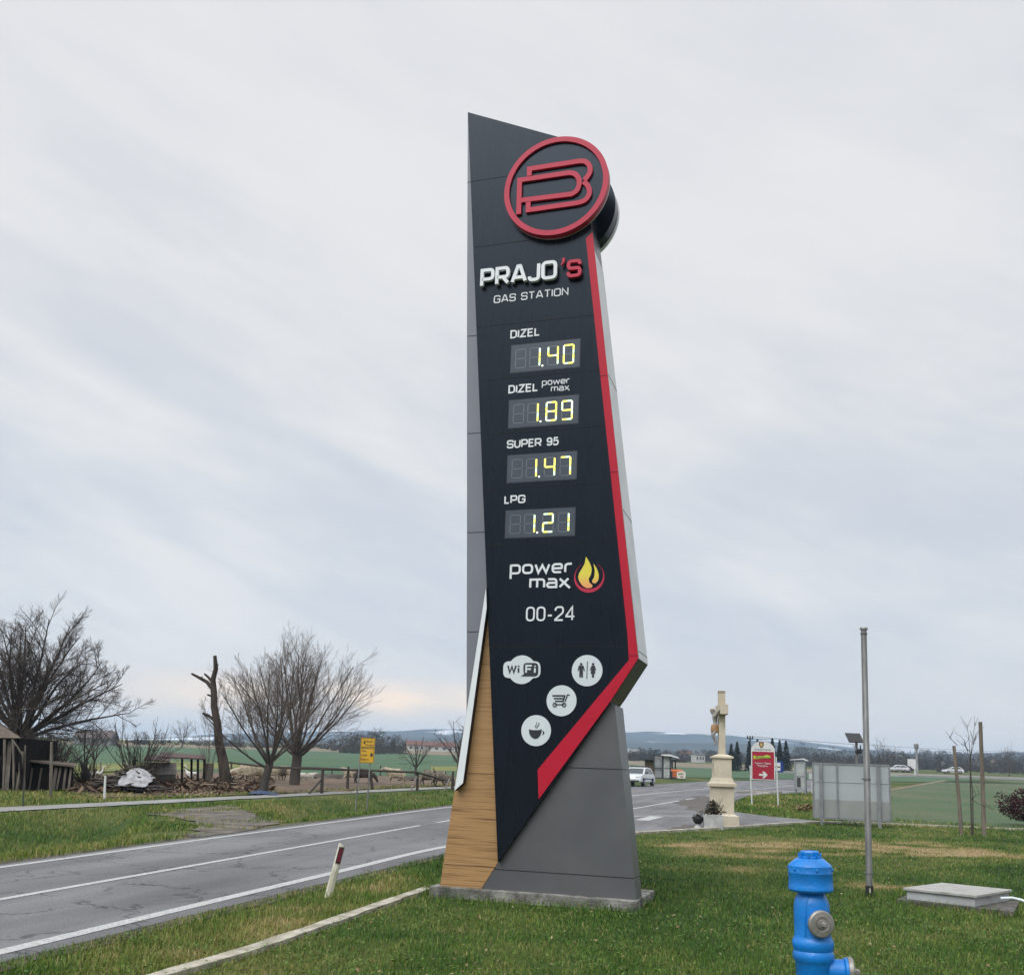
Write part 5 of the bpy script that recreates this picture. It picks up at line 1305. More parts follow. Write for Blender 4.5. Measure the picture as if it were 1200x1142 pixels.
# ------------------------------------------------------------------ bare trees
m_barkd = pm('dark_bark', (.045, .037, .031), (.075, .062, .052), 3, .95, bump=.7, bscale=14, stretch=(1, 1, .35), detail=8)
m_twig = pm('bare_twigs', (.052, .042, .037), (.085, .068, .058), 1.2, .9)
m_twig2 = pm('fruit_tree_twigs', (.080, .062, .050), (.125, .098, .08), 1.2, .9)
def grow_tree(seed, trunk, limbs, levels, trunk_pts=None):
    """trunk: (height, r0, r1, lean); limbs: count, angle range, length, up-pull; levels: list of (count, length, angle, r, up-pull, wander)"""
    rg = random.Random(seed); TB, CB = MB(), MB()
    def branch(mb, p, d, L_, r0, r1, up, wander, n, sides):
        pts = [p.copy()]; dirs = [d.copy()]; seg = L_ / n
        for i in range(n):
            d = (d + Vector((rg.gauss(0, wander), rg.gauss(0, wander), rg.gauss(0, wander) + up))).normalized()
            p = p + d * seg; pts.append(p.copy()); dirs.append(d.copy())
        mb.tube(pts, [r0 + (r1 - r0) * i / n for i in range(n + 1)], sides, cap=False)
        return pts, dirs
    h, r0, r1, lean = trunk
    pts, dirs = branch(TB, Vector((0, 0, -.15)), Vector((lean[0], lean[1], 1)).normalized(), h + .15, r0, r1, .02, .05, 5, 10)
    def kids(pts, dirs, L_, r, lv):
        if lv >= len(levels): return
        cnt, fl, (a0, a1), rr, up, wan = levels[lv]
        m = max(1, int(round(cnt * rg.uniform(.8, 1.2))))
        for k in range(m):
            t = .18 + .82 * (k + rg.random()) / m; f = t * (len(pts) - 1); i = min(int(f), len(pts) - 2); q = pts[i].lerp(pts[i + 1], f - i); d = dirs[i + 1]
            a = R_(rg.uniform(a0, a1)); o = d.orthogonal().normalized(); o.rotate(Matrix.Rotation(rg.uniform(0, 2 * math.pi), 3, d))
            nd = (d * math.cos(a) + o * math.sin(a)).normalized(); l = L_ * fl * (1.12 - .62 * t) * rg.uniform(.7, 1.25); rb = max(r * rr * (1.1 - .5 * t), .0042)
            n = 5 if lv == 0 else (4 if lv == 1 else 3)
            pp, dd_ = branch(CB, q, nd, l, rb, max(rb * .35, .0035), up, wan, n, 5 if lv == 0 else (4 if lv == 1 else 3))
            kids(pp, dd_, l, rb, lv + 1)
    cnt, (a0, a1), ll, up, rl = limbs
    for k in range(cnt):
        az = 2 * math.pi * (k + rg.uniform(-.3, .3)) / cnt * 1.0; a = R_(a0 + (a1 - a0) * ((k * .618) % 1)); tp = pts[-1].lerp(pts[-2], rg.uniform(0, .9))
        nd = Vector((math.sin(a) * math.cos(az), math.sin(a) * math.sin(az), math.cos(a)))
        l = ll * rg.uniform(.88, 1.06); pp, dd_ = branch(TB, tp, nd, l, r1 * rl, .018, up, .07, 8, 7)
        kids(pp, dd_, l, r1 * rl * .7, 0)
    return TB, CB
def bare_tree(name, label, loc, seed, trunk, limbs, levels, mb_, mt, group=None, rz=0, cat='tree'):
    t = thing(name, label, cat, loc, rz, group); TB, CB = grow_tree(seed, trunk, limbs, levels)
    TB.build('trunk', mb_, t, smooth=True); CB.build('crown', mt, t); return t
# young staked tree on the right
yt = thing('young_tree', 'slender leafless young tree tied between two wooden stakes', 'tree', at(1138.8, 979))
yp = yt.location; L3 = lambda px, py, dy=0.: ptd(px, py, yp.y + dy) - yp
b = MB(); b.tube([(0, 0, -.1), L3(1137.5, 930), L3(1137, 890)], [.022, .019, .015], 7); b.tube([L3(1140.5, 978), L3(1140, 930), L3(1137.6, 905)], [.014, .012, .009], 6); b.build('trunk', m_bark, yt, smooth=True)
b = MB(); rr = random.Random(3)
for (x0p, y0p), pth in (((1137, 890), [(1138.5, 875), (1141.5, 855), (1143, 846)]), ((1137, 892), [(1134, 880), (1130.5, 868), (1126, 862)]), ((1137.6, 885), [(1141, 872), (1145, 862)]), ((1137, 888), [(1136, 872), (1134.5, 858), (1133, 848)]), ((1140, 872), [(1143.5, 860), (1147, 856)]), ((1136, 880), [(1131, 874), (1126, 871)]),
                         ((1138.5, 936), [(1146, 941), (1158, 945), (1164, 949)]), ((1139, 936), [(1144, 931), (1150, 929)]), ((1122, 873), [(1115, 866), (1112, 863)])):
    P = [L3(x0p, y0p)] + [L3(px, py, rr.uniform(-.3, .3)) for px, py in pth]; b.tube(P, [.010] + [.007 - .001 * i for i in range(len(pth))], 4)
    for q in range(3):
        j = rr.randrange(len(P) - 1); s_ = P[j].lerp(P[j + 1], rr.random()); b.tube([s_, s_ + Vector((rr.uniform(-.18, .18), rr.uniform(-.18, .18), rr.uniform(.12, .3)))], [.006, .004], 3)
b.build('crown', m_bark, yt)
b = MB(); b.tube([L3(1138, 909.5), L3(1143, 911), L3(1151, 908)], [.018, .016, .018], 6); tagp(b.build('tree_tie', m_blackp, smooth=True), 'black strap tying the young tree to the tall stake', 'strap')
# purple bush at the right edge
m_purple = attr_mat('purple_leaves', [(0, (.018, .008, .010)), (.5, (.05, .018, .024)), (.8, (.09, .035, .04)), (1, (.14, .06, .055))], .65)
bp = at(1197, 968) + Vector((.22, 0, 0)); bsz = mpp(bp.y)
bush = thing('purple_bush', 'dark purple leaved bush at the right end of the kerb', 'bush', bp)
def bpos(rs):
    while True:
        v = rs.uniform(-1, 1, 3); n = np.linalg.norm(v)
        if n < 1 and rs.rand() < n ** 1.2 and mnoise.noise(Vector(v * 2.3)) > -.05: break
    k_ = 1 + .45 * mnoise.noise(Vector(v * 1.4) + Vector((4, 1, 7))); return np.array([v[0] * bsz * 29 * k_, v[1] * bsz * 26 * k_, bsz * 22 + v[2] * bsz * 20 * k_])
V, T, tn = leaf_cloud(3800, bpos, bsz * 1.5, lambda rs: rs.uniform(0, 1) ** 1.5, 12, .42); fast_mesh('foliage', V, T, m_purple, tn, bush)
b = MB(); rr = random.Random(8)
for k in range(16):
    a = rr.uniform(0, 6.28); b.tube([(0.02 * math.cos(a), .02 * math.sin(a), -.05), (math.cos(a) * bsz * 8, math.sin(a) * bsz * 8, bsz * 14), (math.cos(a) * bsz * 19, math.sin(a) * bsz * 17, bsz * rr.uniform(20, 38))], [.018, .012, .005], 5)
b.build('stems', m_bark, bush)
# dead grass tuft on the traffic island
dp = at(943, 950); V, T, tn = leaf_cloud(260, lambda rs: np.array([rs.normal(0, .28), rs.normal(0, .25), abs(rs.normal(0, .14))]), .09, lambda rs: rs.uniform(.4, .9), 21, .2); V = V + np.array(dp)
tagp(fast_mesh('dry_plant', V, T, m_leafd, tn), 'low clump of dry brown weeds on the grass island left of the billboard', 'plant')
# ------------------------------------------------------------------ farm on the left
LV_BIG = [(9, .52, (30, 65), .50, .035, .10), (8, .50, (28, 60), .48, .05, .12), (7, .55, (25, 55), .55, .06, .14)]
bt_ = atd(20, 41.)
bare_tree('spreading_tree', 'broad bare old tree spreading its crown behind the dark shed', bt_, 12, (2.1, .46, .36, (.02, 0)), (26, (6, 84), 4.9, .006, .26), [(10, .44, (25, 60), .46, .03, .08), (9, .50, (24, 52), .42, .05, .08), (8, .62, (18, 45), .5, .06, .09)], m_barkd, m_twig)
f1 = atd(307, 39.)
bare_tree('fruit_tree', 'smaller bare fruit tree with low fork next to the dead trunk', f1, 31, (1.25, .17, .15, (.06, 0)), (14, (10, 76), 3.7, .06, .30), [(10, .50, (18, 42), .40, .07, .045), (7, .58, (16, 36), .45, .05, .05), (3, .6, (12, 28), .7, .04, .05)], m_barkd, m_twig2)
f2 = atd(345, 50.)
bare_tree('fruit_tree', 'larger bare fruit tree with rounded crown between dead trunk and yellow sign', f2, 47, (1.6, .27, .24, (.02, 0)), (18, (5, 74), 5.1, .055, .27), [(11, .48, (18, 42), .38, .06, .045), (7, .58, (16, 38), .45, .05, .05), (3, .6, (12, 28), .7, .04, .05)], m_barkd, m_twig2)
# broken dead trunk
YDt = 45.; dt0 = atd(264, YDt); dts = mpp(YDt); dq = lambda px, py, dy=0: ptd(px, py, YDt + dy) - dt0
dt = thing('dead_trunk', 'tall broken dead tree trunk with stub branches', 'tree', dt0)
m_dead = pm('dead_bark', (.075, .060, .048), (.034, .028, .024), 4, .95, spec=.15, bump=.9, bscale=12, stretch=(1, 1, .3), detail=9)
b = MB(); tp_ = [(266.5, 921), (263, 905), (261.2, 890), (256.5, 870), (254.8, 848), (251, 828), (250.8, 812), (249.6, 796), (253, 783), (251.8, 768)]; rd_ = [7.6, 6.2, 5.5, 4.9, 4.3, 3.9, 3.6, 3.0, 2.7, 1.9]
b.tube([dq(*p) for p in tp_], [r * dts for r in rd_], 12); dtr = b.build('trunk', m_dead, dt, smooth=True)
for pth, rad in (([(250, 808), (243, 799), (236, 795), (224.5, 789)], [2.6, 2.2, 1.9, 1.2]), ([(249, 799), (244, 793), (239.5, 789)], [1.8, 1.5, 1.0]), ([(250, 816), (243, 813.5)], [1.4, 1.0]), ([(253, 845), (244, 838), (237.5, 835.5)], [2.0, 1.7, 1.4]), ([(252.5, 779), (256, 778.5)], [1.4, .8]), ([(236, 795), (237, 792)], [1.2, .6])):
    b = MB(); b.tube([dq(*p) for p in pth], [r * dts for r in rad], 7); b.build('branch', m_dead, dt, smooth=True)
# shrubs and small trees of the yard
def stemmy(name, label, loc, seed, n, h, spread, r, mat, up=.06, cat='shrub', group=None):
    t = thing(name, label, cat, loc, 0, group); rg = random.Random(seed); b = MB(); c = MB()
    for k in range(n):
        az = rg.uniform(0, 6.28); a = rg.uniform(.05, spread); d = Vector((math.sin(a) * math.cos(az), math.sin(a) * math.sin(az), math.cos(a))); p = Vector((rg.gauss(0, .08), rg.gauss(0, .08), -.05)); L_ = h * rg.uniform(.6, 1.15); P = [p]
        for i in range(6): d = (d + Vector((rg.gauss(0, .10), rg.gauss(0, .10), up))).normalized(); p = p + d * L_ / 6; P.append(p)
        b.tube(P, [r * (1 - .75 * i / 6) for i in range(7)], 4, cap=False)
        for q in range(9):
            j = rg.randrange(1, 6); s = P[j].lerp(P[j + 1], rg.random()); e = (P[j + 1] - P[j]).normalized() + Vector((rg.gauss(0, .5), rg.gauss(0, .5), rg.gauss(.1, .3))); e.normalize(); l = L_ * rg.uniform(.12, .32)
            m_ = s + e * l * .5 + Vector((rg.gauss(0, .03), rg.gauss(0, .03), .03)); c.tube([s, m_, s + e * l + Vector((0, 0, .08))], [r * .4, r * .3, r * .18], 3, cap=False)
    b.build('stems', mat, t); c.build('twigs', mat, t); return t
stemmy('bare_shrub', 'bare many stemmed shrub behind the woodpile and tarpaulin', atd(160, 45.), 5, 30, 2.7, .95, .03, m_twig)
stemmy('bare_shrub', 'tangled dark bare bush behind the low lean-to hut', atd(54, 39.8), 6, 120, 2.1, 1.2, .024, m_barkd)
stemmy('bare_shrub', 'thin bare bush at the foot of the dead trunk', atd(243, 47.), 15, 10, 3.6, 1.0, .015, m_twig2)
LVs = [(6, .5, (30, 60), .55, .05, .12), (4, .55, (25, 50), .6, .05, .12)]
bare_tree('orchard_tree', 'small bare forked tree left of the two white geese', atd(97, 47.), 61, (.9, .07, .06, (.1, 0)), (5, (20, 55), 1.7, .03, .6), LVs, m_barkd, m_twig)
bare_tree('orchard_tree', 'slim bare tree close behind the two white geese', atd(110, 49.), 62, (1.0, .06, .05, (-.1, 0)), (5, (15, 50), 1.6, .03, .6), LVs, m_barkd, m_twig)
bare_tree('orchard_tree', 'small bare pruned tree behind the standing cream sheep', atd(487, 78.), 63, (.7, .10, .09, (0, 0)), (7, (15, 65), 2.3, .03, .55), LVs, m_barkd, m_twig)
bare_tree('orchard_tree', 'bare tree partly hidden by the wood clad pylon side', atd(536, 72.), 66, (1.3, .12, .10, (0, 0)), (8, (15, 70), 2.9, .03, .55), LVs, m_barkd, m_twig)

# sheds
m_thatch = pm('old_thatch', (.15, .12, .092), (.085, .07, .056), 5, .98, bump=1, bscale=30, stretch=(1, 1, 4), detail=9)
m_oldwood = pm('dark_old_boards', (.024, .020, .018), (.012, .010, .010), 6, .95, spec=.08, stretch=(6, 6, .6), bump=.5, bscale=20)
m_greywood = pm('grey_wood', (.19, .165, .14), (.11, .095, .08), 6, .9, stretch=(1, 1, .3), detail=8)
YSh = 35.5; sh0 = atd(0, YSh); sh = thing('thatched_shed', 'dark open shed with sagging thatched roof at the left edge', 'shed', sh0); h_ = lambda px, py, dy=0.: ptd(px, py, YSh + dy) - sh0
b = MB(); e0, e1 = h_(25.5, 864.5), h_(-75, 863); t0_, t1_ = h_(-4, 845, 1.6), h_(-75, 828, 1.6); bk0, bk1 = h_(10, 866, 3.2), h_(-75, 864, 3.2)
th = Vector((0, 0, .16)); b.prism([e0, t0_, bk0], [e1, t1_, bk1]); 
b.build('roof', m_thatch, sh)
b = MB(); b.box(((e0.x + e1.x) / 2, 2.9, e0.z / 2 - .1), (e0.x - e1.x, .08, e0.z + .2)); b.box((e0.x - .25, 1.55, e0.z / 2 - .1), (.07, 2.6, e0.z + .2)); b.build('wall', m_oldwood, sh)
for (xb, yb_), (xt, yt_), r in (((18.5, 931), (27, 880), .055), ((4, 928), (5.5, 866), .05), ((16, 925), (15, 866), .04), ((-25, 928), (-25, 866), .05), ((26, 884), (14, 866), .03)):
    b = MB(); b.tube([h_(xb, yb_), h_((xb + xt) / 2 + .6, (yb_ + yt_) / 2), h_(xt, yt_)], r, 7); b.build('post', m_greywood, sh, smooth=True)
rgb = random.Random(9)
for k in range(11):
    xb_ = rgb.uniform(-12, 30); a_ = h_(xb_, 926 + rgb.uniform(-2, 2), rgb.uniform(-.2, .5)); c_ = h_(xb_ + rgb.uniform(-6, 6), rgb.uniform(868, 900), rgb.uniform(-.1, .6)); b = MB(); b.bar(a_, c_, rgb.uniform(.07, .14), .025); b.build('loose_board', m_oldwood if k % 3 else m_greywood, sh)
YL = 37.; l0 = atd(60, YL); ls = mpp(YL); lq = lambda px, py, dy=0.: ptd(px, py, YL + dy) - l0
lt = thing('lean_to_hut', 'low dark plank hut with patched roof right of the thatched shed', 'hut', l0)
b = MB(); b.prism([lq(24, 926), lq(86, 926), lq(86, 899), lq(27, 892)], [lq(24, 926, 1.8), lq(84, 925, 1.8), lq(84, 896, 1.8), lq(27, 889, 1.8)]); b.build('wall', m_oldwood, lt)
b = MB(); up = Vector((0, 0, .07)); rq = [lq(22, 891, -.25), lq(89, 899, -.25), lq(89, 895.5, 2.0), lq(22, 886.5, 2.0)]; b.prism(rq, [p + up for p in rq]); b.build('roof', m_thatch, lt)
for px, lean, r in ((64.5, .3, 2.0), (69, 2, 1.3), (76, .3, 1.6), (82, 0, 1.4), (47, 1, 1.2), (36, 0, 1.3)):
    b = MB(); b.box(tuple(lq(px, 912, -.05)), (r * ls * 1.6, .05, 24 * ls), rot=Matrix.Rotation(R_(lean * 2), 3, 'Y')); b.build('board', m_greywood, lt)
# poultry house of blocks
YP_ = 46.; p0 = atd(190, YP_); pq = lambda px, py, dy=0.: ptd(px, py, YP_ + dy) - p0
m_block = pm('bare_block_wall', (.25, .24, .225), (.15, .145, .135), 6, .9, bump=.4, bscale=20, detail=8); m_blockd = pm('dark_block_wall', (.07, .066, .06), (.045, .042, .04), 6, .9, bump=.4, bscale=20); m_rust = pm('rusty_tin', (.10, .050, .045), (.05, .035, .033), 5, .8, detail=8)
ph = thing('poultry_house', 'low block built poultry house with rusty tin roof in the yard', 'hut', p0)
b = MB(); b.prism([pq(173, 907), pq(207, 907), pq(207, 893), pq(173, 893)], [pq(173, 907, 1.5), pq(207, 907, 1.5), pq(207, 893, 1.5), pq(173, 893, 1.5)]); b.build('upper_wall', m_block, ph)
b = MB(); b.prism([pq(173, 917), pq(206, 917), pq(206, 907), pq(173, 907)], [pq(173, 917, 1.45), pq(206, 917, 1.45), pq(206, 907, 1.45), pq(173, 907, 1.45)]); b.build('lower_wall', m_blockd, ph)  # lower wall set in a darker tone than the upper
b = MB(); rq = [pq(168, 890.5, -.3), pq(199, 893, -.3), pq(200, 886, 1.7), pq(171, 885, 1.7)]; b.prism(rq, [p + Vector((0, 0, .05)) for p in rq]); b.build('roof', m_rust, ph)
o0 = atd(222, 47.); oq = lambda px, py, dy=0.: ptd(px, py, 47. + dy) - o0
os2 = thing('open_shelter', 'open animal shelter of thin dark posts and sagging tin roof', 'shelter', o0)
b = MB(); rq = [oq(186, 887.5, -.4), oq(241, 890, -.4), oq(241, 886, 2.2), oq(187, 882, 2.2)]; b.prism(rq, [p + Vector((0, 0, .06)) for p in rq]); b.build('roof', m_rust, os2)
for px in (213.5, 224.5, 239.5, 232):
    b = MB(); b.tube([oq(px - .3, 918), oq(px, 888.5)], .06, 6); b.build('post', m_oldwood, os2)
b = MB(); b.prism([oq(236, 914), oq(249, 914), oq(251, 894), oq(240, 894)], [oq(236, 914, .05), oq(249, 914, .05), oq(251, 894, .05), oq(240, 894, .05)]); b.build('mesh_panel', m_greywood, os2)
# posts and stakes standing by themselves
def post(name, label, px, yb_, pt2, yt2, r, mat, group=None):
    a = at(px, yb_); t = ptd(pt2, yt2, a.y); b = MB(); b.tube([a - Vector((0, 0, .2)), a.lerp(t, .5) + Vector((rnd.uniform(-.02, .02), 0, 0)), t], [r * 1.1, r, r * .85], 8); return tagp(b.build(name, mat, smooth=True), label, name.replace('_', ' '), group)
post('wooden_post', 'tall weathered post standing alone in front of the lean-to hut', 60, 933, 60.5, 869, .055, m_greywood)
post('white_stake', 'thin white painted stake in the grass in front of the woodpile', 123, 936, 123.6, 908.5, .04, m_white2)
post('iron_rod', 'thin dark iron rod in the grass beside the footpath', 27.3, 945, 27.8, 916, .016, m_darkst)
# woodpile and tarpaulin
wp0 = at(140, 929); wps = mpp(wp0.y)
wp = thing('woodpile', 'heap of cut branches and old boards in the farm yard', 'woodpile', wp0); rg = random.Random(2); b = MB(); c = MB(); base = MB()
for k in range(130):
    x = rg.gauss(0, .75); y = rg.uniform(0, 1.6); hz0 = max(.0, .95 * math.exp(-(x / .95) ** 2) * (1 - abs(y - .8) / 1.6)); z = rg.uniform(.02, 1) ** .6 * hz0 + .03
    a = rg.gauss(0, .9); l = rg.uniform(.5, 1.5); d = Vector((math.cos(a), math.sin(a) * .6, rg.gauss(-.05 * x, .16))); d.normalize(); p = Vector((x, y, z))
    (b.tube([p - d * l / 2, p + Vector((0, 0, rg.uniform(-.02, .03))), p + d * l / 2], rg.uniform(.018, .05), 5) if rg.random() < .7 else c.bar(p - d * l / 2, p + d * l / 2, .12, .022))
b.build('branches', m_barkd, wp); c.build('boards', m_greywood, wp)
base.prism([(-1.3, .1, 0), (1.3, .1, 0), (.9, .5, .45), (.1, .6, .8), (-.8, .5, .5)], [(-1.3, 1.6, 0), (1.3, 1.6, 0), (.9, 1.1, .45), (.1, 1.0, .8), (-.8, 1.1, .5)]); base.build('packed_core', m_oldwood, wp)
g = 30; V = []; T = []
for i in range(g + 1):
    for j in range(g + 1):
        u, v = i / g, j / g; x = -.15 + 1.15 * u + .18 * v * (1 - u) ; y = -.18 + .95 * v; z = .14 + .80 * (v ** .8) * (1 - .45 * u) * (1 - .25 * (2 * u - 1) ** 2) + .05 * mnoise.noise(Vector((u * 3, v * 3, 2))) + .018 * mnoise.noise(Vector((u * 8, v * 7, 5)))
        x += .10 * mnoise.noise(Vector((u * 3, v * 3, 8))); V.append((x + wp0.x, y + wp0.y, z + wp0.z + .13))
for i in range(g):
    for j in range(g): A_ = i * (g + 1) + j; T.append((A_, A_ + g + 1, A_ + g + 2, A_ + 1))
tarp = fast_mesh('tarpaulin', np.array(V), np.array(T), pm('pale_tarpaulin', (.36, .36, .375), (.22, .22, .235), 4, .6, detail=9, bump=.5, bscale=9), smooth=True); tagp(tarp, 'crumpled pale grey tarpaulin thrown over the woodpile', 'tarpaulin'); sm = tarp.modifiers.new('thick', 'SOLIDIFY'); sm.thickness = .012
# blue tarp and loose boards
V = []; T = []; q0 = at(308, 931)
for i in range(13):
    for j in range(9): u, v = i / 12, j / 8; V.append((q0.x - .55 + 1.1 * u, q0.y - .3 + .7 * v, q0.z + .03 + .10 * abs(mnoise.noise(Vector((u * 5, v * 4, 1)))) + .10 * math.sin(math.pi * v) * math.sin(math.pi * u)))
for i in range(12):
    for j in range(8): A_ = i * 9 + j; T.append((A_, A_ + 9, A_ + 10, A_ + 1))
tagp(fast_mesh('blue_tarp', np.array(V), np.array(T), pm('blue_sheet', (.045, .075, .15), (.03, .05, .10), 5, .5), smooth=True), 'small crumpled blue sheet lying under the smaller fruit tree', 'tarp')
m_plank = pm('sawn_planks', (.36, .29, .20), (.24, .19, .13), 4, .85, stretch=(.4, 4, 4), detail=8)
rg = random.Random(14)
for k in range(16):
    px = rg.uniform(240, 296); py = rg.uniform(917, 926); p = at(px, py); l = rg.uniform(1.0, 2.2); a = rg.gauss(.25, .35); b = MB(); b.box((0, 0, 0), (l, rg.uniform(.10, .18), .03)); o = b.build('plank', m_plank if rg.random() < .45 else m_barkd)
    o.location = p + Vector((0, 0, .06 + .35 * max(0, 1 - abs(px - 268) / 25) * rg.random())); o.rotation_euler = (rg.gauss(0, .1), rg.gauss(0, .16), a)
    tagp(o, 'loose plank in the untidy heap around the foot of the dead trunk', 'plank', 'planks heaped around the dead trunk')
for px, py, l, a, lb in ((180, 921, 1.9, .03, 'long pale plank lying left of the wood chips near the poultry house'), (193, 922, 1.4, -.05, 'second pale plank end to end in front of the poultry house'), (231, 921, 1.5, .1, 'pale board lying just left of the dead trunk'), (392, 927.5, 1.5, .06, 'bright pale plank on the grass under the pen fence'), (330, 928, 2.1, -.04, 'long pale plank lying to the right of the blue sheet'), (318, 924, 1.2, .15, 'short pale plank behind the smaller fruit tree')):
    b = MB(); b.box((0, 0, 0), (l, .2, .05)); o = b.build('plank', m_plank); o.location = at(px, py) + Vector((0, 0, .05)); o.rotation_euler = (0, 0, a); tagp(o, lb, 'plank')
# wood chips on the ground (stuff)
rs = np.random.RandomState(6); n = 2600; px_ = rs.uniform(168, 262, n); py_ = rs.normal(927, 2.6, n); V = np.empty((n, 4, 3)); tn = np.repeat(rs.rand(n), 4)
for k in range(n):
    p = at(px_[k], min(max(py_[k], 920), 932)); a = rs.uniform(0, 6.28); s = rs.uniform(.03, .085); d = np.array([math.cos(a) * s, math.sin(a) * s, rs.normal(0, .03)]); q = np.array([-math.sin(a) * s * .5, math.cos(a) * s * .5, rs.normal(0, .03)]); c_ = np.array(p) + [0, 0, .04]; V[k] = [c_ - d, c_ + q, c_ + d, c_ - q]
o = fast_mesh('wood_chips', V.reshape(-1, 3), np.arange(n * 4).reshape(-1, 4), attr_mat('chips', [(0, (.07, .05, .035)), (.5, (.14, .095, .065)), (.85, (.32, .24, .17)), (1, (.5, .45, .38))], .9), tn); o['kind'] = 'stuff'

stemmy('bare_shrub', 'dense dark brush heaped behind the thatched shed posts', atd(34, 38.2), 41, 110, 2.0, 1.1, .026, m_barkd)
stemmy('bare_shrub', 'low dark brush between the lean-to hut and the woodpile', atd(100, 43.), 42, 60, 1.1, 1.3, .020, m_barkd)
stemmy('bare_shrub', 'low tangle of twigs against the poultry house wall', atd(168, 44.5), 43, 50, 1.2, 1.2, .018, m_barkd)
rs = np.random.RandomState(16); V = []; tn = []
for k in range(1100):
    p = at(rs.uniform(75, 320), rs.uniform(913, 930)); a = rs.uniform(0, 6.28); l = rs.uniform(.05, .30); w = rs.uniform(.012, .05); z = p.z + rs.uniform(.02, .16); d = np.array([math.cos(a) * l, math.sin(a) * l, rs.normal(0, .10)]); q = np.array([-math.sin(a) * w, math.cos(a) * w, w]); c_ = np.array([p.x, p.y, z]); V += [c_ - d - q, c_ + d - q, c_ + d + q, c_ - d + q]; tn += [.62 * rs.rand() ** 2.2] * 4
o = fast_mesh('yard_debris', np.array(V), np.arange(len(V)).reshape(-1, 4), MATS['chips'], np.array(tn)); o['kind'] = 'stuff'
# pen fence
YFn = 44.; fn0 = at(377, 929)
fe = thing('pen_fence', 'rough farm pen fence of round posts and one long dark rail', 'fence', fn0); rel = lambda v: v - fn0
posts = [(272, 909, 271, 892, 47.), (377, 929.5, 378.5, 900, None), (407, 924.5, 408.5, 898, None), (437.5, 925, 433.5, 901.5, None), (489, 926, 489.5, 903.5, None), (530, 925, 531, 903.5, None)]
tops = []
for xb, yb_, xt, yt_, yy in posts:
    a = at(xb, yb_); b = MB(); t = ptd(xt, yt_, a.y); b.tube([rel(a - Vector((0, 0, .2))), rel(t)], [.075, .06], 7); b.build('post', m_barkd, fe, smooth=True); tops.append((a, t))
railp = [rel(ptd(px, py, Y)) for px, py, Y in ((255, 891.5, 47.), (290, 895.5, 45.), (318, 898.5, 43.), (378, 900.5, tops[1][0].y - .08), (408, 901.5, tops[2][0].y - .08), (434, 902.3, tops[3][0].y - .08), (489, 904.5, tops[4][0].y - .08), (512, 911, tops[4][0].y + .6), (523, 914, tops[4][0].y + .8))]
b = MB(); b.tube(railp, [.035, .05, .055, .065, .06, .055, .055, .045, .035], 7); b.build('rail', m_barkd, fe, smooth=True)
for (x0p, y0p), (x1p, y1p), i in (((362, 930), (377.5, 912), 1), ((481, 927), (488.5, 909), 4), ((521, 926), (527, 912), 5)):
    b = MB(); b.tube([rel(at(x0p, y0p)), rel(ptd(x1p, y1p, tops[i][0].y))], .045, 6); b.build('brace', m_greywood if i != 1 else m_barkd, fe)
for px, yb_, yt_, lb in ((446, 909, 896.5, 'thin field post behind the standing cream sheep'), (508, 910, 899.5, 'thin field post behind the pair of grazing sheep'), (389, 909, 899, 'thin field post behind the pen left of the yellow sign'), (118, 908, 893, 'pale field post behind the two white geese')):
    post('field_post', lb, px, yb_, px + .2, yt_, .05, m_greywood if px < 200 else m_barkd, 'posts along the wheat field')
# pale troughs
for xa, xb, py, lb in ((366, 400, 912, 'long pale feeding trough behind the fence near the larger fruit tree'), (466, 485, 914.5, 'pale feeding trough to the right of the standing cream sheep')):
    a, c_ = at(xa, py), at(xb, py); t = thing('feeding_trough', lb, 'trough', (a + c_) / 2, math.atan2((c_ - a).y, (c_ - a).x)); L_ = (c_ - a).length; b = MB(); b.prism([(-L_ / 2, -.16, .08), (L_ / 2, -.16, .08), (L_ / 2, .16, .08), (-L_ / 2, .16, .08)], [(-L_ / 2, -.24, .30), (L_ / 2, -.24, .30), (L_ / 2, .24, .30), (-L_ / 2, .24, .30)]); b.build('basin', pm('pale_trough', (.42, .41, .38), (.30, .29, .27), 3, .7), t)
    for s in (-1, 1): b = MB(); b.box((s * L_ * .4, 0, .04), (.08, .3, .12)); b.build('foot', m_greywood, t)

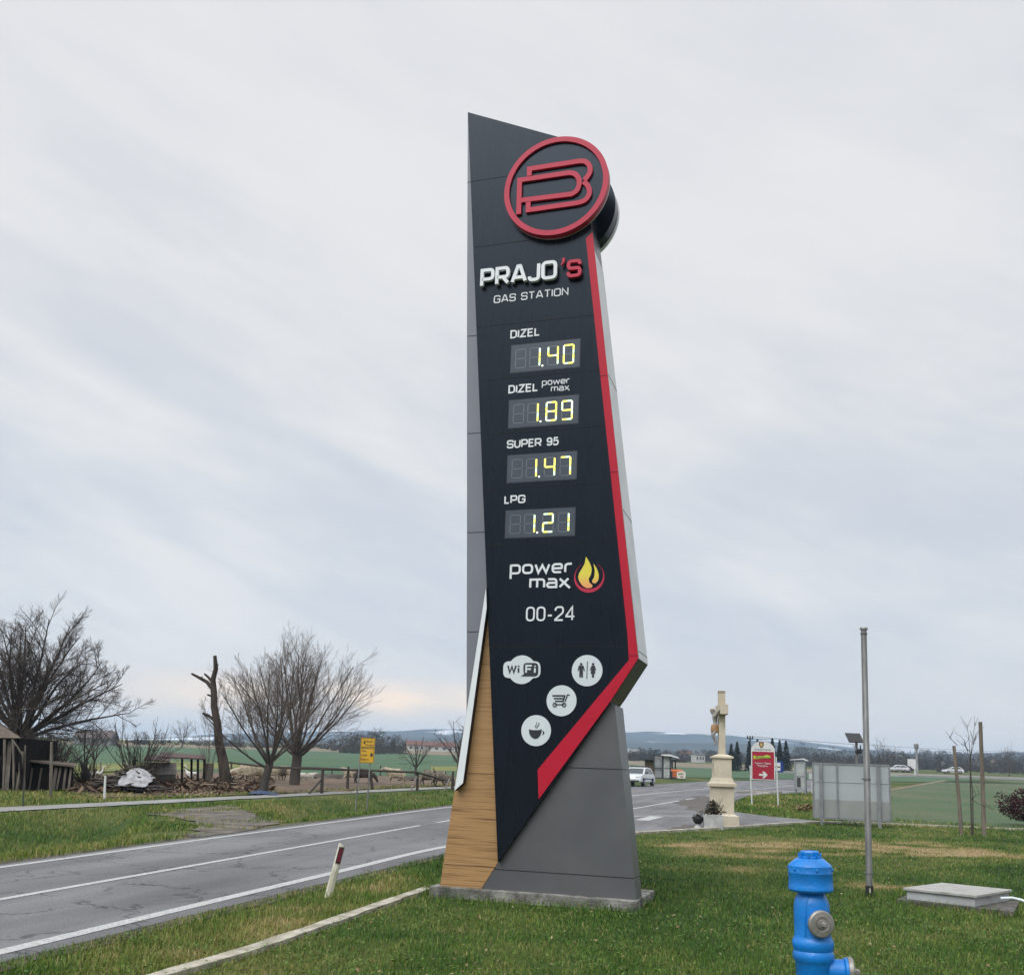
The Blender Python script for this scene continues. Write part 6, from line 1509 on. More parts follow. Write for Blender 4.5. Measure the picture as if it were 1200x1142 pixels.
# sheep, geese, hens
m_wool = pm('cream_wool', (.50, .43, .31), (.34, .28, .20), 9, .98, bump=1, bscale=28, detail=9); m_woold = pm('dark_wool', (.085, .07, .058), (.045, .038, .034), 9, .98, bump=1, bscale=28, detail=9); m_woolg = pm('mottled_wool', (.21, .18, .14), (.085, .07, .06), 6, .98, bump=1, bscale=28, detail=9); m_face = pm('dark_face', (.06, .05, .042), (.035, .03, .027), 9, .9)
m_lambw = pm('white_wool', (.58, .56, .50), (.46, .44, .38), 9, .95, bump=.8, bscale=30)
def sheep(label, px, py, rz, mat, sc=1., graze=False, legs=None, Y=None):
    p = at(px, py); root = thing('sheep', label, 'sheep', p, rz, 'sheep in the farm pen'); S_ = sc * .86
    hd = ((.62, 0, .86), (.78, 0, .84), (.93, .0, .76)) if not graze else ((.68, 0, .48), (.80, 0, .26), (.88, 0, .10))
    J = {'rump': ((-.36, 0, .62), (.24, .25)), 'mid': ((0, 0, .60), (.27, .29)), 'chest': ((.34, 0, .62), (.22, .25)), 'neck': (hd[0], (.115, .13)), 'head': (hd[1], .085), 'nose': (hd[2], .05), 'tail': ((-.58, 0, .52), .04)}
    E_ = [('mid', 'rump'), ('mid', 'chest'), ('chest', 'neck'), ('neck', 'head'), ('head', 'nose'), ('rump', 'tail')]
    for s, sy in (('l', .12), ('r', -.12)):
        off = .06 if s == 'l' else -.05
        J['h' + s] = ((-.40, sy, .42), .09); J['k' + s] = ((-.46 + off * .6, sy, .24), .040); J['f' + s] = ((-.40 + off, sy, .02), .030)
        J['s' + s] = ((.34, sy, .42), .075); J['e' + s] = ((.35 + off * .5, sy, .22), .036); J['p' + s] = ((.34 - off, sy, .02), .030)
        E_ += [('rump', 'h' + s), ('h' + s, 'k' + s), ('k' + s, 'f' + s), ('chest', 's' + s), ('s' + s, 'e' + s), ('e' + s, 'p' + s)]
    J = {'mid': J.pop('mid'), **J}
    o = skin('body', {k: (tuple(c * S_ for c in v[0]), tuple(c * S_ for c in v[1]) if isinstance(v[1], tuple) else v[1] * S_) for k, v in J.items()}, E_, mat, root)
    b = MB(); h = Vector(hd[1]) * S_
    for s in (-1, 1): b.ball(h + Vector((-.03 * S_, s * .11 * S_, .03 * S_)), (.03 * S_, .07 * S_, .022 * S_), 8, 5)
    b.build('ears', m_face, root, smooth=True); return root
sheep('cream sheep standing side on facing left beside a fence post', 464, 919, R_(180), m_wool, 1.15)
sheep('mottled sheep grazing, the left one of the pair near the pylon', 503, 921, R_(-14), m_woolg, 1.15, True)
sheep('pale backed sheep grazing, the right one of the pair near the pylon', 516, 922, R_(-8), m_woolg, 1.1, True)
sheep('dark brown sheep standing behind the posts of the yellow sign', 425, 918, R_(8), m_woold, 1.1, True)
sheep('cream sheep standing partly behind the yellow sign posts on the left', 411, 917, R_(160), m_wool, 1.05)
sheep('large cream sheep furthest left in the pen beside the dead trunk', 286, 916.5, R_(200), m_wool, 1.2, True)
sheep('cream sheep with its rump turned, left of the smaller fruit tree trunk', 299, 916, R_(235), m_wool, 1.1)
sheep('cream sheep standing right of the smaller fruit tree trunk', 317, 915, R_(20), m_wool, 1.05)
sheep('dark faced mottled sheep between the two fruit tree trunks', 328, 914, R_(250), m_woolg, 1.0)
sheep('cream sheep close to the left of the larger fruit tree trunk', 337, 914, R_(0), m_wool, 1.05, True)
sheep('small white lamb standing just right of the larger fruit tree trunk', 355, 914.5, R_(190), m_lambw, .6)
sheep('white lamb following the first lamb along the pen trough', 363, 914.5, R_(10), m_lambw, .6)
m_goose = pm('white_feathers', (.72, .71, .67), (.60, .59, .55), 8, .8); m_beak = pm('orange_beak', (.45, .18, .03), (.4, .15, .03), 8, .6)
def goose(label, px, py, rz, sc=1., sit=False, gname='goose', mat=None, grp='white geese in the yard'):
    p = at(px, py); sc *= .72; root = thing(gname, label, gname, p, rz, grp); lz = .10 if sit else .26
    J = {'mid': ((0, 0, lz + .12), (.15, .15)), 'rear': ((-.22, 0, lz + .14), (.10, .09)), 'tail': ((-.38, 0, lz + .20), .035), 'chest': ((.18, 0, lz + .15), (.11, .11)), 'n1': ((.27, 0, lz + .30), .045), 'n2': ((.28, 0, lz + .48), .036), 'head': ((.33, 0, lz + .58), .048), 'beak': ((.45, 0, lz + .56), .018)}
    E_ = [('mid', 'rear'), ('rear', 'tail'), ('mid', 'chest'), ('chest', 'n1'), ('n1', 'n2'), ('n2', 'head'), ('head', 'beak')]
    if not sit:
        for s, sy in (('l', .07), ('r', -.07)): J['t' + s] = ((0, sy, lz), .035); J['f' + s] = ((.02, sy, .02), .016); E_ += [('mid', 't' + s), ('t' + s, 'f' + s)]
    skin('body', {k: (tuple(c * sc for c in v[0]), tuple(c * sc for c in v[1]) if isinstance(v[1], tuple) else v[1] * sc) for k, v in J.items()}, E_, mat or m_goose, root)
    b = MB(); b.lathe([(.026 * sc, 0), (.006 * sc, .10 * sc)], 6, rot=Matrix.Rotation(R_(100), 3, 'Y'), org=Vector((.40 * sc, 0, (lz + .57) * sc))); b.build('beak', m_beak, root); return root
goose('white goose resting, the left one of the pair beyond the woodpile', 106, 910.5, R_(160), 1.2, True)
goose('white goose resting, the right one of the pair beyond the woodpile', 114, 910.5, R_(10), 1.2, True)
goose('white goose standing upright under the open shelter', 223, 915, R_(185), 1.35)
goose('small white hen pecking in front of the lean-to hut', 74, 920.5, R_(20), .75, True, 'hen', grp='hens in the yard')
goose('brown hen among the planks in front of the open shelter', 208, 919, R_(170), .8, True, 'hen', m_woolg, 'hens in the yard')

# yellow direction sign
YY = 32.6; y0_ = atd(423, YY); ys = mpp(YY); yz = lambda py: ptd(425.5, py, YY).z - y0_.z; yx = lambda px: (px - 423) * ys
m_yel = pm('sign_yellow', (.62, .36, .02), (.57, .32, .02), 3, .45)
yg = thing('direction_sign', 'yellow road direction sign with two panels on thin grey posts', 'sign', y0_, R_(-4))
for nm, ya, yb_ in (('upper_panel', 864, 875.4), ('lower_panel', 875.9, 893.5)):
    b = MB(); b.box((yx(425.8), -.03, (yz(ya) + yz(yb_)) / 2), (16.4 * ys, .025, yz(ya) - yz(yb_))); pan = b.build(nm, m_yel, yg)
    b = MB(); xl, xr, zt2, zb2 = yx(418.2), yx(433.4), yz(ya + .6), yz(yb_ - .6); b.stroke([(xl, zb2), (xr, zb2), (xr, zt2), (xl, zt2)], .012, -.046, -.0425, True); b.build('border', m_ink, pan)
    if nm[0] == 'u':
        b = MB(); b.xz([(yx(420.6), yz(869.5)), (yx(423), yz(872.6)), (yx(423), yz(866.6))], -.047, -.0425); b.build('arrow', m_ink, pan)
        L_ = [('Beč', 424.5, 431.5, 869.2, 2.2), ('Gradina', 424, 432.4, 873.4, 2.2)]
    else:
        b = MB(); b.xz([(yx(433), yz(883.8)), (yx(430.2), yz(887)), (yx(430.2), yz(884.6)), (yx(429), yz(884.6)), (yx(429), yz(883)), (yx(430.2), yz(883)), (yx(430.2), yz(880.6))], -.047, -.0425); b.build('arrow', m_ink, pan)
        L_ = [('Gaj', 419.6, 424.6, 880.4, 2.4), ('Lipik', 419.4, 426.2, 885.2, 2.4), ('Bučje sv.', 419.2, 428.5, 890.3, 2.4)]
    for t, xl, xr, py, cap in L_: text_mesh(t, yx(xr) - yx(xl), cap * ys, -.0465, -.0425, yx(xl), yz(py), m_ink, 'lettering', pan, .01)
for xt, xb in ((418.2, 415.8), (429.6, 429.0)):
    b = MB(); b.tube([(yx(xb), 0, -.25), (yx(xt), 0, yz(866))], .024, 8); b.build('post', m_galv, yg, smooth=True)
# ------------------------------------------------------------------ vehicles
m_carw = pm('white_car_paint', (.62, .64, .66), (.58, .60, .62), 2, .25, coat=.6); m_glass = pm('car_glass', (.05, .065, .075), (.035, .045, .055), 3, .08, spec=.8); m_tyre = pm('tyre_rubber', (.015, .015, .016), (.025, .025, .026), 12, .85); m_rim = pm('wheel_rim', (.30, .30, .31), (.22, .22, .23), 6, .4, metal=.6); m_trim = pm('black_trim', (.02, .02, .022), (.03, .03, .032), 8, .5); m_lamp = pm('lamp_glass', (.62, .63, .62), (.5, .5, .5), 8, .15); m_tail = pm('tail_lamp', (.35, .02, .02), (.28, .02, .02), 8, .2)
def car(label, loc, rz, paint, sc=1., kind='hatch', rack=False, grp=None):
    """car with nose towards +x"""
    t = thing('parked_car' if rack else 'passing_car', label, 'car', loc, rz, grp); s = sc
    if kind == 'hatch': low = [(2.02, .30), (2.06, .48), (2.0, .66), (1.86, .76), (1.05, .90), (-1.70, .93), (-1.95, .86), (-2.0, .55), (-1.96, .30)]; top = [(1.02, .90), (.28, 1.36), (-.10, 1.42), (-1.15, 1.40), (-1.45, 1.30), (-1.80, .93)]
    else: low = [(2.3, .35), (2.34, .60), (2.26, .86), (1.2, .98), (-2.3, 1.0), (-2.36, .9), (-2.36, .40)]; top = [(1.1, .98), (.50, 1.52), (.2, 1.58), (-1.4, 1.55), (-2.2, 1.0)]
    hw = .84
    def hull(pr, w0, w1, zlo, zhi):
        """closed shell narrowing upwards"""
        b = MB(); L_ = []; 
        def wid(z): return w0 + (w1 - w0) * (z - zlo) / (zhi - zlo)
        f_ = [(x * s, -wid(z) * s, z * s) for x, z in pr]; k_ = [(x * s, wid(z) * s, z * s) for x, z in pr]; b.prism(f_, k_); return b
    hull(low, hw, hw * .93, .3, .95).build('body', paint, t, bevel=.05 * s, smooth=True)
    cabin = hull(top, hw * .92, hw * .74, .9, 1.42); cabin.build('cabin', paint, t, bevel=.03 * s, smooth=True)
    def lerp2(a, b_, u): return (a[0] + (b_[0] - a[0]) * u, a[1] + (b_[1] - a[1]) * u)
    wd = lambda z: hw * .92 + (hw * .74 - hw * .92) * (z - .9) / .52
    def cross(a, b_, ua, ub, m=.10):
        p, q = lerp2(a, b_, ua), lerp2(a, b_, ub); d = Vector((q[0] - p[0], 0, q[1] - p[1])).normalized(); nrm = Vector((d.z, 0, -d.x)) * .012
        if nrm.z < 0: nrm = -nrm
        vs = [Vector((p[0], -(wd(p[1]) - m), p[1])), Vector((p[0], wd(p[1]) - m, p[1])), Vector((q[0], wd(q[1]) - m, q[1])), Vector((q[0], -(wd(q[1]) - m), q[1]))]
        b = MB(); b.prism([(v + nrm) * s for v in vs], [(v - nrm) * s for v in vs]); return b
    cross(top[0], top[1], .06, .92).build('windscreen', m_glass, t)
    cross(top[-1], top[-2], .12, .9).build('rear_window', m_glass, t)
    for sy in (-1, 1):
        for xs in ([(.74, .96), (.22, 1.31), (-.34, 1.34), (-.34, .96)], [(-.42, .96), (-.42, 1.34), (-1.1, 1.32), (-1.5, 1.1), (-1.55, .96)]):
            if kind != 'hatch': xs = [(x * 1.25 + .1, z * 1.08) for x, z in xs]
            b = MB(); f_ = [Vector((x, sy * (wd(z) + .010), z)) * s for x, z in xs]; b.prism(f_, [p - Vector((0, sy * .03 * s, 0)) for p in f_]); b.build('side_window', m_glass, t)
        b = MB(); b.box(((top[0][0] - .25) * s, sy * (hw + .06) * s, 1.0 * s), (.12 * s, .2 * s, .13 * s)); b.build('mirror', m_trim, t, bevel=.02 * s)
        b = MB(); b.box((-.15 * s, sy * (hw + .004) * s, .56 * s), (2.3 * s, .03 * s, .07 * s)); b.build('side_moulding', m_trim, t)
        b = MB(); b.box(((low[2][0] - .07) * s, sy * .58 * s, .69 * s), (.2 * s, .36 * s, .15 * s), rot=Matrix.Rotation(R_(-18), 3, 'Y')); b.build('headlight', m_lamp, t, bevel=.02 * s)
        b = MB(); b.box(((low[-2][0] + .03) * s, sy * .66 * s, .78 * s), (.10 * s, .28 * s, .2 * s)); b.build('tail_light', m_tail, t)
        for xw in (1.28, -1.25):
            if kind != 'hatch': xw *= 1.12
            b = MB(); rot = Matrix.Rotation(R_(90), 3, 'X'); b.lathe([(.0, -.10 * s), (.29 * s, -.10 * s), (.315 * s, -.07 * s), (.315 * s, .07 * s), (.29 * s, .10 * s), (0, .10 * s)], 20, rot=rot, org=Vector((xw, sy * (hw - .06), .315)) * s); w = b.build('wheel', m_tyre, t, smooth=True)
            b = MB(); b.lathe([(0, -.115 * s), (.18 * s, -.115 * s), (.20 * s, -.10 * s), (.20 * s, .10 * s), (.18 * s, .115 * s), (0, .115 * s)], 16, rot=rot, org=Vector((xw, sy * (hw - .06), .315)) * s); b.build('rim', m_rim, w, smooth=True)
    b = MB(); b.box(((low[1][0] - .015) * s, 0, .36 * s), (.08 * s, 1.36 * s, .13 * s)); b.build('grille', m_trim, t)
    b = MB(); b.box(((low[1][0] + .01) * s, 0, .47 * s), (.03 * s, .5 * s, .11 * s)); b.build('number_plate', m_white2, t)
    if rack:
        b = MB()
        for sy in (-1, 1): b.bar((.0, sy * .56 * s, 1.50 * s), (-1.25 * s, sy * .56 * s, 1.47 * s), .05 * s)
        for x in (.0, -1.1): b.bar((x * s, -.6 * s, 1.47 * s), (x * s, .6 * s, 1.47 * s), .05 * s)
        b.build('roof_rack', m_trim, t)
    return t
car('white hatchback with roof rack parked beside the road next to the brown hut', atd(747.5, 67.) , R_(-90 - 24), m_carw, .88, rack=True)
m_card = pm('dark_car_paint', (.03, .033, .04), (.025, .028, .034), 3, .3, coat=.5)
def farcar(px, label, rz, paint, kind, sc): 
    Y = 216.; p = atd(px, Y); p.z += .66; return car(label, p, rz, paint, sc, kind, grp='cars on the far road')
farcar(1052, 'white pickup like car on the far road, leading the dark car', R_(178), m_carw, 'van', 1.0)
farcar(1058.5, 'dark car on the far road close behind the white one', R_(178), m_card, 'hatch', 1.0)
farcar(1117, 'white car alone on the far road behind the short stake', R_(178), m_carw, 'hatch', 1.05)

# ------------------------------------------------------------------ far trees and woods
m_wood_far = attr_mat('bare_wood', [(0, (.040, .036, .030)), (.35, (.070, .060, .050)), (.6, (.105, .088, .075)), (.8, (.055, .065, .038)), (1, (.03, .04, .025))], .95)
rsw = np.random.RandomState(77)
def far_wood(name, spans, seed):
    """bare woods reading as one mass: clumps of upright twig slivers over a low thicket. spans: px0, px1, Y, trees, height0, height1, tone"""
    rs = np.random.RandomState(seed); V = []; tn = []
    for px0, px1, Y, ntr, h0, h1, tone in spans:
        for k in range(ntr):
            Yk = Y * rs.uniform(.95, 1.12); p = atd(rs.uniform(px0, px1), Yk); h = rs.uniform(h0, h1) * (1.15 if rs.rand() < .15 else 1); wd = h * rs.uniform(.22, .42); tt2 = np.clip(tone + rs.normal(0, .13), 0, 1); sv = Yk / 900.
            nb = 90
            for q in range(nb):
                a = rs.uniform(0, 6.28); zc = rs.uniform(.12, .98); r = wd * math.sqrt(max(.02, 1 - (2 * zc - 1.05) ** 2)) * rs.uniform(.2, 1)
                c = np.array([p.x + math.cos(a) * r, p.y + math.sin(a) * r, p.z + h * zc]); l = h * rs.uniform(.06, .16); o = np.array([math.cos(a) * l * .8 + rs.normal(0, l * .4), math.sin(a) * l * .8, l * rs.uniform(.3, 1)]); w = sv * rs.uniform(.12, .38)
                V += [c - [w, 0, 0], c + [w, 0, 0], c + o]; tn += [np.clip(tt2 + rs.normal(0, .08), 0, 1)] * 3
            for q in range(10):       # thicket at the foot
                c = np.array([p.x + rs.normal(0, wd), p.y + rs.normal(0, wd), p.z + h * rs.uniform(0, .3)]); w = h * rs.uniform(.08, .2); V += [c - [w, 0, w * .5], c + [w, 0, -w * .5], c + [rs.normal(0, w * .4), 0, w]]; tn += [np.clip(tt2 - .08, 0, 1)] * 3
    V = np.array(V); o = fast_mesh(name, V, np.arange(len(V)).reshape(-1, 3), m_wood_far, np.array(tn)); o['kind'] = 'stuff'; return o
far_wood('bare_woodland', [(-60, 130, 420, 40, 2, 4, .2), (150, 240, 380, 14, 2.5, 5, .2), (240, 420, 400, 60, 2.5, 5, .22), (395, 445, 330, 40, 4, 7.5, .28), (440, 470, 350, 26, 3, 6, .25), (465, 560, 470, 90, 2, 4, .35)], 1)
far_wood('village_treeline', [(725, 960, 480, 200, 2.5, 5.5, .25), (735, 800, 430, 40, 2.5, 4.5, .2), (850, 960, 430, 40, 2.5, 5, .3)], 2)
far_wood('road_treeline', [(955, 1075, 400, 150, 3, 5.5, .3), (1060, 1330, 420, 260, 3, 5.5, .22), (1100, 1330, 360, 90, 1.5, 3, .35), (930, 1330, 600, 260, 6, 10, .25)], 3)
# single far trees one can tell apart
def far_bare(label, px, Y, h, seed, n=5): bare_tree('far_bare_tree', label, atd(px, Y), seed, (h * .18, h * .022, h * .018, (0, 0)), (7, (12, 60), h * .72, .03, .6), [(8, .5, (25, 50), .6, .05, .1), (5, .55, (20, 45), .7, .05, .1)], m_twig, m_twig)
far_bare('bare round crowned tree on the skyline right of the solar panel', 1036, 260., 9, 81)
far_bare('bare tree in the far left gap between shrub and dead trunk', 213, 330., 10, 82)
far_bare('bare tall tree at the right margin above the far treeline', 1183, 280., 9, 83)
m_needle = attr_mat('spruce_needles', [(0, (.008, .014, .011)), (.5, (.016, .028, .020)), (1, (.032, .050, .034))], .9)
def spruce(label, px, Y, h, w, seed, name='spruce_tree', rnd_=False):
    t = thing(name, label, 'tree', atd(px, Y), 0, None if rnd_ else 'spruces behind the red sign'); rs = np.random.RandomState(seed)
    b = MB(); b.tube([(0, 0, -.3), (0, 0, h * .5), (0, 0, h * .96)], [h * .02, h * .012, .02], 7); b.build('trunk', m_barkd, t)
    V = []; tn = []
    n = 1500
    for k in range(n):
        z = rs.uniform(.05, 1) ** 1.0; lay = (z * 17) % 1; rad = w * ((1 - z) ** .85 if not rnd_ else math.sqrt(max(0, 1 - (2 * z - 1) ** 2))) * (.62 + .38 * (1 - lay)) * (1 + .22 * mnoise.noise(Vector((z * 6, seed, 0)))) + .05
        a = rs.uniform(0, 6.28); r = rad * rs.uniform(.35, 1.05) * (1 + .25 * mnoise.noise(Vector((math.cos(a) * 2, math.sin(a) * 2, z * 5 + seed)))); c = np.array([math.cos(a) * r, math.sin(a) * r, h * (z - .03 * r / w)]); s = h * rs.uniform(.018, .045) * (1.1 - .5 * z)
        d = np.array([math.cos(a), math.sin(a), -.35]) * s * 1.5; q = np.array([-math.sin(a), math.cos(a), rs.normal(0, .3)]) * s * .75
        V += [c - d * .4, c + q, c + d, c - q]; tn += [np.clip(rs.normal(.4, .25), 0, 1)] * 4
    V = np.array(V); fast_mesh('crown', V, np.arange(len(V)).reshape(-1, 4), m_needle, np.array(tn), t); return t
Ysp = 190.
for i, (px, ty, w, lb) in enumerate(((857, 871, 8, 'broad dark spruce nearest the stone cross'), (864, 868.5, 8, 'tall spruce second from the stone cross'), (878, 868, 6.5, 'pointed spruce just left of the red sign'), (888, 865.5, 6, 'spruce whose tip shows left above the arched sign top'), (898, 868, 7, 'short spruce mostly hidden behind the arched sign top'), (905.5, 864.5, 7.5, 'tallest spruce just right of the arched sign top'), (914, 867, 7.5, 'spruce between the tallest one and the right end of the row'), (921.5, 867.5, 9, 'wide spruce at the right end of the row beside the booth roof'))):
    Y = Ysp + (i % 3) * 8; base = atd(px, Y); h = ptd(px, ty, Y).z - base.z; spruce(lb, px, Y, h, w * mpp(Y), 100 + i)
spruce('round dark evergreen on the skyline above the steel kiosk roof', 768.5, 420., ptd(768, 877.5, 420.).z - atd(768, 420.).z, 4.2 * mpp(420.), 130, 'round_evergreen', True)

# ------------------------------------------------------------------ far houses, tower, wires
m_wallw = pm('far_white_wall', (.50, .49, .46), (.42, .41, .39), 1, .9); m_roofr = pm('far_tile_roof', (.17, .085, .065), (.12, .065, .052), 1, .9); m_roofg = pm('far_grey_roof', (.15, .14, .14), (.11, .10, .10), 1, .9); m_win = pm('far_window', (.03, .035, .04), (.04, .045, .05), 3, .3)
def house(label, px, Y, w, d, h, rh, roof, rz=0, wall=None, lift=0):
    p = atd(px, Y); p.z += lift; t = thing('far_house', label, 'house', p, R_(rz), 'houses along the far treeline')
    b = MB(); b.box((0, 0, h / 2 - .4), (w, d, h + .8)); b.prism([(-w / 2, -d / 2 + .05, h), (-w / 2, d / 2 - .05, h), (-w / 2, 0, h + rh * .94)], [(w / 2, -d / 2 + .05, h), (w / 2, d / 2 - .05, h), (w / 2, 0, h + rh * .94)]); b.build('wall', wall or m_wallw, t)
    b = MB(); e = .35
    for s in (-1, 1): 
        q = [Vector((-w / 2 - e, s * (d / 2 + e), h - rh * e / (d / 2))), Vector((w / 2 + e, s * (d / 2 + e), h - rh * e / (d / 2))), Vector((w / 2 + e, 0, h + rh)), Vector((-w / 2 - e, 0, h + rh))]; b.prism(q, [v + Vector((0, 0, .15)) for v in q])
    b.build('roof', roof, t)
    for x in (-w * .28, w * .05, w * .32):
        b = MB(); b.box((x, -d / 2 - .01, h * .52), (w * .13, .06, h * .36)); b.build('window', m_win, t)
    for y in (-d * .2, d * .2):
        b = MB(); b.box((w / 2 + .01, y, h * .52), (.06, d * .14, h * .36)); b.build('window', m_win, t)
house('white house with tiled roof hidden among the trees left of the pylon', 487, 430., 8, 6, 2.4, 1.8, m_roofr, 8)
house('white cottage with brown roof, second of the far village left of the pylon', 504, 440., 7, 6, 2.3, 1.7, m_roofr, -6)
house('long white house nearest the pylon in the far village on the left', 519, 425., 10, 6, 2.3, 1.7, m_roofr, 4)
house('grey roofed house just left of the pylon fin in the far village', 531, 430., 7, 6, 2.3, 1.7, m_roofg, 20)
house('tall pale block house above the field between price board and cross', 818, 430., 4.5, 5, 3.4, .4, m_roofg, 10)
house('white house with snowy roof seen over the field above the white car', 741, 560., 9, 7, 2.6, 2.2, pm('pale_roof', (.42, .42, .43), (.36, .36, .37), 1, .8), 12)
house('small white house far away above the orange table', 803, 560., 7, 7, 3, 2, m_roofr, -10)
house('white gabled house behind the tall tree stake', 1144.5, 520., 5, 6, 2.4, 2.4, m_roofg, 82)
house('brown gabled house second to the right of the tall stake', 1165, 530., 7, 7, 2.6, 2.6, m_roofr, 60, pm('far_tan_wall', (.30, .25, .19), (.24, .20, .15), 1, .9))
house('low white house right of the brown gabled one', 1174, 500., 7, 5, 1.8, 1.4, m_roofg, 5)
house('small white gable peeping over the cars on the far road', 1056, 520., 4.5, 5, 3.4, 2.6, m_roofg, 84)
house('tiny white house between the water tower and the short stake', 1101, 540., 4, 5, 2.2, 2.0, m_roofr, 75)
house('dull roofed house behind the bare orchard beyond the geese', 112, 330., 12, 7, 2.4, 2.4, pm('far_dull_roof', (.13, .10, .095), (.10, .08, .078), 1, .9), 3, pm('far_grey_wall', (.2, .2, .19), (.15, .15, .145), 1, .9))
# water tower
Yw = 300.; w0 = atd(1075, Yw); wt = thing('water_tower', 'slim concrete water tower rising over the far treeline', 'water tower', w0); k = mpp(Yw); m_tow = pm('tower_concrete', (.30, .30, .30), (.24, .24, .245), .6, .8); wzz = lambda py: ptd(1075, py, Yw).z - w0.z
b = MB(); b.lathe([(1.5 * k, -1), (1.15 * k, wzz(880)), (1.15 * k, wzz(877.5))], 16); b.build('shaft', m_tow, wt, smooth=True)
b = MB(); b.lathe([(1.2 * k, wzz(879)), (2.4 * k, wzz(876)), (2.6 * k, wzz(873)), (2.6 * k, wzz(871.4)), (.6 * k, wzz(870.8)), (0, wzz(870.7))], 16); b.build('tank', m_tow, wt, smooth=True)
for z_ in (876.2, 873.6):
    b = MB(); b.lathe([(2.75 * k, wzz(z_)), (2.75 * k, wzz(z_ - .5)), (2.5 * k, wzz(z_ - .5))], 16); b.build('gallery', m_darkst, wt)
# far billboard with its leg
Yq = 235.; bq = atd(1068.8, Yq); kq = mpp(Yq); fb = thing('far_billboard', 'pale blank billboard on one leg beside the far road', 'billboard', bq, R_(-5)); fz = lambda py: ptd(1069, py, Yq).z - bq.z
b = MB(); b.box((0, 0, (fz(889) + fz(901)) / 2), (8.6 * kq, .3, fz(889) - fz(901))); b.build('panel', m_roofw, fb); b = MB(); b.box((3.4 * kq, .1, fz(900) / 2), (.28, .2, fz(900))); b.build('leg', m_roofw, fb)
# power line
def pylon_pole(label, px, Y, ty, arm):
    p = atd(px, Y); t = thing('utility_pole', label, 'utility pole', p, 0, 'poles of the power line'); h = ptd(px, ty, Y).z - p.z; kk = mpp(Y)
    b = MB(); b.tube([(0, 0, -.5), (0, 0, h)], [.16, .10], 8); b.build('pole', m_oldwood, t); b = MB(); b.box((0, 0, h - .25), (arm, .12, .12)); b.build('crossarm', m_oldwood, t)
    for x in (-arm / 2 + .12, 0, arm / 2 - .12): b = MB(); b.lathe([(.07, h - .2), (.13, h - .05), (.09, h + .18), (.0, h + .2)], 8, axis=(x, 0)); b.build('insulator', m_darkst, t)
    return p + Vector((0, 0, h + .1))
q1 = pylon_pole('dark utility pole with crossarm rising between the spruces', 879.3, 150., 863.2, 1.0)
q2_ = pylon_pole('utility pole with crossarm in the fields beyond the pylon', 690., 175., 862, 1.0)
q3 = Vector((150., 172., q1.z + 3.0)); p3 = Vector((150., 172., float(gz(150, 172))))
for x_ in (-.38, .0, .38):
    b = MB(); P = [q1.lerp(q3, i / 16) + Vector((x_, 0, -3.0 * (1 - (2 * i / 16 - 1) ** 2) * .6)) for i in range(17)]; b.tube(P, .018, 4)
    tagp(b.build('overhead_wire', m_darkst), 'thin overhead wire crossing the sky right of the spruces', 'wire', 'wires of the power line')
b = MB(); b.tube([p3, q3], [.16, .11], 8); b.box(tuple(q3 - Vector((0, 0, .3))), (1.0, .12, .12)); tagp(b.build('utility_pole', m_oldwood), 'utility pole beyond the right margin carrying the overhead wires', 'utility pole', 'poles of the power line')

# ------------------------------------------------------------------ hills
def hill_range(name, Y, prof, depth, mat, seed, nx_=260, ny_=26):
    xs = np.linspace(-420, 1620, nx_); ridge = np.interp(xs, [p[0] for p in prof], [p[1] for p in prof]); V = []; Fh = []
    for j in range(ny_):
        v = j / (ny_ - 1); yy = Y - depth * (1 - v) if v < .75 else Y - depth * .25 + depth * (v - .75) * 2
        for i in range(nx_):
            zr = ptd(xs[i], ridge[i], Y).z; br_ = ray(xs[i], 890); X = br_[0] / br_[1] * Y; g0 = float(.008 * X * .3 + .02 * Y * .9)
            rise = math.sin(min(v / .75, 1) * math.pi / 2) ** 1.3 if v < .75 else math.cos((v - .75) / .25 * math.pi / 2)
            n_ = mnoise.fractal(Vector((X * .004, yy * .004, seed)), 1.0, 2.0, 4); hgt = (zr - g0) * rise
            V.append((X * (yy / Y), yy, g0 - 4 + hgt + n_ * (zr - g0) * .10 * math.sin(min(v / .75, 1) * math.pi) + n_ * (zr - g0) * .05 * rise))
    for j in range(ny_ - 1):
        for i in range(nx_ - 1): A_ = j * nx_ + i; Fh.append((A_, A_ + 1, A_ + nx_ + 1, A_ + nx_))
    o = fast_mesh(name, np.array(V), np.array(Fh), mat, smooth=True); o['kind'] = 'structure'; return o
m_hill = pm('wooded_hills', (.030, .042, .046), (.05, .060, .060), .012, .98, detail=10)
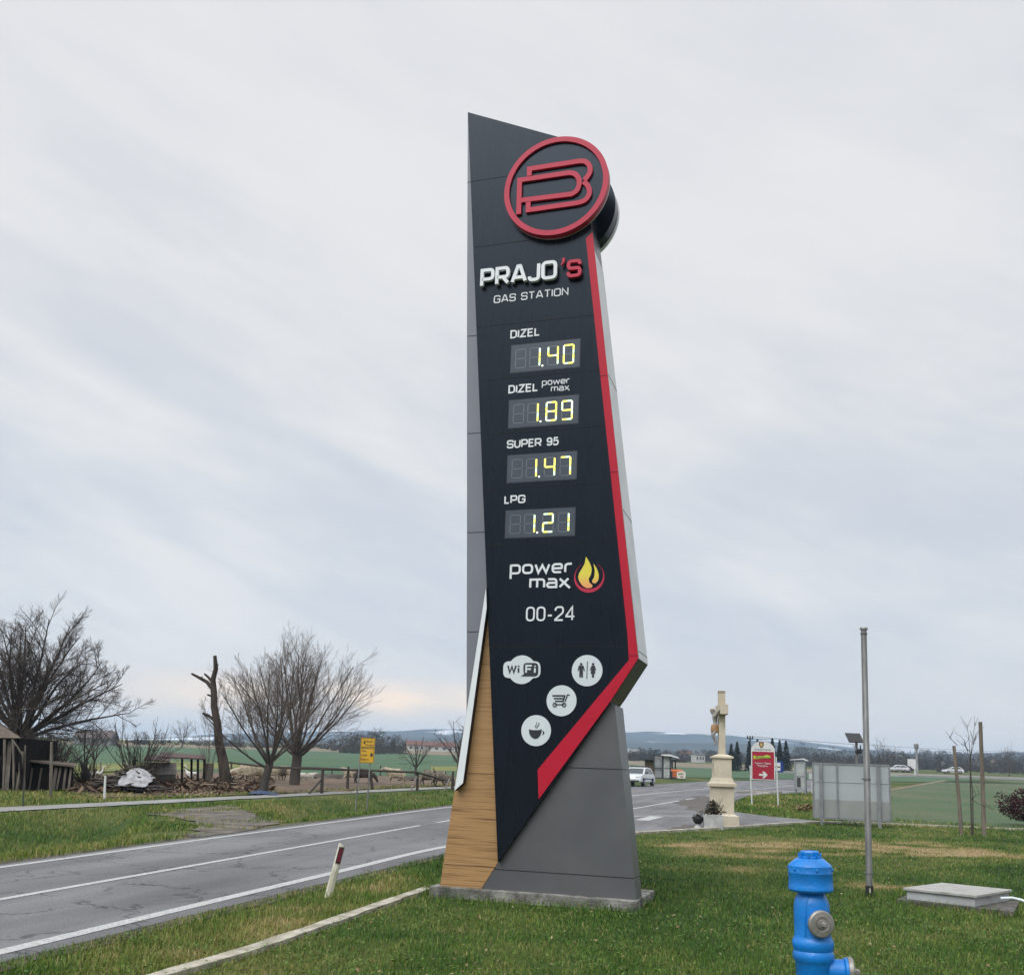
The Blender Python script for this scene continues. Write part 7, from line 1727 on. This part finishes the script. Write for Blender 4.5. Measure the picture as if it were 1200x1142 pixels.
def snow_mat():
    m = D.materials.new('snowy_hills'); nt, N, L, b = nodes(m); g = N.new('ShaderNodeNewGeometry'); mp = N.new('ShaderNodeMapping'); mp.inputs['Scale'].default_value = (1, 1, 3.5); L.new(g.outputs['Position'], mp.inputs[0])
    n = N.new('ShaderNodeTexNoise'); n.inputs['Scale'].default_value = .0042; n.inputs['Detail'].default_value = 7; L.new(mp.outputs[0], n.inputs['Vector'])
    r = N.new('ShaderNodeMapRange'); r.inputs[1].default_value = .56; r.inputs[2].default_value = .61; L.new(n.outputs[0], r.inputs[0]); mx = N.new('ShaderNodeMix'); mx.data_type = 'RGBA'; L.new(r.outputs[0], mx.inputs[0]); mx.inputs[6].default_value = (.032, .042, .046, 1); mx.inputs[7].default_value = (.72, .74, .78, 1); L.new(mx.outputs[2], b.inputs['Base Color']); b.inputs['Roughness'].default_value = .95; return m
hill_range('far_hills', 2900, [(-420, 862), (-100, 866), (180, 866), (250, 862), (380, 859), (430, 858), (490, 856.5), (560, 859), (700, 860.5), (760, 861), (800, 863), (850, 866), (900, 870), (950, 874), (1000, 879), (1060, 885), (1150, 889), (1620, 900)], 900, snow_mat(), 3)
hill_range('near_hills', 1900, [(-420, 868), (0, 871), (180, 871), (300, 869), (400, 867), (470, 866), (540, 868), (640, 869), (740, 870.5), (800, 873), (860, 875.5), (940, 878), (1000, 883), (1080, 886), (1160, 886), (1240, 885.5), (1330, 889), (1620, 897)], 700, m_hill, 8)
# ------------------------------------------------------------------ haze
_HX, _HY0, _HY1, _HZ0 = 3600., -40., 4000., -60.
_top = max((o.matrix_world @ Vector(c)).z for o in D.objects if o.name.startswith(('far_hills', 'near_hills')) for c in o.bound_box) + 3
b = MB(); b.box((0, (_HY0 + _HY1) / 2, (_HZ0 + _top) / 2), (2 * _HX, _HY1 - _HY0, _top - _HZ0))
m_haze = D.materials.new('haze'); nt, N, L, bs = nodes(m_haze); N.remove(bs); vp = N.new('ShaderNodeVolumePrincipled'); L.new(vp.outputs[0], N['Material Output'].inputs['Volume'])
vp.inputs['Color'].default_value = (.55, .74, 1.0, 1); vp.inputs['Density'].default_value = HAZE_D; vp.inputs['Anisotropy'].default_value = .1
hz__ = b.build('haze', m_haze); hz__['kind'] = 'stuff'
